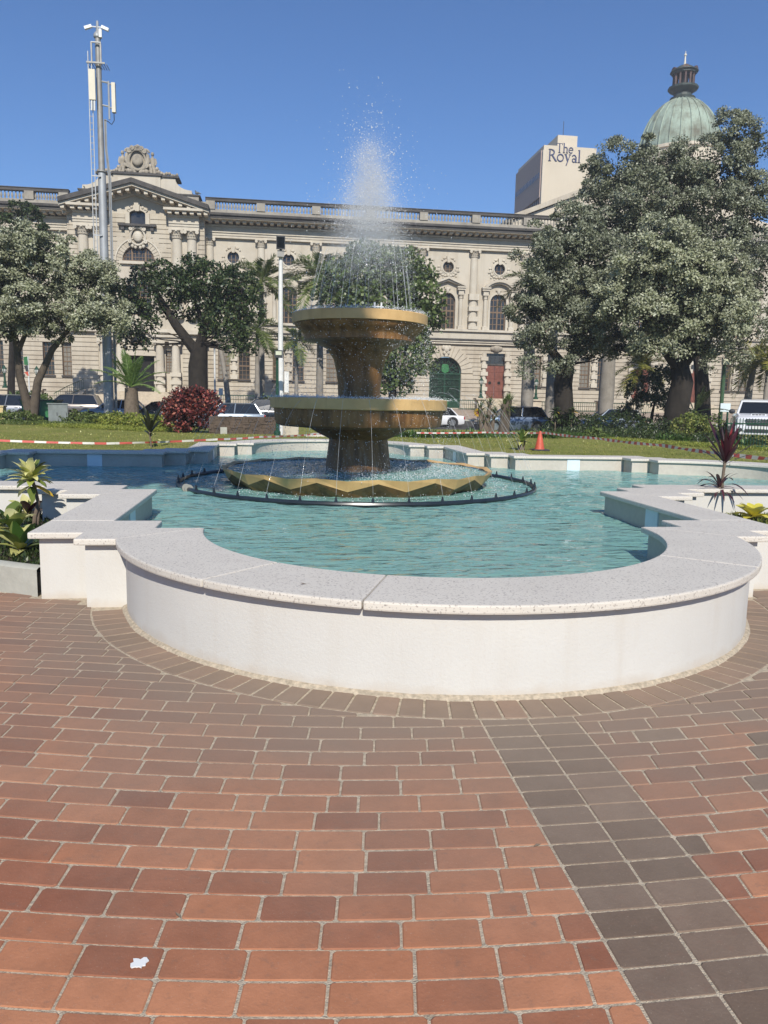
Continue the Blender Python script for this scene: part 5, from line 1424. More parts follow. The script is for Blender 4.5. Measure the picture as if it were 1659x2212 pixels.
def word(txt, x, z, h, y):
    for ch in txt:
        st, rg, w = glyph(ch); b = MB()
        for q in st:
            if q == 'leg': b.prism_y([(x+0.30*h, z+0.49*h), (x+0.44*h, z+0.49*h), (x+0.82*h, z), (x+0.66*h, z)], y-0.12, y)
            elif q == 'y':
                b.prism_y([(x+0.05*h, z+0.63*h), (x+0.18*h, z+0.63*h), (x+0.38*h, z+0.1*h), (x+0.30*h, z-0.02*h)], y-0.12, y)
                b.prism_y([(x+0.50*h, z+0.63*h), (x+0.56*h, z+0.63*h), (x+0.25*h, z-0.28*h), (x+0.16*h, z-0.30*h)], y-0.121, y)
            else: b.box(x+q[0]*h, x+q[1]*h, y-0.12, y, z+q[2]*h, z+q[3]*h)
        for cx, cz, r, a0, a1, th, sx in rg: b.ring_y(x+cx*h, z+cz*h, (r-th)*h, r*h, y-0.119, y, a0, a1, 20, sx)
        b.build('sign_letter', 'sign_navy', tw); x += w*h
l0 = at(1203, 328, DT); word('The', l0.x, l0.z, 1.62, ty - 0.002)
l1 = at(1184, 347, DT); word('Royal', l1.x, l1.z, 2.1, ty - 0.002)
DD = 142
dc = at(1468, 300, DD); top = at(1471, 214, DD); rr = 6.75
dome = thing('domed_building', 'city hall block with a ribbed verdigris copper dome and columned lantern', 'building', loc=(dc.x, dc.y, 0), world=True)
b = MB(); b.box(dc.x-9, dc.x+9, dc.y-9, dc.y+9, 0, dc.z-9); b.build('dome_base', 'tower_cream', dome)
b = MB(); b.lathe([(7.0, dc.z-9), (7.0, dc.z-3.2), (7.3, dc.z-3.1), (7.3, dc.z-2.6)], 32, (dc.x, dc.y, 0)); b.build('drum', 'tower_cream', dome)
zb, zt = dc.z - 2.8, top.z
prof = [(rr*math.cos(t)*1.0 + 0.0, zb + (zt-zb)*math.sin(t)) for t in np.linspace(0, 1.31, 14)]
b = MB(); b.lathe(prof, 48, (dc.x, dc.y, 0)); b.build('dome_shell', 'copper_green', dome, smooth=True)
for k in range(24):
    a_ = 2*pi*k/24 + 0.06; b = MB(); b.tube([(dc.x+(r+0.03)*math.cos(a_), dc.y+(r+0.03)*math.sin(a_), z) for r, z in prof], 0.13, 5); b.build('dome_rib', 'copper_green', dome)
LK = 0.64
def lk(prof): return [(r, zt + (z-zt)*LK) for r, z in prof]
b = MB(); b.lathe(lk([(2.0, zt-0.6), (2.15, zt+0.1), (1.6, zt+0.35), (1.45, zt+1.2), (1.9, zt+1.7), (2.5, zt+2.3), (2.55, zt+2.8), (2.1, zt+2.9), (0.1, zt+2.9)]), 12, (dc.x, dc.y, 0)); b.build('lantern_base', 'copper_dark', dome)
lz = zt + 2.9*LK
b = MB(); b.lathe([(0.75, lz), (0.75, lz+3.4*LK)], 8, (dc.x, dc.y, 0)); b.build('lantern_core', 'copper_dark', dome)
for k in range(12):
    a_ = 2*pi*k/12 + 0.2; b = MB(); b.lathe([(0.26, 0), (0.2, 0.15), (0.19, 2.9*LK), (0.28, 3.2*LK)], 8, (dc.x+1.65*math.cos(a_), dc.y+1.65*math.sin(a_), lz)); b.build('lantern_column', 'copper_brown', dome)
b = MB(); b.lathe([(r, lz + z*LK) for r, z in ((1.5, 3.2), (2.05, 3.25), (2.05, 3.6), (2.35, 3.8), (2.35, 4.0), (1.9, 4.1), (1.6, 4.7), (1.0, 5.3), (0.3, 5.7), (0.12, 5.8))], 12, (dc.x, dc.y, 0)); b.build('lantern_roof', 'copper_dark', dome)
for k in range(6):
    a_ = 2*pi*k/6 - 0.9; b = MB(); b.ring_y(0, 0, 0.02, 0.85, -0.35, 0.1, 0, pi, 12)
    b.xform(Matrix.Translation((dc.x+1.95*math.cos(a_), dc.y+1.95*math.sin(a_), lz+3.75*LK)) @ Matrix.Scale(0.72, 4) @ Matrix.Rotation(a_ + pi/2, 4, 'Z')); b.build('lantern_gable', 'copper_brown', dome)
b = MB(); b.tube([(dc.x, dc.y, lz+5.6*LK), (dc.x, dc.y, lz+8.2*LK)], [0.2, 0.09], 8); b.ball((dc.x, dc.y, lz+8.2*LK), 0.24, 8, 6); b.tube([(dc.x, dc.y, lz+8.3*LK), (dc.x, dc.y, lz+9.2*LK)], 0.06, 6); b.build('finial', 'antenna_panel', dome)
# ------------------------------------------------------------------ vegetation
def unit(v): return v / np.maximum(np.linalg.norm(v, axis=1, keepdims=True), 1e-9)
def leaf_arrays(P, A, N, L, Wd):
    """diamond leaves at P along A, facing N"""
    A = unit(A); Sd = unit(np.cross(A, N)); Nn = np.cross(Sd, A)
    L = L[:, None]; Wd = Wd[:, None]
    v0 = P; v2 = P + A*L; m = P + A*L*0.5 - Nn*L*0.07
    V = np.stack([v0, m + Sd*Wd, v2, m - Sd*Wd], 1).reshape(-1, 3)
    F = np.arange(len(P)*4).reshape(-1, 4)
    return V, F
def rand_dirs(n): return unit(rng.normal(size=(n, 3)))
def crown_leaves(ells, n, leaf, aspect=0.30, clump=0.5, per=64, up=0.5, shell=0.62, low=-0.8, core=0.0):
    """rosettes of leaves on tufts that sit near the surface of overlapping ellipsoids, with loose leaves inside"""
    vol = np.array([(e[3]*e[4]*e[5])**(2/3) for e in ells]); vol = vol/vol.sum()
    Ps, As, Ns, Ls = [], [], [], []
    cnt = rng.multinomial(max(1, n//per), vol)
    for e, k in zip(ells, cnt):
        if k == 0: continue
        d = rand_dirs(k); d[:, 2] = np.where(d[:, 2] < low, -d[:, 2], d[:, 2])
        lump = np.array([1 + 0.30*noise.noise((q[0]*2.1+e[0], q[1]*2.1+e[1], q[2]*2.1)) for q in d])
        C = np.array(e[:3]) + d*np.array(e[3:6])*((shell + (1.1-shell)*rng.random(k)**0.8)*lump)[:, None]
        bias = unit(d + np.array([0, 0, up]) + rng.normal(size=(k, 3))*0.3)
        cs = np.repeat(clump*(0.45 + 0.75*rng.random(k)**1.5), per)[:, None]
        c = np.repeat(C, per, 0); bb = np.repeat(bias, per, 0)
        u = unit(bb*0.9 + rand_dirs(len(c)))
        Ps.append(c + u*cs*np.array([1, 1, 0.8])*(0.45 + 0.6*rng.random((len(c), 1)))); tg = rand_dirs(len(c))
        As.append(unit(tg - u*np.sum(tg*u, 1, keepdims=True)) + u*0.75); Ns.append(u + rng.normal(size=u.shape)*0.28)
        Ls.append(leaf*(0.6 + 0.8*rng.random(len(c))))
        m = int(k*per*core)
        if m:
            d2 = rand_dirs(m); Ps.append(np.array(e[:3]) + d2*np.array(e[3:6])*(0.25 + 0.5*rng.random((m, 1)))); As.append(rand_dirs(m)); Ns.append(rand_dirs(m)); Ls.append(leaf*1.9*(0.7 + 0.6*rng.random(m)))
    P, A, N, L = np.concatenate(Ps), np.concatenate(As), np.concatenate(Ns), np.concatenate(Ls)
    return leaf_arrays(P, A, N, L, L*aspect)
def limb(b, p0, p1, r0, r1, wob=0.12, n=6, seg=7):
    p0, p1 = Vector(p0), Vector(p1); pts = []; d = (p1-p0); Lm = d.length
    for i in range(n+1):
        t = i/n; q = p0 + d*t
        if 0 < i < n: q += Vector((random.uniform(-1, 1), random.uniform(-1, 1), random.uniform(-0.5, 0.5)))*wob*Lm*0.35
        pts.append(q)
    b.tube(pts, [r0 + (r1-r0)*i/n for i in range(n+1)], seg); return pts
def tree(name, label, base, limbs, ells, n, leaf, lmat, bmat, group=None, crown_kw={}, cat='tree', twigs=30, inner=0):
    """limbs: list of (points, radii) in offsets from the base; ells in offsets from the base"""
    t = thing(name, label, cat, group, loc=base)
    b = MB()
    for pts, rad in limbs: b.tube(pts, rad, 9)
    for k in range(twigs):
        e = random.choice(ells); st = random.choice(limbs)[0][-1]
        tip = Vector(e[:3]) + Vector((random.uniform(-1, 1)*e[3], random.uniform(-1, 1)*e[4], random.uniform(-1, 1)*e[5]))*0.75
        st2 = min((l[0][-1] for l in limbs), key=lambda q: (Vector(q)-tip).length)
        limb(b, st2, tip, 0.06, 0.012, 0.2, 5, 5)
    b.build('trunk', bmat, t, smooth=True)
    V, F = crown_leaves(ells, n, leaf, **crown_kw)
    obj('crown', raw_mesh('crown', V, F, lmat), t)
    if inner:  # dark inner leaves paint the shaded gaps between tufts
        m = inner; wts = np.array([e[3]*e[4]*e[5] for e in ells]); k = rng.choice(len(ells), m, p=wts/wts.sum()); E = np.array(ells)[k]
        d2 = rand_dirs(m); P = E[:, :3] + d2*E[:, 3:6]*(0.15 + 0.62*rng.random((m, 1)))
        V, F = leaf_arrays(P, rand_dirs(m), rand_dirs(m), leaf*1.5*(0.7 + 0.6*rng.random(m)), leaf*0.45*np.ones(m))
        obj('inner_shade_foliage', raw_mesh('inner_shade_foliage', V, F, 'shade_leaf' if 'silver' in name else 'dark_leaf'), t)
    return t
SL = 0.13
def gz(p): return lawn_z(p.x, p.y) if p.y < 31 else -0.09
def ground_at(px, d):
    p = at(px, 900, d); p.z = gz(p); return p
def ell(base, px, py, d, rx, ry, rz):             # ellipsoid centre from a seen direction, sizes in metres
    p = at(px, py, d); return (p.x-base.x, p.y-base.y, p.z-base.z, rx, ry, rz)
M = 42/1659.0                                     # metres per picture unit at 42 m
# --- the big silver trees on the right
B0 = ground_at(1216, 42)
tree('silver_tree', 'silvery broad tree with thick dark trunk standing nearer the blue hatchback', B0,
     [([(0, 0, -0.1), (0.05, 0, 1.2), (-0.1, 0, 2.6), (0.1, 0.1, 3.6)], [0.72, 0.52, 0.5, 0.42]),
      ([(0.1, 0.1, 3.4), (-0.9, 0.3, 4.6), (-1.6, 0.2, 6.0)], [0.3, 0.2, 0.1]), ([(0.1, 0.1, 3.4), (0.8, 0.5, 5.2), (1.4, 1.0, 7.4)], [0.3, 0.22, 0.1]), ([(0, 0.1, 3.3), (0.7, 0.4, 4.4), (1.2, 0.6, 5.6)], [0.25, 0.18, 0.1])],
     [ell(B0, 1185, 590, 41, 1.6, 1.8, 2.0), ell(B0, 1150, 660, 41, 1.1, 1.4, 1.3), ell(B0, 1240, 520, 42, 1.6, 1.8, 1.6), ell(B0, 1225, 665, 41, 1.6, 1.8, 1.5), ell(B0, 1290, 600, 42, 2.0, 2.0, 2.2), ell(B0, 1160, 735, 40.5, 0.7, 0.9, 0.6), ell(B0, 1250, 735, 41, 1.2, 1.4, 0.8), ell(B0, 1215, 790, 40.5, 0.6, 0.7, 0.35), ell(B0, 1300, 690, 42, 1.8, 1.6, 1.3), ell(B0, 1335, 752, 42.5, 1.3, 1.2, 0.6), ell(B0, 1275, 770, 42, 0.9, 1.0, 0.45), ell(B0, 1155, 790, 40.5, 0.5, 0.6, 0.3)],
     56000, SL*0.95, 'dusk_leaf', 'shaded_bark', 'silver leaved trees', dict(clump=0.6, per=210), inner=12000)
B1 = ground_at(1462, 40)
tree('silver_tree', 'bright silver leaved tree with full rounded crown in front of the taller one', B1,
     [([(0, 0, -0.1), (-0.05, 0, 1.4), (0.15, 0, 2.8), (0.0, 0.1, 3.6)], [0.75, 0.6, 0.55, 0.45]), ([(0, 0.1, 3.4), (-1.4, -0.2, 4.8), (-2.4, -0.4, 6.0)], [0.3, 0.2, 0.1]), ([(0, 0.1, 3.4), (1.0, -0.2, 5.0), (1.8, -0.4, 6.6)], [0.3, 0.2, 0.1]), ([(0, 0, 3.3), (-0.2, -0.8, 5.0), (-0.4, -1.2, 7.0)], [0.28, 0.2, 0.1])],
     [ell(B1, 1440, 560, 38, 2.0, 1.7, 1.6), ell(B1, 1375, 620, 38, 1.6, 1.5, 1.5), ell(B1, 1500, 620, 38, 2.0, 1.6, 1.7), ell(B1, 1555, 600, 38, 1.1, 1.2, 1.4), ell(B1, 1440, 690, 38, 1.9, 1.6, 1.2), ell(B1, 1545, 695, 38, 1.4, 1.3, 1.2), ell(B1, 1330, 660, 38.5, 1.0, 1.2, 0.9), ell(B1, 1495, 750, 38.5, 1.6, 1.3, 0.6), ell(B1, 1400, 745, 39, 1.2, 1.2, 0.6), ell(B1, 1575, 660, 38.5, 0.9, 1.0, 1.2)],
     62000, SL*0.95, 'silver_leaf', 'shaded_bark', 'silver leaved trees', dict(clump=0.62, per=210, up=0.6), inner=15000)
B2 = ground_at(1520, 47)
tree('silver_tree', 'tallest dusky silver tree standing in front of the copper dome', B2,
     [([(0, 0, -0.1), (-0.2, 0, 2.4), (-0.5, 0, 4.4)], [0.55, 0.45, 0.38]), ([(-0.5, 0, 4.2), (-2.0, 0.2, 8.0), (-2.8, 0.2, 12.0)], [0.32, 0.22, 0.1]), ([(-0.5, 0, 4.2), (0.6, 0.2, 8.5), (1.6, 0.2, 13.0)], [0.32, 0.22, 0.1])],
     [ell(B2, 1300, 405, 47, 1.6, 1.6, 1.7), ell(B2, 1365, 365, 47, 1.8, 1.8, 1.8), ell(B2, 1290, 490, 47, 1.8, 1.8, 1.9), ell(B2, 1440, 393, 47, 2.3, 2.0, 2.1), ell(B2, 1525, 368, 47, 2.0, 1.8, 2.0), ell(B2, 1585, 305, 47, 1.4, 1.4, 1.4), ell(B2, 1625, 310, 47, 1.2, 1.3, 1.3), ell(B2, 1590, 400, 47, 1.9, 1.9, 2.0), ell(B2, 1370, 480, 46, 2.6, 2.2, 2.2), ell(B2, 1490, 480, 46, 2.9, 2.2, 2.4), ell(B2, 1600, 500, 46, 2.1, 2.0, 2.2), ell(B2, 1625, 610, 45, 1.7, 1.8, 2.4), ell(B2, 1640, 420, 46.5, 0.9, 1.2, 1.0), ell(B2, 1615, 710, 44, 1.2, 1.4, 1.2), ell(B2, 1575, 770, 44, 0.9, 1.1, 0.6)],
     86000, SL*0.98, 'dusk_leaf', 'shaded_bark', 'silver leaved trees', dict(clump=0.66, shell=0.6, per=210), twigs=60, inner=16000)
# --- the silver tree on the left and its darker neighbours
B3 = ground_at(62, 40)
tree('silver_tree', 'silver leaved tree with twin slim trunks beside the green skip and grey cabinet', B3,
     [([(0.15, 0, -0.1), (0.0, 0, 0.8), (-0.35, 0, 2.4), (-0.45, 0, 4.2), (-0.9, 0, 5.6)], [0.36, 0.24, 0.19, 0.16, 0.1]), ([(0.2, 0, 0.3), (0.5, 0.1, 2.2), (1.3, 0, 3.8), (2.2, 0, 4.9)], [0.26, 0.2, 0.15, 0.1]), ([(-0.4, 0, 3.6), (0.5, -0.3, 5.4)], [0.14, 0.08])],
     [ell(B3, 40, 530, 39, 1.3, 1.5, 1.0), ell(B3, 95, 560, 39, 1.5, 1.5, 1.2), ell(B3, 20, 600, 39, 1.6, 1.6, 1.5), ell(B3, 130, 620, 39, 1.4, 1.5, 1.2), ell(B3, 195, 600, 39, 1.1, 1.3, 0.9), ell(B3, 240, 625, 39, 0.95, 1.1, 1.0), ell(B3, 75, 670, 38.5, 1.7, 1.6, 1.1), ell(B3, 185, 680, 38.5, 1.1, 1.3, 0.9), ell(B3, -30, 640, 39, 1.3, 1.5, 1.6), ell(B3, 15, 720, 39, 1.0, 1.1, 0.5), ell(B3, 110, 705, 39.5, 1.2, 1.2, 0.7), ell(B3, 215, 690, 39.5, 1.0, 1.1, 0.8), ell(B3, 255, 690, 39, 0.6, 0.8, 0.6)],
     54000, SL*0.92, 'silver_leaf', 'bark', 'silver leaved trees', dict(up=0.55, clump=0.52, per=190), inner=9000)
B4 = at(25, 900, 60); B4.z = 0.6
tree('dark_tree', 'dark green tree top showing above the silver tree by the left wing', B4, [([(0, 0, 0), (0.3, 0, 5), (1.0, 0, 9)], [0.3, 0.2, 0.1])],
     [ell(B4, 55, 480, 60, 0.9, 1.0, 1.2), ell(B4, 10, 500, 60, 1.3, 1.2, 1.0), ell(B4, 85, 510, 60, 1.0, 1.0, 0.7), ell(B4, 45, 540, 60, 2.4, 1.6, 1.2)], 5200, 0.22, 'dark_leaf', 'shaded_bark', 'dark green street trees')
B5 = ground_at(430, 50); B5.z = -0.09
tree('street_tree', 'dark green tree with a forked mottled trunk behind the red bush', B5,
     [([(0, 0, -0.1), (-0.05, 0, 1.5), (-0.05, 0, 3.6), (0.1, 0, 5.0)], [0.72, 0.62, 0.60, 0.5]), ([(-0.2, 0, 4.6), (-1.4, 0, 6.2), (-2.6, 0, 8.2), (-3.3, 0, 9.6)], [0.36, 0.28, 0.18, 0.1]), ([(0.1, 0, 4.8), (0.5, 0, 6.4), (1.2, 0.1, 8.0), (1.6, 0.1, 9.4)], [0.36, 0.26, 0.17, 0.1]), ([(0.4, 0, 6.2), (-0.4, 0.2, 8.2)], [0.2, 0.08]), ([(1.0, 0, 7.4), (2.4, 0, 9.0)], [0.16, 0.07])],
     [ell(B5, 320, 640, 50, 1.5, 1.6, 1.3), ell(B5, 300, 690, 49.5, 1.2, 1.4, 0.9), ell(B5, 390, 620, 50, 1.3, 1.5, 1.0), ell(B5, 450, 610, 50, 1.6, 1.6, 1.1), ell(B5, 510, 630, 50, 1.3, 1.4, 1.2), ell(B5, 480, 690, 50, 1.4, 1.4, 1.0), ell(B5, 415, 580, 50, 0.7, 0.9, 0.6), ell(B5, 505, 725, 49.5, 1.0, 1.1, 0.7), ell(B5, 345, 590, 50, 0.8, 0.9, 0.6), ell(B5, 265, 650, 49.5, 0.9, 1.0, 0.8), ell(B5, 425, 660, 50.5, 1.6, 1.4, 1.0), ell(B5, 530, 670, 50, 0.9, 1.0, 0.8), ell(B5, 290, 735, 49.5, 0.7, 0.8, 0.5), ell(B5, 520, 755, 49.5, 0.6, 0.7, 0.4)],
     17000, 0.19, 'dark_leaf', 'shaded_bark', 'dark green street trees', dict(clump=0.6, per=18, aspect=0.36), twigs=60)
B6 = at(845, 900, 58); B6.z = 0.0
tree('round_tree', 'bushy bright green tree behind the fountain spray', B6, [([(0, 0, 0), (0.1, 0, 3), (0, 0, 6)], [0.35, 0.28, 0.18]), ([(0, 0, 5.5), (-2, 0, 8)], [0.18, 0.08]), ([(0, 0, 5.5), (1.8, 0, 8)], [0.18, 0.08])],
     [ell(B6, 745, 620, 58, 1.7, 1.8, 1.9), ell(B6, 800, 590, 58, 2.2, 2.0, 1.9), ell(B6, 865, 590, 58, 2.0, 2.0, 1.5), ell(B6, 900, 640, 58, 1.7, 1.8, 1.8), ell(B6, 830, 660, 58, 2.6, 2.2, 2.2), ell(B6, 880, 700, 58, 1.8, 1.7, 1.3), ell(B6, 770, 690, 58, 1.7, 1.7, 1.4), ell(B6, 920, 690, 57.5, 0.9, 1.1, 0.7), ell(B6, 870, 770, 57.5, 1.9, 1.6, 1.5), ell(B6, 840, 830, 57.5, 1.5, 1.4, 1.2), ell(B6, 905, 745, 57.5, 1.0, 1.1, 0.6)],
     24000, 0.25, 'mid_leaf', 'shaded_bark', 'dark green street trees', dict(clump=0.7, aspect=0.4, per=20))
B7 = at(1405, 900, 44); B7.z = -0.05
tree('dark_shrub', 'large dark evergreen shrub standing between the two thick tree trunks', B7, [([(0, 0, 0), (0.1, 0, 1.2), (0.2, 0, 1.9)], [0.12, 0.09, 0.05])],
     [ell(B7, 1400, 845, 44, 1.0, 1.0, 0.75), ell(B7, 1435, 835, 44, 0.8, 0.9, 0.9), ell(B7, 1400, 890, 43.5, 1.4, 1.1, 0.8)], 7000, 0.13, 'dark_leaf', 'shaded_bark', None, dict(clump=0.4), 'shrub', 8)
# the trees behind the viewer, whose shade falls on the left of the pool and over the bowls
B8 = Vector((-7.6, -18.6, -0.9))
tree('shade_tree', 'tall broad crowned tree behind the viewer that shades the pool', B8, [([(0, 0, 0), (0.1, 0.1, 5), (0.6, 0.8, 9.5)], [0.5, 0.4, 0.3]), ([(0.6, 0.8, 9.5), (2.5, 2.2, 13), (4.6, 3.0, 14.6)], [0.25, 0.15, 0.06]), ([(0.6, 0.8, 9.5), (2.0, 3.5, 13.6)], [0.25, 0.08])],
     [(2.6, 4.2, 14.7, 1.6, 1.0, 0.8), (4.3, 3.9, 14.8, 1.5, 1.3, 0.8), (5.6, 3.3, 15.0, 1.1, 1.15, 0.7), (6.3, 1.9, 14.9, 1.0, 0.75, 0.5), (4.9, 2.0, 14.6, 1.3, 0.9, 0.6), (3.0, 2.4, 14.2, 1.4, 1.0, 0.6), (6.0, 2.2, 14.9, 0.9, 0.7, 0.4), (5.6, 2.8, 14.8, 0.9, 0.8, 0.4), (6.15, 0.75, 14.8, 0.6, 0.6, 0.4), (5.3, 0.95, 14.9, 0.7, 0.6, 0.4)],
     10500, 0.30, 'dark_leaf', 'bark', None, dict(clump=0.34, shell=0.3, aspect=0.42, core=0.0, per=30), twigs=22)
# --- palms
def frond(b_pts, n, L, droop, wid, Vs, Fs, plum=0.0, seg=1):
    """feather frond along a drooping midrib: b_pts = (origin, heading, rise)"""
    o, a, rise = b_pts; k = 18; P = []
    hx, hy = math.cos(a), math.sin(a)
    for i in range(k+1):
        t = i/k; r = L*t*(1-0.12*t)
        P.append(Vector((o[0]+hx*r*math.cos(rise), o[1]+hy*r*math.cos(rise), o[2]+r*math.sin(rise)-droop*L*t*t)))
    pts, ax, nn = [], [], []
    for i in range(n):
        t = 0.12 + 0.88*(i/n); f = t*k; j = min(int(f), k-1); q = P[j].lerp(P[j+1], f-j); d = (P[j+1]-P[j]).normalized()
        sd = d.cross(Vector((0, 0, 1)))
        if sd.length < 0.05: sd = Vector((-hy, hx, 0))
        sd.normalize(); upv = sd.cross(d)
        for sg in (-1, 1):
            pts.append(q); ax.append(sd*sg + d*0.75 + upv*random.uniform(-plum, plum+0.1) - Vector((0, 0, 0.22*plum+0.05))); nn.append(upv + Vector((random.uniform(-.2, .2),)*3))
    pts, ax, nn = np.array(pts), np.array(ax), np.array(nn)
    tt = np.repeat(0.12 + 0.88*np.arange(n)/n, 2)
    Lf = wid*np.sin(np.clip(tt*pi*0.92+0.18, 0, pi))**0.7*(0.85+0.3*rng.random(len(pts)))
    V, F = leaf_arrays(pts, ax, nn, Lf, np.maximum(Lf*0.055, 0.010))
    k0 = sum(len(v) for v in Vs); Vs.append(V); Fs.append(F + k0)
    return P
def palm(label, base, H, r, nf, L, lmat, lean=(0, 0), wid=0.75, group='palms along the street', bulge=1.0, name='palm_tree', bmat='palm_bark', rise0=1.2, skirt=0.0, trunkh=None, nleaf=46, droopk=1.0, plum=0.35):
    t = thing(name, label, 'palm', group, loc=base)
    b = MB(); th = trunkh or H
    b.tube([(lean[0]*u*u, lean[1]*u*u, -0.2 + (th+0.2)*u) for u in np.linspace(0, 1, 9)], [r*(1.25 - 0.3*u + 0.2*bulge*math.exp(-((u-0.35)/0.25)**2)) for u in np.linspace(0, 1, 9)], 10)
    b.build('trunk', bmat, t, smooth=True)
    if lmat != 'cycad_leaf' and th > 3:
        b = MB(); b.tube([(lean[0], lean[1], th-0.05), (lean[0], lean[1], th+0.9)], [r*0.85, r*0.35], 9); b.build('crownshaft', 'palm_leaf', t, smooth=True)
    top = Vector((lean[0], lean[1], th + (0.7 if th > 3 else 0.05)))
    for i in range(nf):
        a = i*2.399 + random.uniform(-0.2, 0.2); u = i/nf; rise = rise0*(1-1.25*u) - skirt*u + random.uniform(-0.1, 0.1)
        Vs, Fs = [], []
        P = frond((top, a, rise), nleaf, L*random.uniform(0.85, 1.1), (0.28+0.45*u)*droopk, wid, Vs, Fs, plum)
        me = raw_mesh('frond', np.concatenate(Vs), np.concatenate(Fs), lmat); f = obj('frond', me, t)
        rb = MB(); rb.tube(P, [0.035*(1-0.8*q/len(P)) for q in range(len(P))], 4); rb.build('midrib', lmat, f)
    return t
def pbase(px, d, z=0.0): p = at(px, 900, d); p.z = z; return p
def ph(px, py, d, z): return at(px, py, d).z - z
q = pbase(565, 66); palm('tall royal palm with pale trunk left of the white lamp mast', q, 0, 0.22, 19, 3.7, 'palm_leaf', trunkh=ph(560, 610, 66, 0)-0.6, wid=1.0)
q = pbase(690, 63); palm('feathery royal palm partly veiled by the spray', q, 0, 0.22, 21, 4.0, 'palm_leaf', trunkh=ph(690, 605, 63, 0)-0.6, wid=1.05)
q = pbase(566, 60); palm('short palm with spreading fronds in front of the paired windows', pbase(556, 61), 0, 0.16, 14, 2.9, 'palm_leaf', wid=0.9, trunkh=ph(560, 712, 61, 0)-0.7, skirt=0.2)
palm('small palm beyond the white mast with drooping fronds', pbase(640, 62), 0, 0.13, 11, 2.0, 'palm_leaf', trunkh=ph(640, 735, 62, 0)-0.7, skirt=0.3)
palm('slender leaning palm with bare thin trunk beside the flagpole', pbase(494, 60), 0, 0.16, 9, 2.2, 'palm_leaf', lean=(-1.0, 0), trunkh=ph(478, 690, 60, 0)-0.5, skirt=0.3)
palm('palm with thick pale grey trunk right of the red door', pbase(1137, 56), 0, 0.33, 11, 3.0, 'palm_leaf', trunkh=9.5)
palm('palm with grey trunk directly behind the thick dark tree trunk', pbase(1187, 57), 0, 0.27, 11, 3.0, 'palm_leaf', trunkh=9.5)
palm('palm with smooth grey trunk between the two thick dark trunks', pbase(1307, 50), 0, 0.36, 11, 2.8, 'palm_leaf', trunkh=8.3)
palm('low yellow green palm in front of the middle red door', pbase(1378, 52), 0, 0.15, 15, 2.3, 'yellow_palm', trunkh=ph(1378, 790, 52, 0)-0.75, skirt=0.25, rise0=1.35)
palm('slim palm with yellowed hanging fronds behind the pickup', pbase(1610, 55), 0, 0.22, 13, 2.4, 'yellow_palm', lean=(0.3, 0), trunkh=ph(1615, 770, 55, 0)-0.7, skirt=0.5)
palm('small green palm at the edge behind the white pickup', pbase(1650, 52), 0, 0.14, 12, 2.1, 'yellow_palm', trunkh=ph(1650, 780, 52, 0)-0.7, skirt=0.3)
# the cycad
q = ground_at(285, 38); 
palm('cycad with stout scaly trunk and stiff bright fronds beside the telecom mast', q, 0, 0.32, 19, 2.6, 'cycad_leaf', group=None, name='cycad', bmat='cycad_bark', trunkh=ph(285, 838, 38, q.z), rise0=1.4, wid=0.34, nleaf=60, droopk=0.5, plum=0.15, bulge=0.3, skirt=-0.6)
palm('dark feathery cycad behind the thick trunk by the red door', ground_at(1500, 43), 0, 0.3, 9, 2.4, 'dark_leaf', group=None, name='cycad', bmat='shaded_bark', trunkh=1.2, rise0=1.35, wid=0.34, nleaf=44, droopk=0.5, plum=0.15)
# --- strap leaved plants: each leaf a strip
def strap(b, o, a, rise, L, w, droop, twist=0.0, n=7, tipw=0.15, fold=0.25):
    hx, hy = math.cos(a), math.sin(a); pts = []
    for i in range(n+1):
        t = i/n; r = L*t
        pts.append(Vector((o[0]+hx*r*math.cos(rise), o[1]+hy*r*math.cos(rise), o[2]+r*math.sin(rise)-droop*L*t*t)))
    vs = []; fs = []
    for i, p in enumerate(pts):
        t = i/n; d = (pts[min(i+1, n)]-pts[max(i-1, 0)]).normalized(); sd = d.cross(Vector((0, 0, 1)))
        if sd.length < 0.05: sd = Vector((-hy, hx, 0))
        sd.normalize(); sd = (sd*math.cos(twist*t) + sd.cross(d)*math.sin(twist*t)); nn = sd.cross(d)
        ww = w*(math.sin(pi*min(1, t*0.93+0.07))**0.75)*(1 if t < 0.98 else tipw)*(1 + 0.12*math.sin(9*t+a))
        vs += [p+sd*ww+nn*ww*fold, p, p-sd*ww+nn*ww*fold]
    for i in range(n):
        for q_ in range(2): fs.append((i*3+q_, i*3+q_+1, (i+1)*3+q_+1, (i+1)*3+q_))
    b.add(vs, fs)
def cane_plant(name, label, base, heads, stems, cat='plant', group=None, bmat='stem_bark'):
    """stems: list of (points, radii); heads: list of (point, n, L, w, mats, rise0, spread, droop)"""
    t = thing(name, label, cat, group, loc=base)
    for pts, rad in stems: b = MB(); b.tube(pts, rad, 8); b.build('stem', bmat, t, smooth=True)
    for (o, n, L, w, mats, r0, r1, dr) in heads:
        for i in range(n):
            a = i*2.399 + random.uniform(-0.3, 0.3); u = i/n
            b = MB(); strap(b, (o[0], o[1], o[2]-0.10*u*L), a, r0 + (r1-r0)*u + random.uniform(-0.1, 0.1), L*random.uniform(0.8, 1.12)*(0.75+0.35*math.sin(pi*min(1, u*1.2+0.1))), w*random.uniform(0.85, 1.15), dr*random.uniform(0.6, 1.3), random.uniform(-0.5, 0.5))
            b.build('leaf', mats[i % len(mats)] if isinstance(mats, list) else mats, t, smooth=2)
    return t
q = at_z(72, 1140, 0.17)
hq = at(70, 1035, (q-Vector((CAMX, CAMY, EYE))).dot(Vector((math.sin(TH), math.cos(TH), 0)))).z - q.z
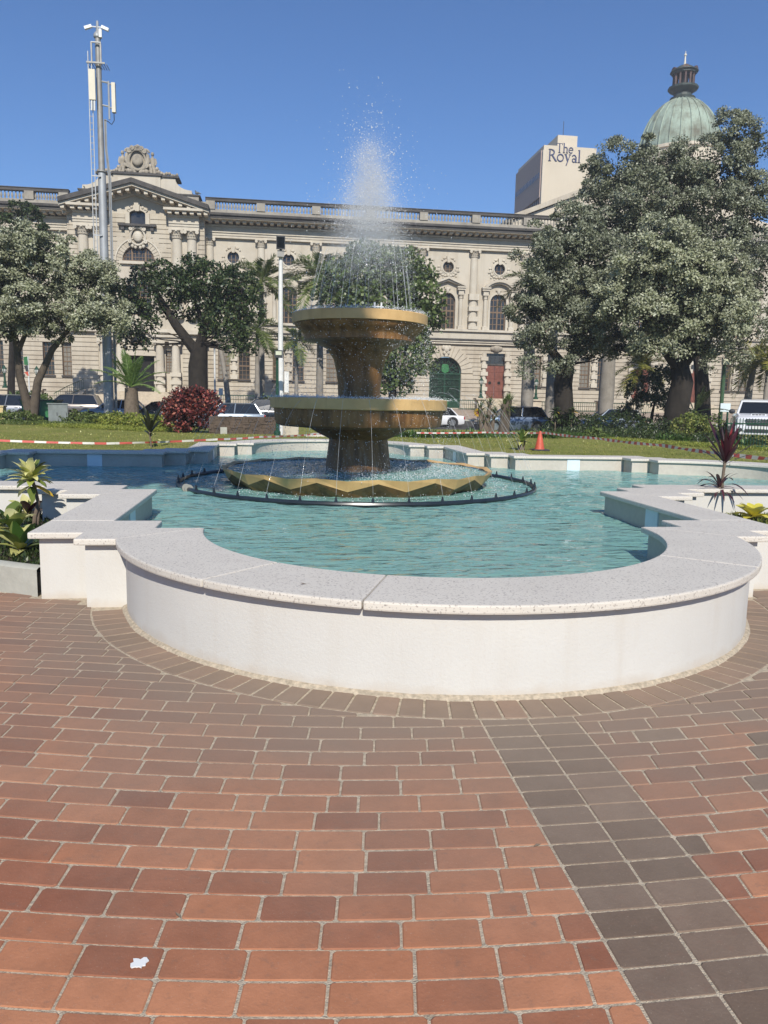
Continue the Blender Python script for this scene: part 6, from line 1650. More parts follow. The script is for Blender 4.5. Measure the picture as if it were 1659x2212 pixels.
cane_plant('dracaena', 'variegated yellow and green dracaena on a thin bent cane above the white pool wall', q, [((0, 0, hq), 46, 0.35, 0.035, ['cream_leaf', 'cream_leaf', 'cream_leaf', 'cream_leaf', 'olive_leaf', 'cream_leaf', 'dark_leaf'], 1.5, 0.25, 0.5), ((0.0, 0.0, hq-0.06), 3, 0.24, 0.045, ['orange_leaf', 'cream_leaf', 'olive_leaf'], -0.3, -0.6, 0.3)],
           [([(0, 0, -0.05), (0.02, 0, 0.12), (0.06, 0, 0.25), (0.03, 0.0, 0.42), (0, 0, hq)], [0.022, 0.02, 0.018, 0.018, 0.022]), ([(0.02, 0.03, -0.05), (0.05, 0.03, 0.2)], [0.02, 0.017])])
for k, (px, py, z, n, L, w, ms, lab) in enumerate(((30, 1150, 0.2, 16, 0.34, 0.07, ['olive_leaf', 'lily_leaf', 'cream_leaf'], 'broad leaved green and yellow plant in the planter under the dracaena'), (45, 1195, 0.2, 16, 0.34, 0.05, ['cream_leaf', 'olive_leaf', 'lily_leaf'], 'striped strap leaved plant at the front of the planter'), (8, 1100, 0.2, 12, 0.40, 0.09, ['lily_leaf', 'olive_leaf'], 'large green leaved plant at the outer edge of the planter'), (60, 1120, 0.2, 12, 0.32, 0.05, ['olive_leaf', 'cream_leaf', 'burgundy_leaf'], 'low olive leaved plant behind the dracaena cane'))):
    cane_plant('bedding_plant', lab, at_z(px, py, 0.17), [((0, 0, 0.05), n, L, w, ms, 1.45, 0.25, 0.35)], [([(0, 0, -0.03), (0, 0, 0.06)], [0.02, 0.02])], group='bedding plants in the planter')
V, F = [], []
pts = np.array([[x, y, 0.17] for x, y in zip(rng.uniform(-5.8, -3.02, 9000), rng.uniform(-5.95, -3.0, 9000)) if math.hypot(x, y) < 6.58 and not (x > -3.5 and y > -3.5)])
V, F = leaf_arrays(pts, rng.normal(size=pts.shape)*0.6 + np.array([0, 0, 0.8]), rand_dirs(len(pts)), rng.uniform(0.03, 0.09, len(pts)), rng.uniform(0.006, 0.014, len(pts)))
tag(obj('ground_cover', raw_mesh('ground_cover', V, F, 'dark_leaf')), kind='stuff')
V = V.copy(); V[:, 0] *= -1; tag(obj('ground_cover', raw_mesh('ground_cover', V, F, 'olive_leaf')), kind='stuff')
# right hand bed: burgundy cordyline and the yellow leaves
q = at_z(1549, 1112, 0.17); dq = (q-Vector((CAMX, CAMY, EYE))).dot(Vector((math.sin(TH), math.cos(TH), 0)))
z1 = at(1548, 1052, dq).z - q.z; z2 = at(1562, 995, dq).z - q.z; x2 = (at(1562, 995, dq) - at(1549, 1052, dq)).x
cane_plant('cordyline', 'tall burgundy cordyline with two leaf heads beside the right pool wall', q,
           [((0.0, 0, z1), 24, 0.44, 0.018, 'burgundy_leaf', 1.25, 0.0, 0.6), ((x2, 0, z2), 19, 0.56, 0.026, 'burgundy_leaf', 1.45, 0.55, 0.12), ((x2, 0, z2+0.03), 5, 0.36, 0.026, 'pink_leaf', 1.5, 1.1, 0.02)],
           [([(0, 0, -0.05), (0.0, 0, z1)], [0.016, 0.018]), ([(0.05, 0.02, -0.05), (0.06, 0.02, z1*0.6), (x2*0.7, 0, z1+0.1), (x2, 0, z2)], [0.02, 0.018, 0.018, 0.02])])
q = at_z(1625, 1122, 0.2)
cane_plant('croton', 'low plant with big bright yellow leaves beside the right pool wall', q, [((0, 0, 0.05), 14, 0.30, 0.075, ['big_yellow', 'big_yellow', 'cream_leaf'], 1.0, 0.15, 0.3)], [([(0, 0, -0.05), (0, 0, 0.08)], [0.02, 0.02])])
# plants on the lawn beyond
def on_lawn(px, py, z=0.36): p = at_z(px, py, z); p.z = lawn_z(p.x, p.y); return p
q = on_lawn(325, 970); dq = (q-Vector((CAMX, CAMY, EYE))).dot(Vector((math.sin(TH), math.cos(TH), 0))); hh = at(321, 930, dq).z - q.z
cane_plant('cordyline', 'dark thin stemmed cordyline on the lawn beyond the shaded coping', q, [((0, 0, hh), 12, 0.80, 0.038, 'dark_strap', 1.3, 0.75, 0.22), ((0, 0, hh*0.7), 4, 0.42, 0.03, 'dark_strap', 0.8, 0.55, 0.4)], [([(0.02, 0, -0.05), (0, 0, hh*0.6), (0, 0, hh)], [0.02, 0.02, 0.03])])
q = on_lawn(1125, 976); dq = (q-Vector((CAMX, CAMY, EYE))).dot(Vector((math.sin(TH), math.cos(TH), 0))); hh = at(1122, 952, dq).z - q.z
cane_plant('dracaena', 'variegated yellow green dracaena on the lawn left of the orange cone', q, [((0, 0, hh), 22, 0.44, 0.05, ['cream_leaf', 'olive_leaf', 'olive_leaf', 'cycad_leaf'], 1.35, 0.05, 0.3)], [([(0, 0, -0.05), (0, 0, hh)], [0.03, 0.025]), ([(-0.05, 0, -0.05), (-0.08, 0, hh)], [0.025, 0.02]), ([(0.05, 0, -0.05), (0.09, 0, hh)], [0.025, 0.02])])
# red leaved bush, hedges, lilies
def bush(name, label, base, ells, n, leaf, mat, cat='bush', group=None, kw={}):
    t = thing(name, label, cat, group, loc=base); V, F = crown_leaves(ells, n, leaf, **kw); obj('foliage', raw_mesh('foliage', V, F, mat), t)
    b = MB()
    for k in range(6): b.tube([(random.uniform(-.15, .15), random.uniform(-.1, .1), -0.05), (random.uniform(-.5, .5)*ells[0][3], random.uniform(-.3, .3), ells[0][2])], [0.03, 0.012], 5)
    b.build('stems', 'shaded_bark', t); return t
q = ground_at(408, 33)
bush('red_bush', 'rounded copperleaf bush with glossy red and maroon leaves beside the slate wall', q, [ell(q, 410, 872, 33, 0.95, 0.8, 0.55), ell(q, 385, 880, 33, 0.65, 0.7, 0.5), ell(q, 440, 880, 33, 0.6, 0.7, 0.55), ell(q, 418, 905, 32.8, 0.8, 0.7, 0.5), ell(q, 385, 908, 32.9, 0.4, 0.5, 0.35), ell(q, 462, 892, 32.6, 0.22, 0.25, 0.15)], 8000, 0.135, 'red_leaf', 'bush', None, dict(clump=0.30, per=26, aspect=0.27, up=0.0, shell=0.62))
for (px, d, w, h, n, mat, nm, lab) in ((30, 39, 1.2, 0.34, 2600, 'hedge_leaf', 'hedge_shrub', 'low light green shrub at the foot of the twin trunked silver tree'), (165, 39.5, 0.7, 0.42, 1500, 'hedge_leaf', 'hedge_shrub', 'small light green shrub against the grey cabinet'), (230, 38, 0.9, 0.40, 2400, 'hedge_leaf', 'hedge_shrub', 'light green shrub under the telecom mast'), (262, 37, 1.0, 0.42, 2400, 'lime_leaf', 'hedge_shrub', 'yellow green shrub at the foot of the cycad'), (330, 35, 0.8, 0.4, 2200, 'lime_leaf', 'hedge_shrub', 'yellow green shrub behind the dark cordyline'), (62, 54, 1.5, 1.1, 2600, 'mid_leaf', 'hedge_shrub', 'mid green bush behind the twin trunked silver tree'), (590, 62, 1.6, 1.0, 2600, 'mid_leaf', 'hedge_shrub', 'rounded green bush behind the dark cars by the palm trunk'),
                                    (1495, 35, 0.75, 0.8, 2600, 'olive_leaf', 'hedge_shrub', 'pale flowering shrub in front of the dark trunk'), (1535, 36, 0.7, 0.7, 1800, 'hedge_leaf', 'hedge_shrub', 'mixed yellow green shrub beside the green railing'), (1420, 37, 0.9, 0.6, 1800, 'dark_leaf', 'hedge_shrub', 'dark shrub in the deep shade under the trees'), (1330, 40, 1.6, 0.8, 2600, 'dark_leaf', 'hedge_shrub', 'wide dark shrub in the shade between the two trunks'), (1475, 42, 1.3, 0.9, 2200, 'dark_leaf', 'hedge_shrub', 'shade darkened bush at the foot of the right hand trunk'), (1265, 41, 0.9, 0.7, 1500, 'dark_leaf', 'hedge_shrub', 'shade darkened shrub beside the thick trunk'), (1285, 36, 0.35, 0.25, 700, 'hedge_leaf', 'hedge_shrub', 'small light shrub at the lawn edge under the tree')):  # dark leaves of shrubs under the trees hold the shade in their colour
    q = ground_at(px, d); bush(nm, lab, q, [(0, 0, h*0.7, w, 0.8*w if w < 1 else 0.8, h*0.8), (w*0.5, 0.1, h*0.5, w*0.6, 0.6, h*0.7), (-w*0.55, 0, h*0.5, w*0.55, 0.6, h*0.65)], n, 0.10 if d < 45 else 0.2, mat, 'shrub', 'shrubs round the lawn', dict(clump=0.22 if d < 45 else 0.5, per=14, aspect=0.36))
def lily_clump(label, base, n, L, mat='lily_leaf', w=0.03):
    t = thing('lily_clump', label, 'plant', 'strap leaved clumps along the lawn', loc=base); b = MB()
    for i in range(n):
        a = random.uniform(0, 2*pi); r = random.uniform(0, 0.3)
        strap(b, (r*math.cos(a), r*math.sin(a)*0.7, 0), a + random.uniform(-.6, .6), random.uniform(0.7, 1.5), L*random.uniform(0.7, 1.15), w, random.uniform(0.25, 0.7), 0, 5)
    b.build('foliage', mat, t); return t
ORD = ['first', 'second', 'third', 'fourth', 'fifth', 'sixth', 'seventh', 'eighth', 'ninth', 'tenth', 'eleventh', 'last']
where = [(890, 31), (915, 31), (940, 31), (968, 31.5), (995, 32), (1020, 33), (1045, 34), (1125, 35), (1150, 35), (1175, 35), (1200, 35), (1225, 36)]
for i, (px, d) in enumerate(where): lily_clump('green strap leaved clump bordering the lawn, %s from the left of the long row' % ORD[i], ground_at(px, d), 46, 0.62)
for i, px in enumerate((1435, 1455, 1478)): lily_clump('lush strap leaved clump before the shaded shrubs, %s of the three' % ('leftmost', 'middle', 'rightmost')[i], ground_at(px, 33), 50, 0.68, 'lily_leaf', 0.04)
for i, px in enumerate((1595, 1612)): lily_clump('bright strap leaved clump at the foot of the pickup railing, %s of the pair' % ('left', 'right')[i], ground_at(px, 29), 44, 0.6, 'lily_leaf', 0.04)
lily_clump('pale striped strap leaved clump in the shade between the trunks', ground_at(1400, 37), 40, 0.9, 'olive_leaf', 0.03)
# yuccas by the blue car, crotons round the trunk
def yucca(label, base, canes, bm='stem_bark', r=0.09):
    t = thing('yucca', label, 'plant', 'yuccas before the blue hatchback', loc=base)
    for (x, h, nl) in canes:
        b = MB(); b.tube([(x*0.5, 0, -0.1), (x*0.8, 0, h*0.5), (x, 0, h)], [r*1.6, r*1.1, r], 8); b.build('stem', bm, t, smooth=True)
        b = MB()
        for i in range(nl): strap(b, (x, 0, h - 0.35*random.random()), i*2.399, random.uniform(-0.5, 1.4), random.uniform(0.45, 0.62), 0.022, 0.08, 0, 3)
        b.build('leaf_head', 'mid_leaf', t)
    return t
yucca('clump of spiky yuccas on thin canes before the blue hatchback', ground_at(1052, 36), [(-0.35, 1.35, 60), (0.1, 1.6, 60), (0.35, 1.1, 50), (-0.1, 0.9, 40)])
yucca('spiky yucca on a thick leaning gnarled trunk before the blue hatchback', ground_at(1082, 35.5), [(0.35, 1.7, 80), (0.15, 1.5, 50)], 'bark', 0.15)
for k, (px, d, lab) in enumerate(((1200, 41, 'dark croton with a few yellow leaves at the foot of the thick trunk'), (1235, 41, 'dark croton with drooping leaves right of the thick trunk'))):
    q = ground_at(px, d); cane_plant('croton', lab, q, [((0, 0, 1.15), 46, 0.5, 0.055, ['dark_leaf']*11 + ['orange_leaf'], 1.2, -0.7, 0.4), ((0.3, 0, 0.8), 36, 0.45, 0.05, ['dark_leaf'], 1.0, -0.7, 0.4), ((-0.35, 0, 0.7), 30, 0.45, 0.05, ['dark_leaf'], 1.0, -0.7, 0.4)], [([(0, 0, -0.1), (0, 0, 1.2)], [0.04, 0.03])], group='crotons round the trunk')
# ground covers and grass
def scatter(name, region, n, leaf, mat, zf=lawn_z, h=0.0):
    P = region(n); P = np.c_[P, np.array([zf(x, y) for x, y in P])]
    A = rng.normal(size=P.shape)*0.5 + np.array([0, 0, 0.7]); P[:, 2] += h*rng.random(len(P))
    V, F = leaf_arrays(P, A, rand_dirs(len(P)), leaf*rng.uniform(0.5, 1.3, len(P)), leaf*rng.uniform(0.10, 0.22, len(P)))
    return tag(obj(name, raw_mesh(name, V, F, mat)), kind='stuff')
def strip(pts, w):                                     # points along a band through seen places
    W_ = [ground_at(px, d) for px, d in pts]
    def f(n):
        seg = rng.integers(0, len(W_)-1, n); t = rng.random(n); out = []
        for s_, u in zip(seg, t):
            p = W_[s_].lerp(W_[s_+1], u); out.append((p.x + rng.normal()*w*0.4, p.y + rng.normal()*w*0.5))
        return np.array(out)
    return f
scatter('lime_ground_cover', strip([(110, 36.5), (200, 36), (280, 34.5), (350, 33.5)], 1.0), 9000, 0.10, 'lime_leaf', h=0.12)
scatter('lime_ground_cover', strip([(1330, 34), (1450, 31.5), (1540, 29), (1660, 27.5)], 0.8), 8000, 0.09, 'lime_leaf', h=0.10)
scatter('hedge_ground_cover', strip([(-20, 38.5), (60, 38.5), (140, 38.5), (260, 37)], 1.2), 7000, 0.10, 'hedge_leaf', h=0.16)
scatter('hedge_ground_cover', strip([(820, 32), (900, 32.5), (1050, 35), (1230, 37), (1300, 37)], 1.3), 8000, 0.13, 'lily_leaf', h=0.12)
scatter('shade_ground_cover', strip([(1230, 39), (1350, 38), (1480, 36), (1560, 33)], 2.6), 9000, 0.15, 'dark_leaf', h=0.35)  # shade below the trees put into the dark leaf colour
def turf(n):
    P = np.c_[rng.uniform(-16, 20, n), 2 + 26*rng.random(n)**1.5]
    return np.array([p for p in P if not in_fore(p[0], p[1]) and not in_pool(p[0]*0.94, p[1]*0.94)])
scatter('grass', turf, 60000, 0.045, 'grass')
def litter(n):
    P = np.c_[rng.uniform(-14, 18, n), rng.uniform(8, 26, n)]; return np.array([p for p in P if not in_fore(*p)])
scatter('fallen_leaves', litter, 260, 0.09, 'cream_leaf', h=0.03)
# ------------------------------------------------------------------ telecom mast
MD = 43
def mp(zx, zy): return at((250 + zx/3.403)/1.8085, (50 + zy/3.403)/1.8085, MD)
m0 = ground_at(236, MD)
mast = thing('telecom_mast', 'tall grey steel telecom mast with ladder, panel antennas and cable tray', 'mast', loc=m0, world=True)
zf = at(227, 373, MD).z; zj = mp(470, 1550).z; zt_ = mp(430, 110).z
def col(px, py): return at(px, py, MD).x
xb, xt = m0.x, m0.x
b = MB(); b.tube([(xb, m0.y, m0.z-0.2), (xb, m0.y, zf)], [0.28, 0.195], 18); b.build('lower_tube', 'galvanised', mast, smooth=True)
b = MB(); b.lathe([(0.2, 0), (0.27, 0.01), (0.27, 0.07), (0.17, 0.08)], 18, (xb, m0.y, zf)); b.build('flange', 'galvanised_dark', mast)
b = MB(); b.tube([(xb, m0.y, zf+0.07), (xb, m0.y, zj)], [0.165, 0.155], 16); b.tube([(xb, m0.y, zj), (xb, m0.y, mp(440, 340).z)], [0.15, 0.145], 16); b.build('upper_tube', 'galvanised_dark', mast, smooth=True)
zc_ = mp(440, 340).z
b = MB(); b.lathe([(0.17, 0), (0.21, 0.05), (0.21, 0.16), (0.12, 0.3)], 14, (xb, m0.y, zc_)); b.tube([(xb, m0.y, zc_+0.2), (xb, m0.y, zt_)], [0.09, 0.06], 8); b.build('mast_head', 'galvanised', mast)
for sx in (-1, 1):
    b = MB(); z = mp(430, 215).z; b.tube([(xb+sx*0.05, m0.y-0.1, z+0.05), (xb+sx*0.28, m0.y-0.16, z+0.03)], 0.03, 6)
    b.box(-0.19, 0.19, -0.08, 0.08, -0.07, 0.07); 
    k = len(b.v) - 8
    b.xform(Matrix.Translation((xb+sx*0.42, m0.y-0.2, z-0.03)) @ Matrix.Rotation(sx*0.35, 4, 'Y'), k); b.build('camera_unit', 'white_paint', mast)
b = MB(); z = mp(470, 300).z; b.box(xb+0.1, xb+0.24, m0.y-0.2, m0.y-0.05, z-0.15, z+0.25); b.build('junction_box', 'white_paint', mast)
def flat(name, x0, x1, z0, z1, mat, dy=-0.35, th=0.08):
    b = MB(); b.box(x0, x1, m0.y+dy, m0.y+dy+th, z0, z1); return b.build(name, mat, mast)
off = lambda zx, zy: mp(zx, zy).x - (xb + 0)
axis = lambda zy: mp(430 + (zy-110)*(470-430)/(1550-110), zy).x
rel = lambda zx, zy: xb + mp(zx, zy).x - axis(zy)
# upper frame and platform
for zx in (370, 488):
    flat('frame_post', rel(zx, 500)-0.035, rel(zx, 500)+0.035, mp(0, 690).z, mp(0, 415).z, 'galvanised_dark', -0.3, 0.07)
flat('frame_rail', rel(362, 415), rel(492, 415), mp(0, 422).z, mp(0, 408).z, 'galvanised', -0.31, 0.09)
b = MB(); zpl = mp(0, 690).z; b.box(rel(308, 690), rel(545, 690), m0.y-0.34, m0.y-0.28, zpl-0.03, zpl+0.05)
for k in range(9):
    x = rel(315, 690) + (rel(560, 690)-rel(315, 690))*k/8; b.box(x-0.012, x+0.012, m0.y-0.28, m0.y+0.5, zpl-0.035, zpl+0.0)
b.build('platform_grating', 'galvanised_dark', mast)
flat('antenna_panel', rel(352, 1000), rel(432, 1000), mp(0, 1200).z, mp(0, 800).z, 'antenna_panel', -0.55, 0.16)
b = MB(); b.tube([(rel(385, 1210), m0.y-0.47, mp(0, 1205).z), (rel(380, 1300), m0.y-0.4, mp(0, 1330).z)], 0.05, 6); b.tube([(rel(420, 1210), m0.y-0.47, mp(0, 1205).z), (rel(415, 1300), m0.y-0.4, mp(0, 1330).z)], 0.05, 6); b.build('antenna_tails', 'white_paint', mast)
flat('antenna_panel', rel(622, 1100), rel(670, 1100), mp(0, 1315).z, mp(0, 920).z, 'antenna_panel', -0.2, 0.22)
b = MB(); b.tube([(rel(580, 1150), m0.y, mp(0, 1400).z), (rel(580, 1150), m0.y, mp(0, 890).z)], 0.05, 8); b.build('antenna_pole', 'galvanised', mast)
for zy in (900, 1215):
    b = MB(); b.tube([(xb+0.1, m0.y, mp(0, zy).z), (rel(585, zy), m0.y, mp(0, zy+15).z)], 0.045, 6); b.tube([(rel(585, zy), m0.y, mp(0, zy+30).z), (rel(640, zy), m0.y-0.1, mp(0, zy+40).z)], 0.04, 6); b.build('bracket_arm', 'galvanised', mast)
b = MB(); b.tube([(rel(650, 1320), m0.y-0.1, mp(0, 1315).z), (rel(652, 1400), m0.y-0.1, mp(0, 1420).z), (rel(620, 1480), m0.y-0.1, mp(0, 1475).z), (rel(570, 1440), m0.y-0.1, mp(0, 1435).z), (rel(520, 1420), m0.y-0.1, mp(0, 1420).z)], 0.022, 5); b.build('cable_loop', 'cable', mast)
# ladder
lx0 = rel(352, 1500); zl0, zl1 = at(236, 600, MD).z, mp(0, 540).z
for dx in (0.0, 0.17):
    b = MB(); b.box(lx0+dx-0.02, lx0+dx+0.02, m0.y-0.3, m0.y-0.24, zl0, zl1 if dx == 0 else zpl); b.build('ladder_rail', 'galvanised', mast)
b = MB(); b.box(0, 0.17, -0.012, 0.012, -0.012, 0.012); rme = b.mesh('rung', 'galvanised_dark')
k = zl0 + 0.2
while k < zpl: part_copy(rme, 'rung', mast, (lx0 - m0.x, -0.27, k - m0.z)).matrix_parent_inverse = Matrix.Identity(4); k += 0.33
for py in (384, 511, 640):
    z = at(230, py, MD).z; b = MB(); b.box(lx0, xb, m0.y-0.29, m0.y-0.23, z-0.03, z+0.03); b.build('ladder_bracket', 'galvanised', mast)
# cable tray down the right hand side
zc1 = mp(0, 1410).z; pts = [(xb+0.27, m0.y-0.1, zc1), (xb+0.27, m0.y-0.1, zf+1.2), (xb+0.42, m0.y-0.1, zf-0.3), (xb+0.40, m0.y-0.1, m0.z)]
for dx in (-0.05, 0.05):
    b = MB(); b.tube([(p[0]+dx, p[1], p[2]) for p in pts], 0.022, 6); b.build('cable_tray_rail', 'galvanised', mast)
b = MB(); b.tube([(p[0], p[1]+0.03, p[2]) for p in pts], 0.035, 6); b.build('cable_bundle', 'galvanised_dark', mast)
# ------------------------------------------------------------------ poles
LD = 31; q = ground_at(606, LD)
t = thing('flood_light_mast', 'white steel lamp mast with two dark floodlights behind the fountain', 'lamp post', loc=q, world=True)
zt2 = at(615, 548, LD).z
b = MB(); b.tube([(q.x, q.y, q.z-0.2), (q.x, q.y, q.z+3.0)], [0.14, 0.125], 12); b.tube([(q.x, q.y, q.z+3.0), (q.x, q.y, zt2)], [0.105, 0.075], 12); b.build('pole', 'pole_white', t, smooth=True)
b = MB(); z0, z1 = at(0, 527, LD).z, at(0, 500, LD).z; b.box(q.x-0.17, q.x+0.17, q.y-0.30, q.y-0.16, z0-0.02, z1)
b.build('flood_head', 'dark_metal', t)
b = MB(); b.box(q.x-0.14, q.x+0.14, q.y-0.32, q.y-0.301, z0+0.03, z1-0.05); b.build('flood_glass', 'car_glass', t)
b = MB(); b.box(q.x-0.13, q.x+0.13, q.y-0.2, q.y-0.02, zt2-0.15, z0-0.06); b.tube([(q.x, q.y, zt2-0.1), (q.x, q.y-0.1, z0+0.1)], 0.05, 6); b.build('flood_bracket', 'galvanised_dark', t)
b = MB(); z0, z1 = at(0, 835, LD).z, at(0, 790, LD).z; b.box(q.x+0.15, q.x+0.32, q.y-0.12, q.y+0.12, z0, z1); b.build('control_box', 'pole_white', t)
q = ground_at(599, 29.5)
t = thing('green_lamp_post', 'dark green post with a small square floodlight beside the slate wall', 'lamp post', loc=q, world=True)
z1 = at(600, 772, 29.5).z; b = MB(); b.tube([(q.x, q.y, q.z-0.1), (q.x, q.y, z1)], [0.065, 0.05], 10); b.lathe([(0.13, 0), (0.13, 0.15), (0.07, 0.2)], 10, (q.x, q.y, q.z)); b.build('post', 'green_iron', t)
b = MB(); b.box(q.x-0.10, q.x+0.2, q.y-0.16, q.y-0.03, z1-0.02, z1+0.26); b.build('flood_head', 'dark_metal', t)
b = MB(); b.box(q.x-0.06, q.x+0.16, q.y-0.175, q.y-0.161, z1+0.08, z1+0.22); b.build('flood_glass', 'flood_lens', t)
q = pbase(465, 60); t = thing('flag_pole', 'thin white pole with a small camera before the paired windows', 'pole', loc=q, world=True)
b = MB(); b.tube([(q.x, q.y, 0), (q.x, q.y, at(464, 748, 60).z)], 0.07, 8); b.build('pole', 'pole_white', t); b = MB(); z = at(477, 850, 60).z; b.box(q.x+0.3, q.x+0.6, q.y-0.2, q.y+0.1, z-0.1, z+0.4); b.tube([(q.x+0.45, q.y, 0), (q.x+0.45, q.y, z)], 0.05, 6); b.build('white_box', 'white_paint', t)
q = pbase(66, 55); t = thing('flag_pole', 'short white flagpole with a furled green and red flag behind the silver tree', 'flagpole', loc=q, world=True)
z1 = at(63, 795, 55).z; b = MB(); b.tube([(q.x, q.y, 0), (q.x, q.y, z1+0.8)], 0.05, 8); b.build('pole', 'pole_white', t)
for k, (m, za, zb_) in enumerate((('green_bright', 1.0, 0.4), ('dark_metal', 0.4, -0.05), ('cone_red', -0.05, -0.35))):
    b = MB(); b.prism_y([(q.x-0.02, z1+0.8-1.0+za), (q.x-0.28, z1+0.8-1.05+za), (q.x-0.25+0.1*k, z1-0.2+zb_), (q.x+0.02, z1-0.2+zb_)], q.y-0.05, q.y+0.04); b.build('flag_stripe', m, t)
q = ground_at(1556, 44); t = thing('green_lamp_post', 'tall slim dark green post beside the pale notice board near the pickup', 'lamp post', loc=q, world=True)
b = MB(); b.tube([(q.x, q.y, q.z-0.1), (q.x, q.y, at(1556, 785, 44).z)], [0.12, 0.10], 9); b.build('post', 'green_rail', t)
b = MB(); v = at(1566, 782, 44); b.box(v.x-0.2, v.x+0.25, q.y-0.2, q.y, v.z-0.15, v.z+0.15); b.build('lamp_head', 'flood_lens', t)
q = ground_at(1565, 43); t = thing('notice_board', 'small blank pale notice board on two green legs left of the pickup', 'sign', loc=q)
zz = at(1565, 880, 43).z - q.z; b = MB(); b.box(-0.3, 0.3, -0.03, 0.03, zz-0.25, zz+0.22); b.build('board', 'strip_white', t, bevel=0.02)
for sx in (-0.2, 0.2): b = MB(); b.box(sx-0.04, sx+0.04, 0.031, 0.09, -0.1, zz); b.build('leg', 'green_iron', t)
q = at(1033, 891, 44); t = thing('round_marker', 'small round orange and yellow marker board by the bonnet of the blue hatchback', 'sign', loc=(q.x, q.y, 0))
b = MB(); b.ring_y(0, q.z, 0.11, 0.24, -0.03, 0.0, seg=18); b.build('outer_ring', 'orange_leaf', t); b = MB(); b.ring_y(0, q.z, 0.001, 0.11, -0.025, 0.0, seg=14); b.build('centre', 'cone_red', t)
b = MB(); b.tube([(0, 0.03, -0.1), (0, 0.03, q.z-0.2)], 0.03, 6); b.build('leg', 'dark_metal', t)
# ------------------------------------------------------------------ low slate wall, pier, cabinet, skip
q = ground_at(532, 32); wl = thing('slate_wall', 'low dry laid wall of dark brown slates in front of the parked silver hatchback', 'wall', loc=q)
b = MB(); b.box(-1.5, 1.4, 0.03, 0.36, -0.1, 0.72); b.build('core', 'soil', wl)
z = 0.0
while z < 0.72:
    h = random.uniform(0.045, 0.072); x = -1.52 - random.uniform(0, 0.2)
    while x < 1.42:
        w_ = random.uniform(0.14, 0.38); x1 = min(x + w_, 1.46)
        if x1 - x > 0.05 and x1 > -1.5:
            j = [random.uniform(-0.008, 0.008) for _ in range(4)]
            b = MB(); b.prism_y([(max(x, -1.52)+0.006, z+0.004+j[0]*0.5), (x1-0.006, z+0.004+j[1]*0.5), (x1-0.006+j[2], z+h-0.004), (max(x, -1.52)+0.006+j[3], z+h-0.004)], -0.03 - random.uniform(0, 0.045), 0.2)
            b.build('stone', 'slate', wl)
        x = x1
    z += h
b = MB(); b.box(-1.05, -0.78, -0.12, 0.0, -0.05, 0.28); b.build('stone_block', 'kerb_concrete', wl)
q = ground_at(628, 30); b = MB(); b.box(-0.3, 0.3, -0.25, 0.25, -0.1, 0.52); o = tag(b.build('brick_pier', 'rust_stone', bevel=0.02), 'squat brown brick pier behind the left of the fountain pedestal', 'pier'); o.location = q
q = at_z(692, 947, 0.12); b = MB(); b.prism([(-0.55, -0.5), (0.75, -0.5), (1.3, 1.2), (-0.2, 1.2)], -0.2, 0.06); o = tag(b.build('stone_slab', 'coping'), 'pale stone slab lying on the ground behind the fountain pedestal', 'slab'); o.location = (q.x, q.y, lawn_z(q.x, q.y) + 0.02)
q = ground_at(128, 39); cb = thing('utility_cabinet', 'grey metal utility cabinet dappled with light beside the green skip', 'cabinet', loc=q, rz=0.25)
hh = at(128, 873, 39).z - q.z
b = MB(); b.box(-0.5, 0.42, -0.22, 0.22, 0.06, hh); b.build('body', 'box_grey', cb, bevel=0.015); b = MB(); b.box(-0.55, 0.46, -0.26, 0.26, hh, hh+0.05); b.build('lid', 'box_grey', cb)
for x0, x1 in ((-0.47, -0.05), (-0.03, 0.39)): b = MB(); b.box(x0, x1, -0.245, -0.221, 0.1, hh-0.04); d_ = b.build('door', 'box_grey', cb); b = MB(); b.box(x1-0.06, x1-0.035, -0.265, -0.246, hh*0.45, hh*0.6); b.build('handle', 'dark_metal', d_)
b = MB(); b.box(-0.52, 0.44, -0.24, 0.24, -0.1, 0.059); b.build('plinth', 'kerb_concrete', cb)
q = ground_at(92, 44); sk = thing('waste_skip', 'dark green steel waste skip with one raised lid behind the grey cabinet', 'skip', loc=q)
b = MB(); b.prism_y([(-0.75, 0.12), (0.6, 0.12), (0.95, 1.25), (-1.0, 1.25)], -0.6, 0.6); b.build('body', 'bin_green', sk)
for x in (-0.5, -0.05, 0.4): b = MB(); b.box(x-0.04, x+0.04, -0.66, -0.601, 0.15, 1.2); b.build('rib', 'bin_green', sk)
b = MB(); b.box(-1.05, 1.0, -0.66, 0.66, 1.251, 1.33); b.build('rim', 'green_iron', sk)
b = MB(); b.prism_y([(0.15, 0.45), (0.75, 0.3), (1.05, 0.9), (0.8, 1.24), (0.3, 1.24)], -0.9, -0.67); b.build('raised_lid', 'green_bright', sk)
for x in (-0.6, 0.5): b = MB(); b.tube([(x, -0.5, 0.08), (x, -0.42, 0.08)], 0.08, 10); b.build('wheel', 'tyre', sk)
q = ground_at(4, 41); b = MB(); b.box(-0.28, 0.16, -0.25, 0.25, -0.1, 0.92); b.box(-0.32, 0.2, -0.29, 0.29, 0.92, 0.99); o = tag(b.build('yellow_pillar', 'yellow_block'), 'short yellow painted pillar at the edge beside the silver estate car', 'pillar'); o.location = q
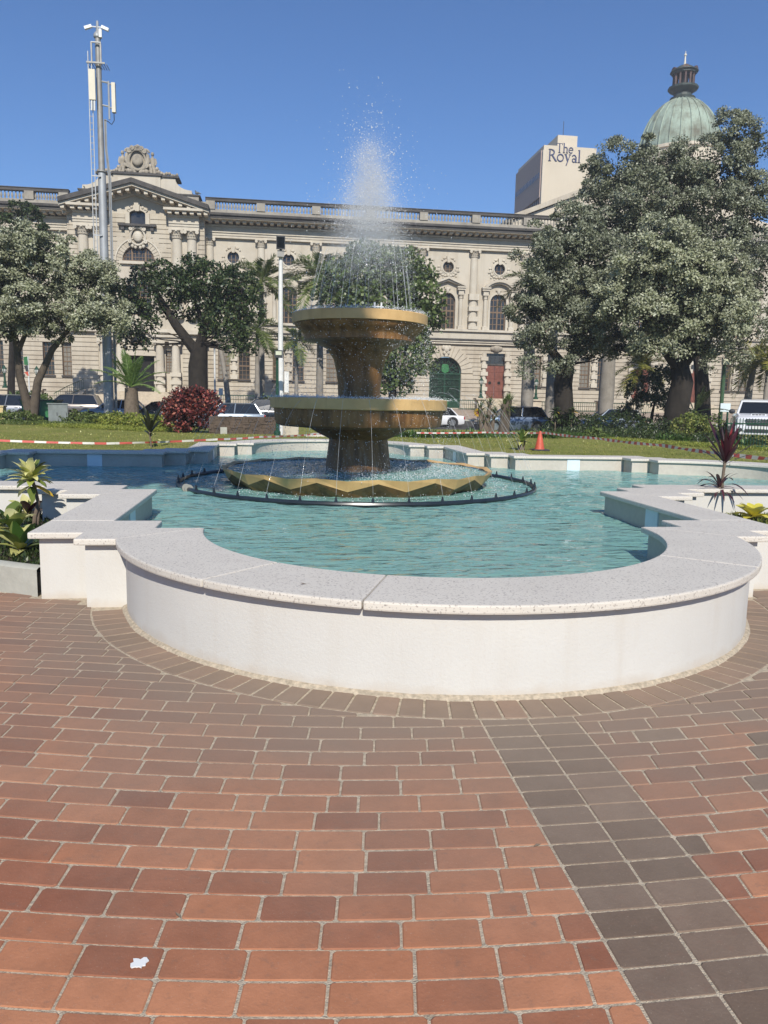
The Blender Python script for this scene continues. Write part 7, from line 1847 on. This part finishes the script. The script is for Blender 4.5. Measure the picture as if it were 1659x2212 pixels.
# ------------------------------------------------------------------ cone and tapes
q = on_lawn(1165, 977); cn = thing('traffic_cone', 'faded orange traffic cone standing on the lawn by the far coping', 'traffic cone', loc=q)
b = MB(); b.lathe([(0.125, 0.03), (0.115, 0.06), (0.03, 0.46), (0.02, 0.475)], 18, cap=True); b.build('cone_body', 'cone_red', cn, smooth=True); b = MB(); b.box(-0.2, 0.2, -0.2, 0.2, 0, 0.035); b.build('base', 'dark_metal', cn, bevel=0.015)
def tape(label, pts, w=0.05, stripe=0.16, twist=0.5):
    P = [Vector(p) for p in pts]; path = []
    for i in range(len(P)-1):
        n = max(2, int((P[i+1]-P[i]).length/stripe)); L_ = (P[i+1]-P[i]).length
        for k in range(n): u = k/n; p = P[i].lerp(P[i+1], u); p.z -= 0.010*L_*4*u*(1-u)*0.5; path.append(p)
    path.append(P[-1]); b = MB()
    for i in range(len(path)-1):
        vs = []
        for s_, p in ((0, path[i]), (1, path[i+1])):
            a = twist*math.sin((i+s_)*0.33) + 0.15*math.sin((i+s_)*1.3); o = Vector((0, math.sin(a), math.cos(a)))*w/2; vs += [p-o, p+o]
        b.cur = i % 2; k0 = len(b.v)
        for v in vs: b.v.append(tuple(v))
        b.f.append((k0, k0+2, k0+3, k0+1)); b.m.append(b.cur)
    return tag(b.build('barrier_tape', ['tape_white', 'tape_red']), label, 'barrier tape', 'red and white barrier tapes')
tape('red and white barrier tape stretched low over the lawn beyond the shaded coping', [at(-30, 950, 17.5), at(230, 958, 17.5), at(470, 949, 18.6), at(560, 944, 20.5), at(720, 934, 26)], stripe=0.26)
tape('red and white barrier tape slanting over the lawn beyond the sunlit coping', [at(1178, 935, 26), at(1290, 947, 22.5), at(1430, 962, 19), at(1560, 980, 16.4), at(1680, 993, 15)], w=0.085, stripe=0.15, twist=0.9)
tape('white barrier tape along the foot of the strap leaved row', [at(900, 935, 30.2), at(1050, 934, 29), at(1178, 935, 26)], w=0.06, twist=0.2)
# ------------------------------------------------------------------ railing before the pickup
q = ground_at(1640, 28); fr = thing('iron_railing', 'dark green iron railing with upright bars in front of the white pickup', 'railing', loc=q)
zr = at(1600, 915, 28).z - q.z; ztop = at(1600, 905, 28).z - q.z
b = MB(); b.box(-1.25, 1.6, -0.02, 0.02, zr-0.025, zr+0.025); b.build('rail', 'green_iron', fr); b = MB(); b.box(-1.25, 1.6, -0.02, 0.02, 0.12, 0.16); b.build('rail', 'green_iron', fr)
b = MB(); b.tube([(0, 0, -0.05), (0, 0, ztop), (0, -0.02, ztop+0.02)], 0.013, 6); bme = b.mesh('bar', 'green_iron')
for k in range(24): part_copy(bme, 'bar', fr, (-1.2 + 0.118*k, 0, 0))
# ------------------------------------------------------------------ cars
def car(name, label, loc, rz, paint, L, Wd, H, kind='hatch', group='cars parked along the street'):
    t = thing(name, label, 'car' if name != 'pickup_truck' else 'pickup', group, loc=loc, rz=rz)
    hw = Wd/2; belt = H*0.60; fl = {'hatch': (-0.40, 0.10, 0.02, -0.44, 0.26), 'suv': (-0.44, 0.12, 0.04, -0.47, 0.27), 'sedan': (-0.30, 0.08, 0.02, -0.38, 0.24)}[kind]
    # body loft: x, zlow, belt, half width
    st = [(-0.50, 0.30, belt*0.86, 0.80), (-0.485, 0.24, belt*0.97, 0.92), (-0.42, 0.20, belt, 0.98), (-0.2, 0.18, belt, 1.0), (0.1, 0.18, belt, 1.0), (0.27, 0.18, belt*0.97, 0.99), (0.40, 0.20, belt*0.87, 0.95), (0.475, 0.24, belt*0.74, 0.86), (0.50, 0.30, belt*0.60, 0.74)]
    def ring(x, zl, zb_, k): return [(x*L, s_*hw*k*f, z) for s_, f, z in ((-1, 0.93, zl), (-1, 1.0, zl+0.14), (-1, 1.0, zb_*0.72), (-1, 0.985, zb_*0.9), (-1, 0.92, zb_), (1, 0.92, zb_), (1, 0.985, zb_*0.9), (1, 1.0, zb_*0.72), (1, 1.0, zl+0.14), (1, 0.93, zl))]
    b = MB(); R_ = [ring(*s_) for s_ in st]; n = 10
    b.add([v for r in R_ for v in r], [(i*n+k, i*n+(k+1) % n, (i+1)*n+(k+1) % n, (i+1)*n+k) for i in range(len(st)-1) for k in range(n)] + [tuple(range(n-1, -1, -1)), tuple((len(st)-1)*n+k for k in range(n))])
    body = b.build('body', paint, t, smooth=True)
    xr0, xr1, _, xb0, xb1 = fl[0]+0.02, fl[1], 0, fl[3], fl[4]
    G0 = [(xb0*L, hw*0.90), (xb1*L, hw*0.90)]; rz_ = H - 0.05
    b = MB()
    lo = [(xb0*L, -hw*0.88, belt-0.02), (xb1*L, -hw*0.88, belt-0.05), (xb1*L, hw*0.88, belt-0.05), (xb0*L, hw*0.88, belt-0.02)]
    up_ = [(xr0*L*0.94, -hw*0.66, rz_), (xr1*L*0.9, -hw*0.66, rz_), (xr1*L*0.9, hw*0.66, rz_), (xr0*L*0.94, hw*0.66, rz_)]
    b.add(lo+up_, [(0, 1, 5, 4), (1, 2, 6, 5), (2, 3, 7, 6), (3, 0, 4, 7), (4, 5, 6, 7)]); b.build('glasshouse', 'car_glass', t)
    b = MB(); rr = [(xr0*L*0.96, rz_-0.015), (xr0*L*0.8, H-0.005), (0.0, H), (xr1*L*0.6, H-0.01), (xr1*L*0.93, rz_-0.02)]; vs = []
    for x, z in rr: vs += [(x, -hw*0.70, z-0.035), (x, -hw*0.58, z), (x, hw*0.58, z), (x, hw*0.70, z-0.035)]
    b.add(vs, [(i*4+k, i*4+k+1, (i+1)*4+k+1, (i+1)*4+k) for i in range(4) for k in range(3)]); b.build('roof', paint, t, smooth=True)
    for sy in (-1, 1):
        for k, (u0, u1) in enumerate(((lo[1], up_[1]), (lo[0], up_[0]))):
            b = MB(); b.tube([(u0[0], sy*hw*0.895, u0[2]), (u1[0], sy*hw*0.675, u1[2])], [0.045, 0.035], 6); b.build('pillar', paint, t)
        b = MB(); b.tube([(-0.08*L, sy*hw*0.90, belt-0.02), (-0.10*L, sy*hw*0.675, rz_)], 0.032, 6); b.build('pillar', 'car_glass' if paint == 'car_black' else paint, t)
        b = MB(); b.box(xb1*L-0.12-0.3, xb1*L-0.3, sy*hw*1.0, sy*hw*1.0+sy*0.16, belt, belt+0.13); b.build('mirror', paint, t)
        b = MB(); b.box(0.455*L-0.05, 0.462*L, min(sy*hw*0.55, sy*hw*0.86), max(sy*hw*0.55, sy*hw*0.86), belt*0.66, belt*0.82); b.build('headlight', 'head_lamp', t)
        b = MB(); b.box(-0.492*L-0.012, -0.475*L, min(sy*hw*0.62, sy*hw*0.93), max(sy*hw*0.62, sy*hw*0.93), belt*0.68, belt*0.93); b.build('tail_light', 'tail_lamp', t)
        for hx in (-0.03, -0.22): b = MB(); b.box(hx*L-0.09, hx*L+0.09, sy*hw*0.995-0.01, sy*hw*0.995+0.02, belt*0.86, belt*0.86+0.035); b.build('door_handle', paint, t)
    b = MB(); b.box(0.47*L, 0.507*L, -hw*0.62, hw*0.62, 0.27, 0.42); b.build('grille', 'dark_metal', t)
    b = MB(); b.box(-0.507*L, -0.49*L, -0.26, 0.26, 0.55, 0.66); b.build('number_plate', 'plate', t)
    wr = 0.32 if kind != 'suv' else 0.36
    for x in (0.30*L, -0.29*L):
        for sy in (-1, 1):
            b = MB(); b.tube([(x, sy*hw*1.006, wr), (x, sy*hw*0.7, wr)], wr+0.06, 18); b.build('wheel_arch', 'dark_metal', t)
            b = MB(); b.tube([(x, sy*hw*1.012, wr), (x, sy*hw*0.8, wr)], wr, 20); w = b.build('wheel', 'tyre', t)
            b = MB(); b.tube([(x, sy*hw*1.02, wr), (x, sy*hw*1.0, wr)], wr*0.64, 14)
            w2_ = b.build('rim', 'rim', w)
    return t
def park(px, d, z=-0.09): p = at(px, 900, d); p.z = z; return p
car('parked_car', 'silver estate car parked behind the twin trunked silver tree', park(8, 46), pi, 'car_silver', 4.6, 1.8, 1.58, 'suv')
car('parked_car', 'bronze grey suv parked behind the utility cabinet', park(152, 54), pi, 'car_bronze', 4.4, 1.82, 1.68, 'suv')
car('parked_car', 'pale silver sedan parked behind the telecom mast and the cycad', park(252, 48), pi, 'car_pale', 4.5, 1.75, 1.42, 'sedan')
car('parked_car', 'white hatchback half hidden behind the red leaved bush', park(390, 55), pi, 'car_white', 4.1, 1.7, 1.5, 'hatch')
car('parked_car', 'dark sedan parked behind the dark cordyline', park(345, 46), pi, 'car_black', 4.3, 1.75, 1.36, 'sedan')
car('parked_car', 'silver hatchback parked behind the low slate wall', park(492, 41), pi + 0.09, 'car_pale', 3.9, 1.7, 1.38, 'hatch')
car('parked_car', 'black suv parked beyond the silver hatchback', park(570, 47), pi, 'car_black', 4.6, 1.85, 1.64, 'suv')
car('parked_car', 'white car mostly hidden behind the lower fountain bowl', park(935, 52), pi, 'car_white', 4.1, 1.7, 1.3, 'sedan')
car('parked_car', 'blue grey hatchback parked behind the yuccas', park(1107, 45), pi, 'car_blue', 4.2, 1.75, 1.5, 'hatch')
car('parked_car', 'pale blue car in the deep shade between the tree trunks', park(1318, 50), pi, 'car_pale', 4.2, 1.75, 1.45, 'hatch')
# white pickup, nose towards us
PDD = 32.5; q = at(1640, 900, PDD); q.z = 0.12
pk = thing('pickup_truck', 'white double cab pickup facing forward behind the dark green railing', 'pickup', loc=q, rz=math.asin((CAMX - q.x)/math.hypot(CAMX - q.x, CAMY - q.y)) + 0.06)
def PB(name, mat, f, bevel=0.0, parent=None, smooth=False): b = MB(); f(b); return b.build(name, mat, parent or pk, smooth, bevel)
def loft(b, secs):                                # sections across x at successive (y), each a list of (x, z)
    n = len(secs[0][1]); b.add([(x, y, z) for y, s_ in secs for x, z in s_], [(i*n+k, i*n+(k+1) % n, (i+1)*n+(k+1) % n, (i+1)*n+k) for i in range(len(secs)-1) for k in range(n)] + [tuple(range(n-1, -1, -1)), tuple((len(secs)-1)*n+k for k in range(n))])
def sec(w, z0, z1, r=0.1): return [(-w, z0), (-w, z1-r), (-w+r, z1), (w-r, z1), (w, z1-r), (w, z0)]
PB('body', 'car_white', lambda b: loft(b, [(-0.02, sec(0.80, 0.50, 0.98)), (0.10, sec(0.87, 0.45, 1.06)), (0.5, sec(0.88, 0.42, 1.12)), (1.25, sec(0.88, 0.42, 1.17)), (5.1, sec(0.88, 0.45, 1.17))]), smooth=True)
PB('bumper', 'car_white', lambda b: loft(b, [(-0.14, sec(0.74, 0.50, 0.66, 0.03)), (-0.06, sec(0.88, 0.42, 0.70, 0.03)), (0.3, sec(0.90, 0.42, 0.70, 0.03))]), smooth=True)
PB('lower_bumper', 'car_white', lambda b: b.box(-0.74, 0.74, -0.10, 0.15, 0.33, 0.44), 0.03)
PB('air_intake', 'dark_metal', lambda b: b.box(-0.52, 0.52, -0.155, 0.0, 0.445, 0.56))
PB('grille', 'dark_metal', lambda b: b.prism_y([(-0.52, 0.95), (-0.42, 0.70), (0.42, 0.70), (0.52, 0.95), (0.46, 0.98), (-0.46, 0.98)], -0.075, 0.05))
for z in (0.76, 0.84, 0.91): PB('grille_bar', 'chrome', lambda b: b.box(-0.44, 0.44, -0.088, -0.076, z-0.008, z+0.008))
def emblem(b): b.ring_y(0, 0.87, 0.062, 0.075, -0.11, -0.089, seg=20, sx=1.45); b.ring_y(0, 0.89, 0.032, 0.043, -0.112, -0.09, seg=16, sx=1.7); b.ring_y(0, 0.865, 0.046, 0.057, -0.111, -0.0895, seg=16, sx=0.55)
PB('emblem', 'chrome', emblem)
for sx in (-1, 1):
    PB('headlight', 'head_lamp', lambda b: b.prism_y([(sx*0.54, 0.72), (sx*0.80, 0.76), (sx*0.84, 0.98), (sx*0.54, 0.95)][::sx], -0.05, 0.2), 0.01)
    PB('fog_lamp', 'dark_metal', lambda b: b.ring_y(sx*0.68, 0.53, 0.001, 0.07, -0.155, -0.1, seg=14))
    PB('mirror', 'dark_metal', lambda b: b.ball((sx*1.02, 1.1, 1.28), 0.12, 10, 7, (1.1, 0.6, 0.9)))
    PB('wheel', 'tyre', lambda b: b.tube([(sx*0.92, 0.75, 0.36), (sx*0.66, 0.75, 0.36)], 0.37, 20))
    PB('wheel', 'tyre', lambda b: b.tube([(sx*0.92, 3.9, 0.36), (sx*0.66, 3.9, 0.36)], 0.37, 20))
    PB('windscreen_pillar', 'car_white', lambda b: b.tube([(sx*0.80, 1.10, 1.16), (sx*0.63, 1.78, 1.74)], [0.05, 0.04], 7))
PB('bonnet', 'car_white', lambda b: loft(b, [(0.04, sec(0.80, 0.97, 1.02, 0.04)), (0.25, sec(0.82, 1.0, 1.10, 0.05)), (1.2, sec(0.80, 1.1, 1.21, 0.05))]), smooth=True)
sc_ = PB('bonnet_scoop', 'car_white', lambda b: loft(b, [(0.55, sec(0.30, 1.12, 1.20, 0.02)), (1.0, sec(0.28, 1.12, 1.22, 0.02))])); PB('scoop_mouth', 'dark_metal', lambda b: [b.box(-0.25+0.13*k, -0.14+0.13*k, 0.545, 0.56, 1.145, 1.185) for k in range(4)], 0, sc_)
PB('windscreen', 'car_glass', lambda b: b.add([(-0.78, 1.14, 1.15), (0.78, 1.14, 1.15), (0.62, 1.80, 1.73), (-0.62, 1.80, 1.73), (-0.78, 3.2, 1.15), (0.78, 3.2, 1.15), (0.64, 3.0, 1.72), (-0.64, 3.0, 1.72)], [(0, 1, 2, 3), (1, 5, 6, 2), (5, 4, 7, 6), (4, 0, 3, 7)]))
PB('roof', 'car_white', lambda b: loft(b, [(1.74, sec(0.64, 1.70, 1.77, 0.05)), (2.2, sec(0.66, 1.72, 1.83, 0.06)), (3.05, sec(0.66, 1.70, 1.80, 0.06))]), smooth=True)
PB('number_plate', 'plate', lambda b: b.box(-0.27, 0.27, -0.17, -0.156, 0.57, 0.69))
for x in (-0.18, 0.18): PB('wiper', 'dark_metal', lambda b: b.tube([(x-0.25, 1.12, 1.175), (x+0.22, 1.18, 1.24)], 0.012, 4))
# ------------------------------------------------------------------ added thin volume standing in for lens veil, lifts the blacks
hz = MB(); hz.box(-720, 720, -300, 1120, -2.0, 78)
m = bpy.data.materials.new('veil_haze'); m.use_nodes = True; t = m.node_tree
for n in list(t.nodes):
    if n.type != 'OUTPUT_MATERIAL': t.nodes.remove(n)
pv = t.nodes.new('ShaderNodeVolumePrincipled'); pv.inputs['Density'].default_value = 0.0007; pv.inputs['Color'].default_value = (0.95, 0.96, 1, 1)
t.links.new(pv.outputs[0], [n for n in t.nodes if n.type == 'OUTPUT_MATERIAL'][0].inputs['Volume'])
MATS['veil_haze'] = m
tag(hz.build('veil_haze', 'veil_haze'), kind='stuff')
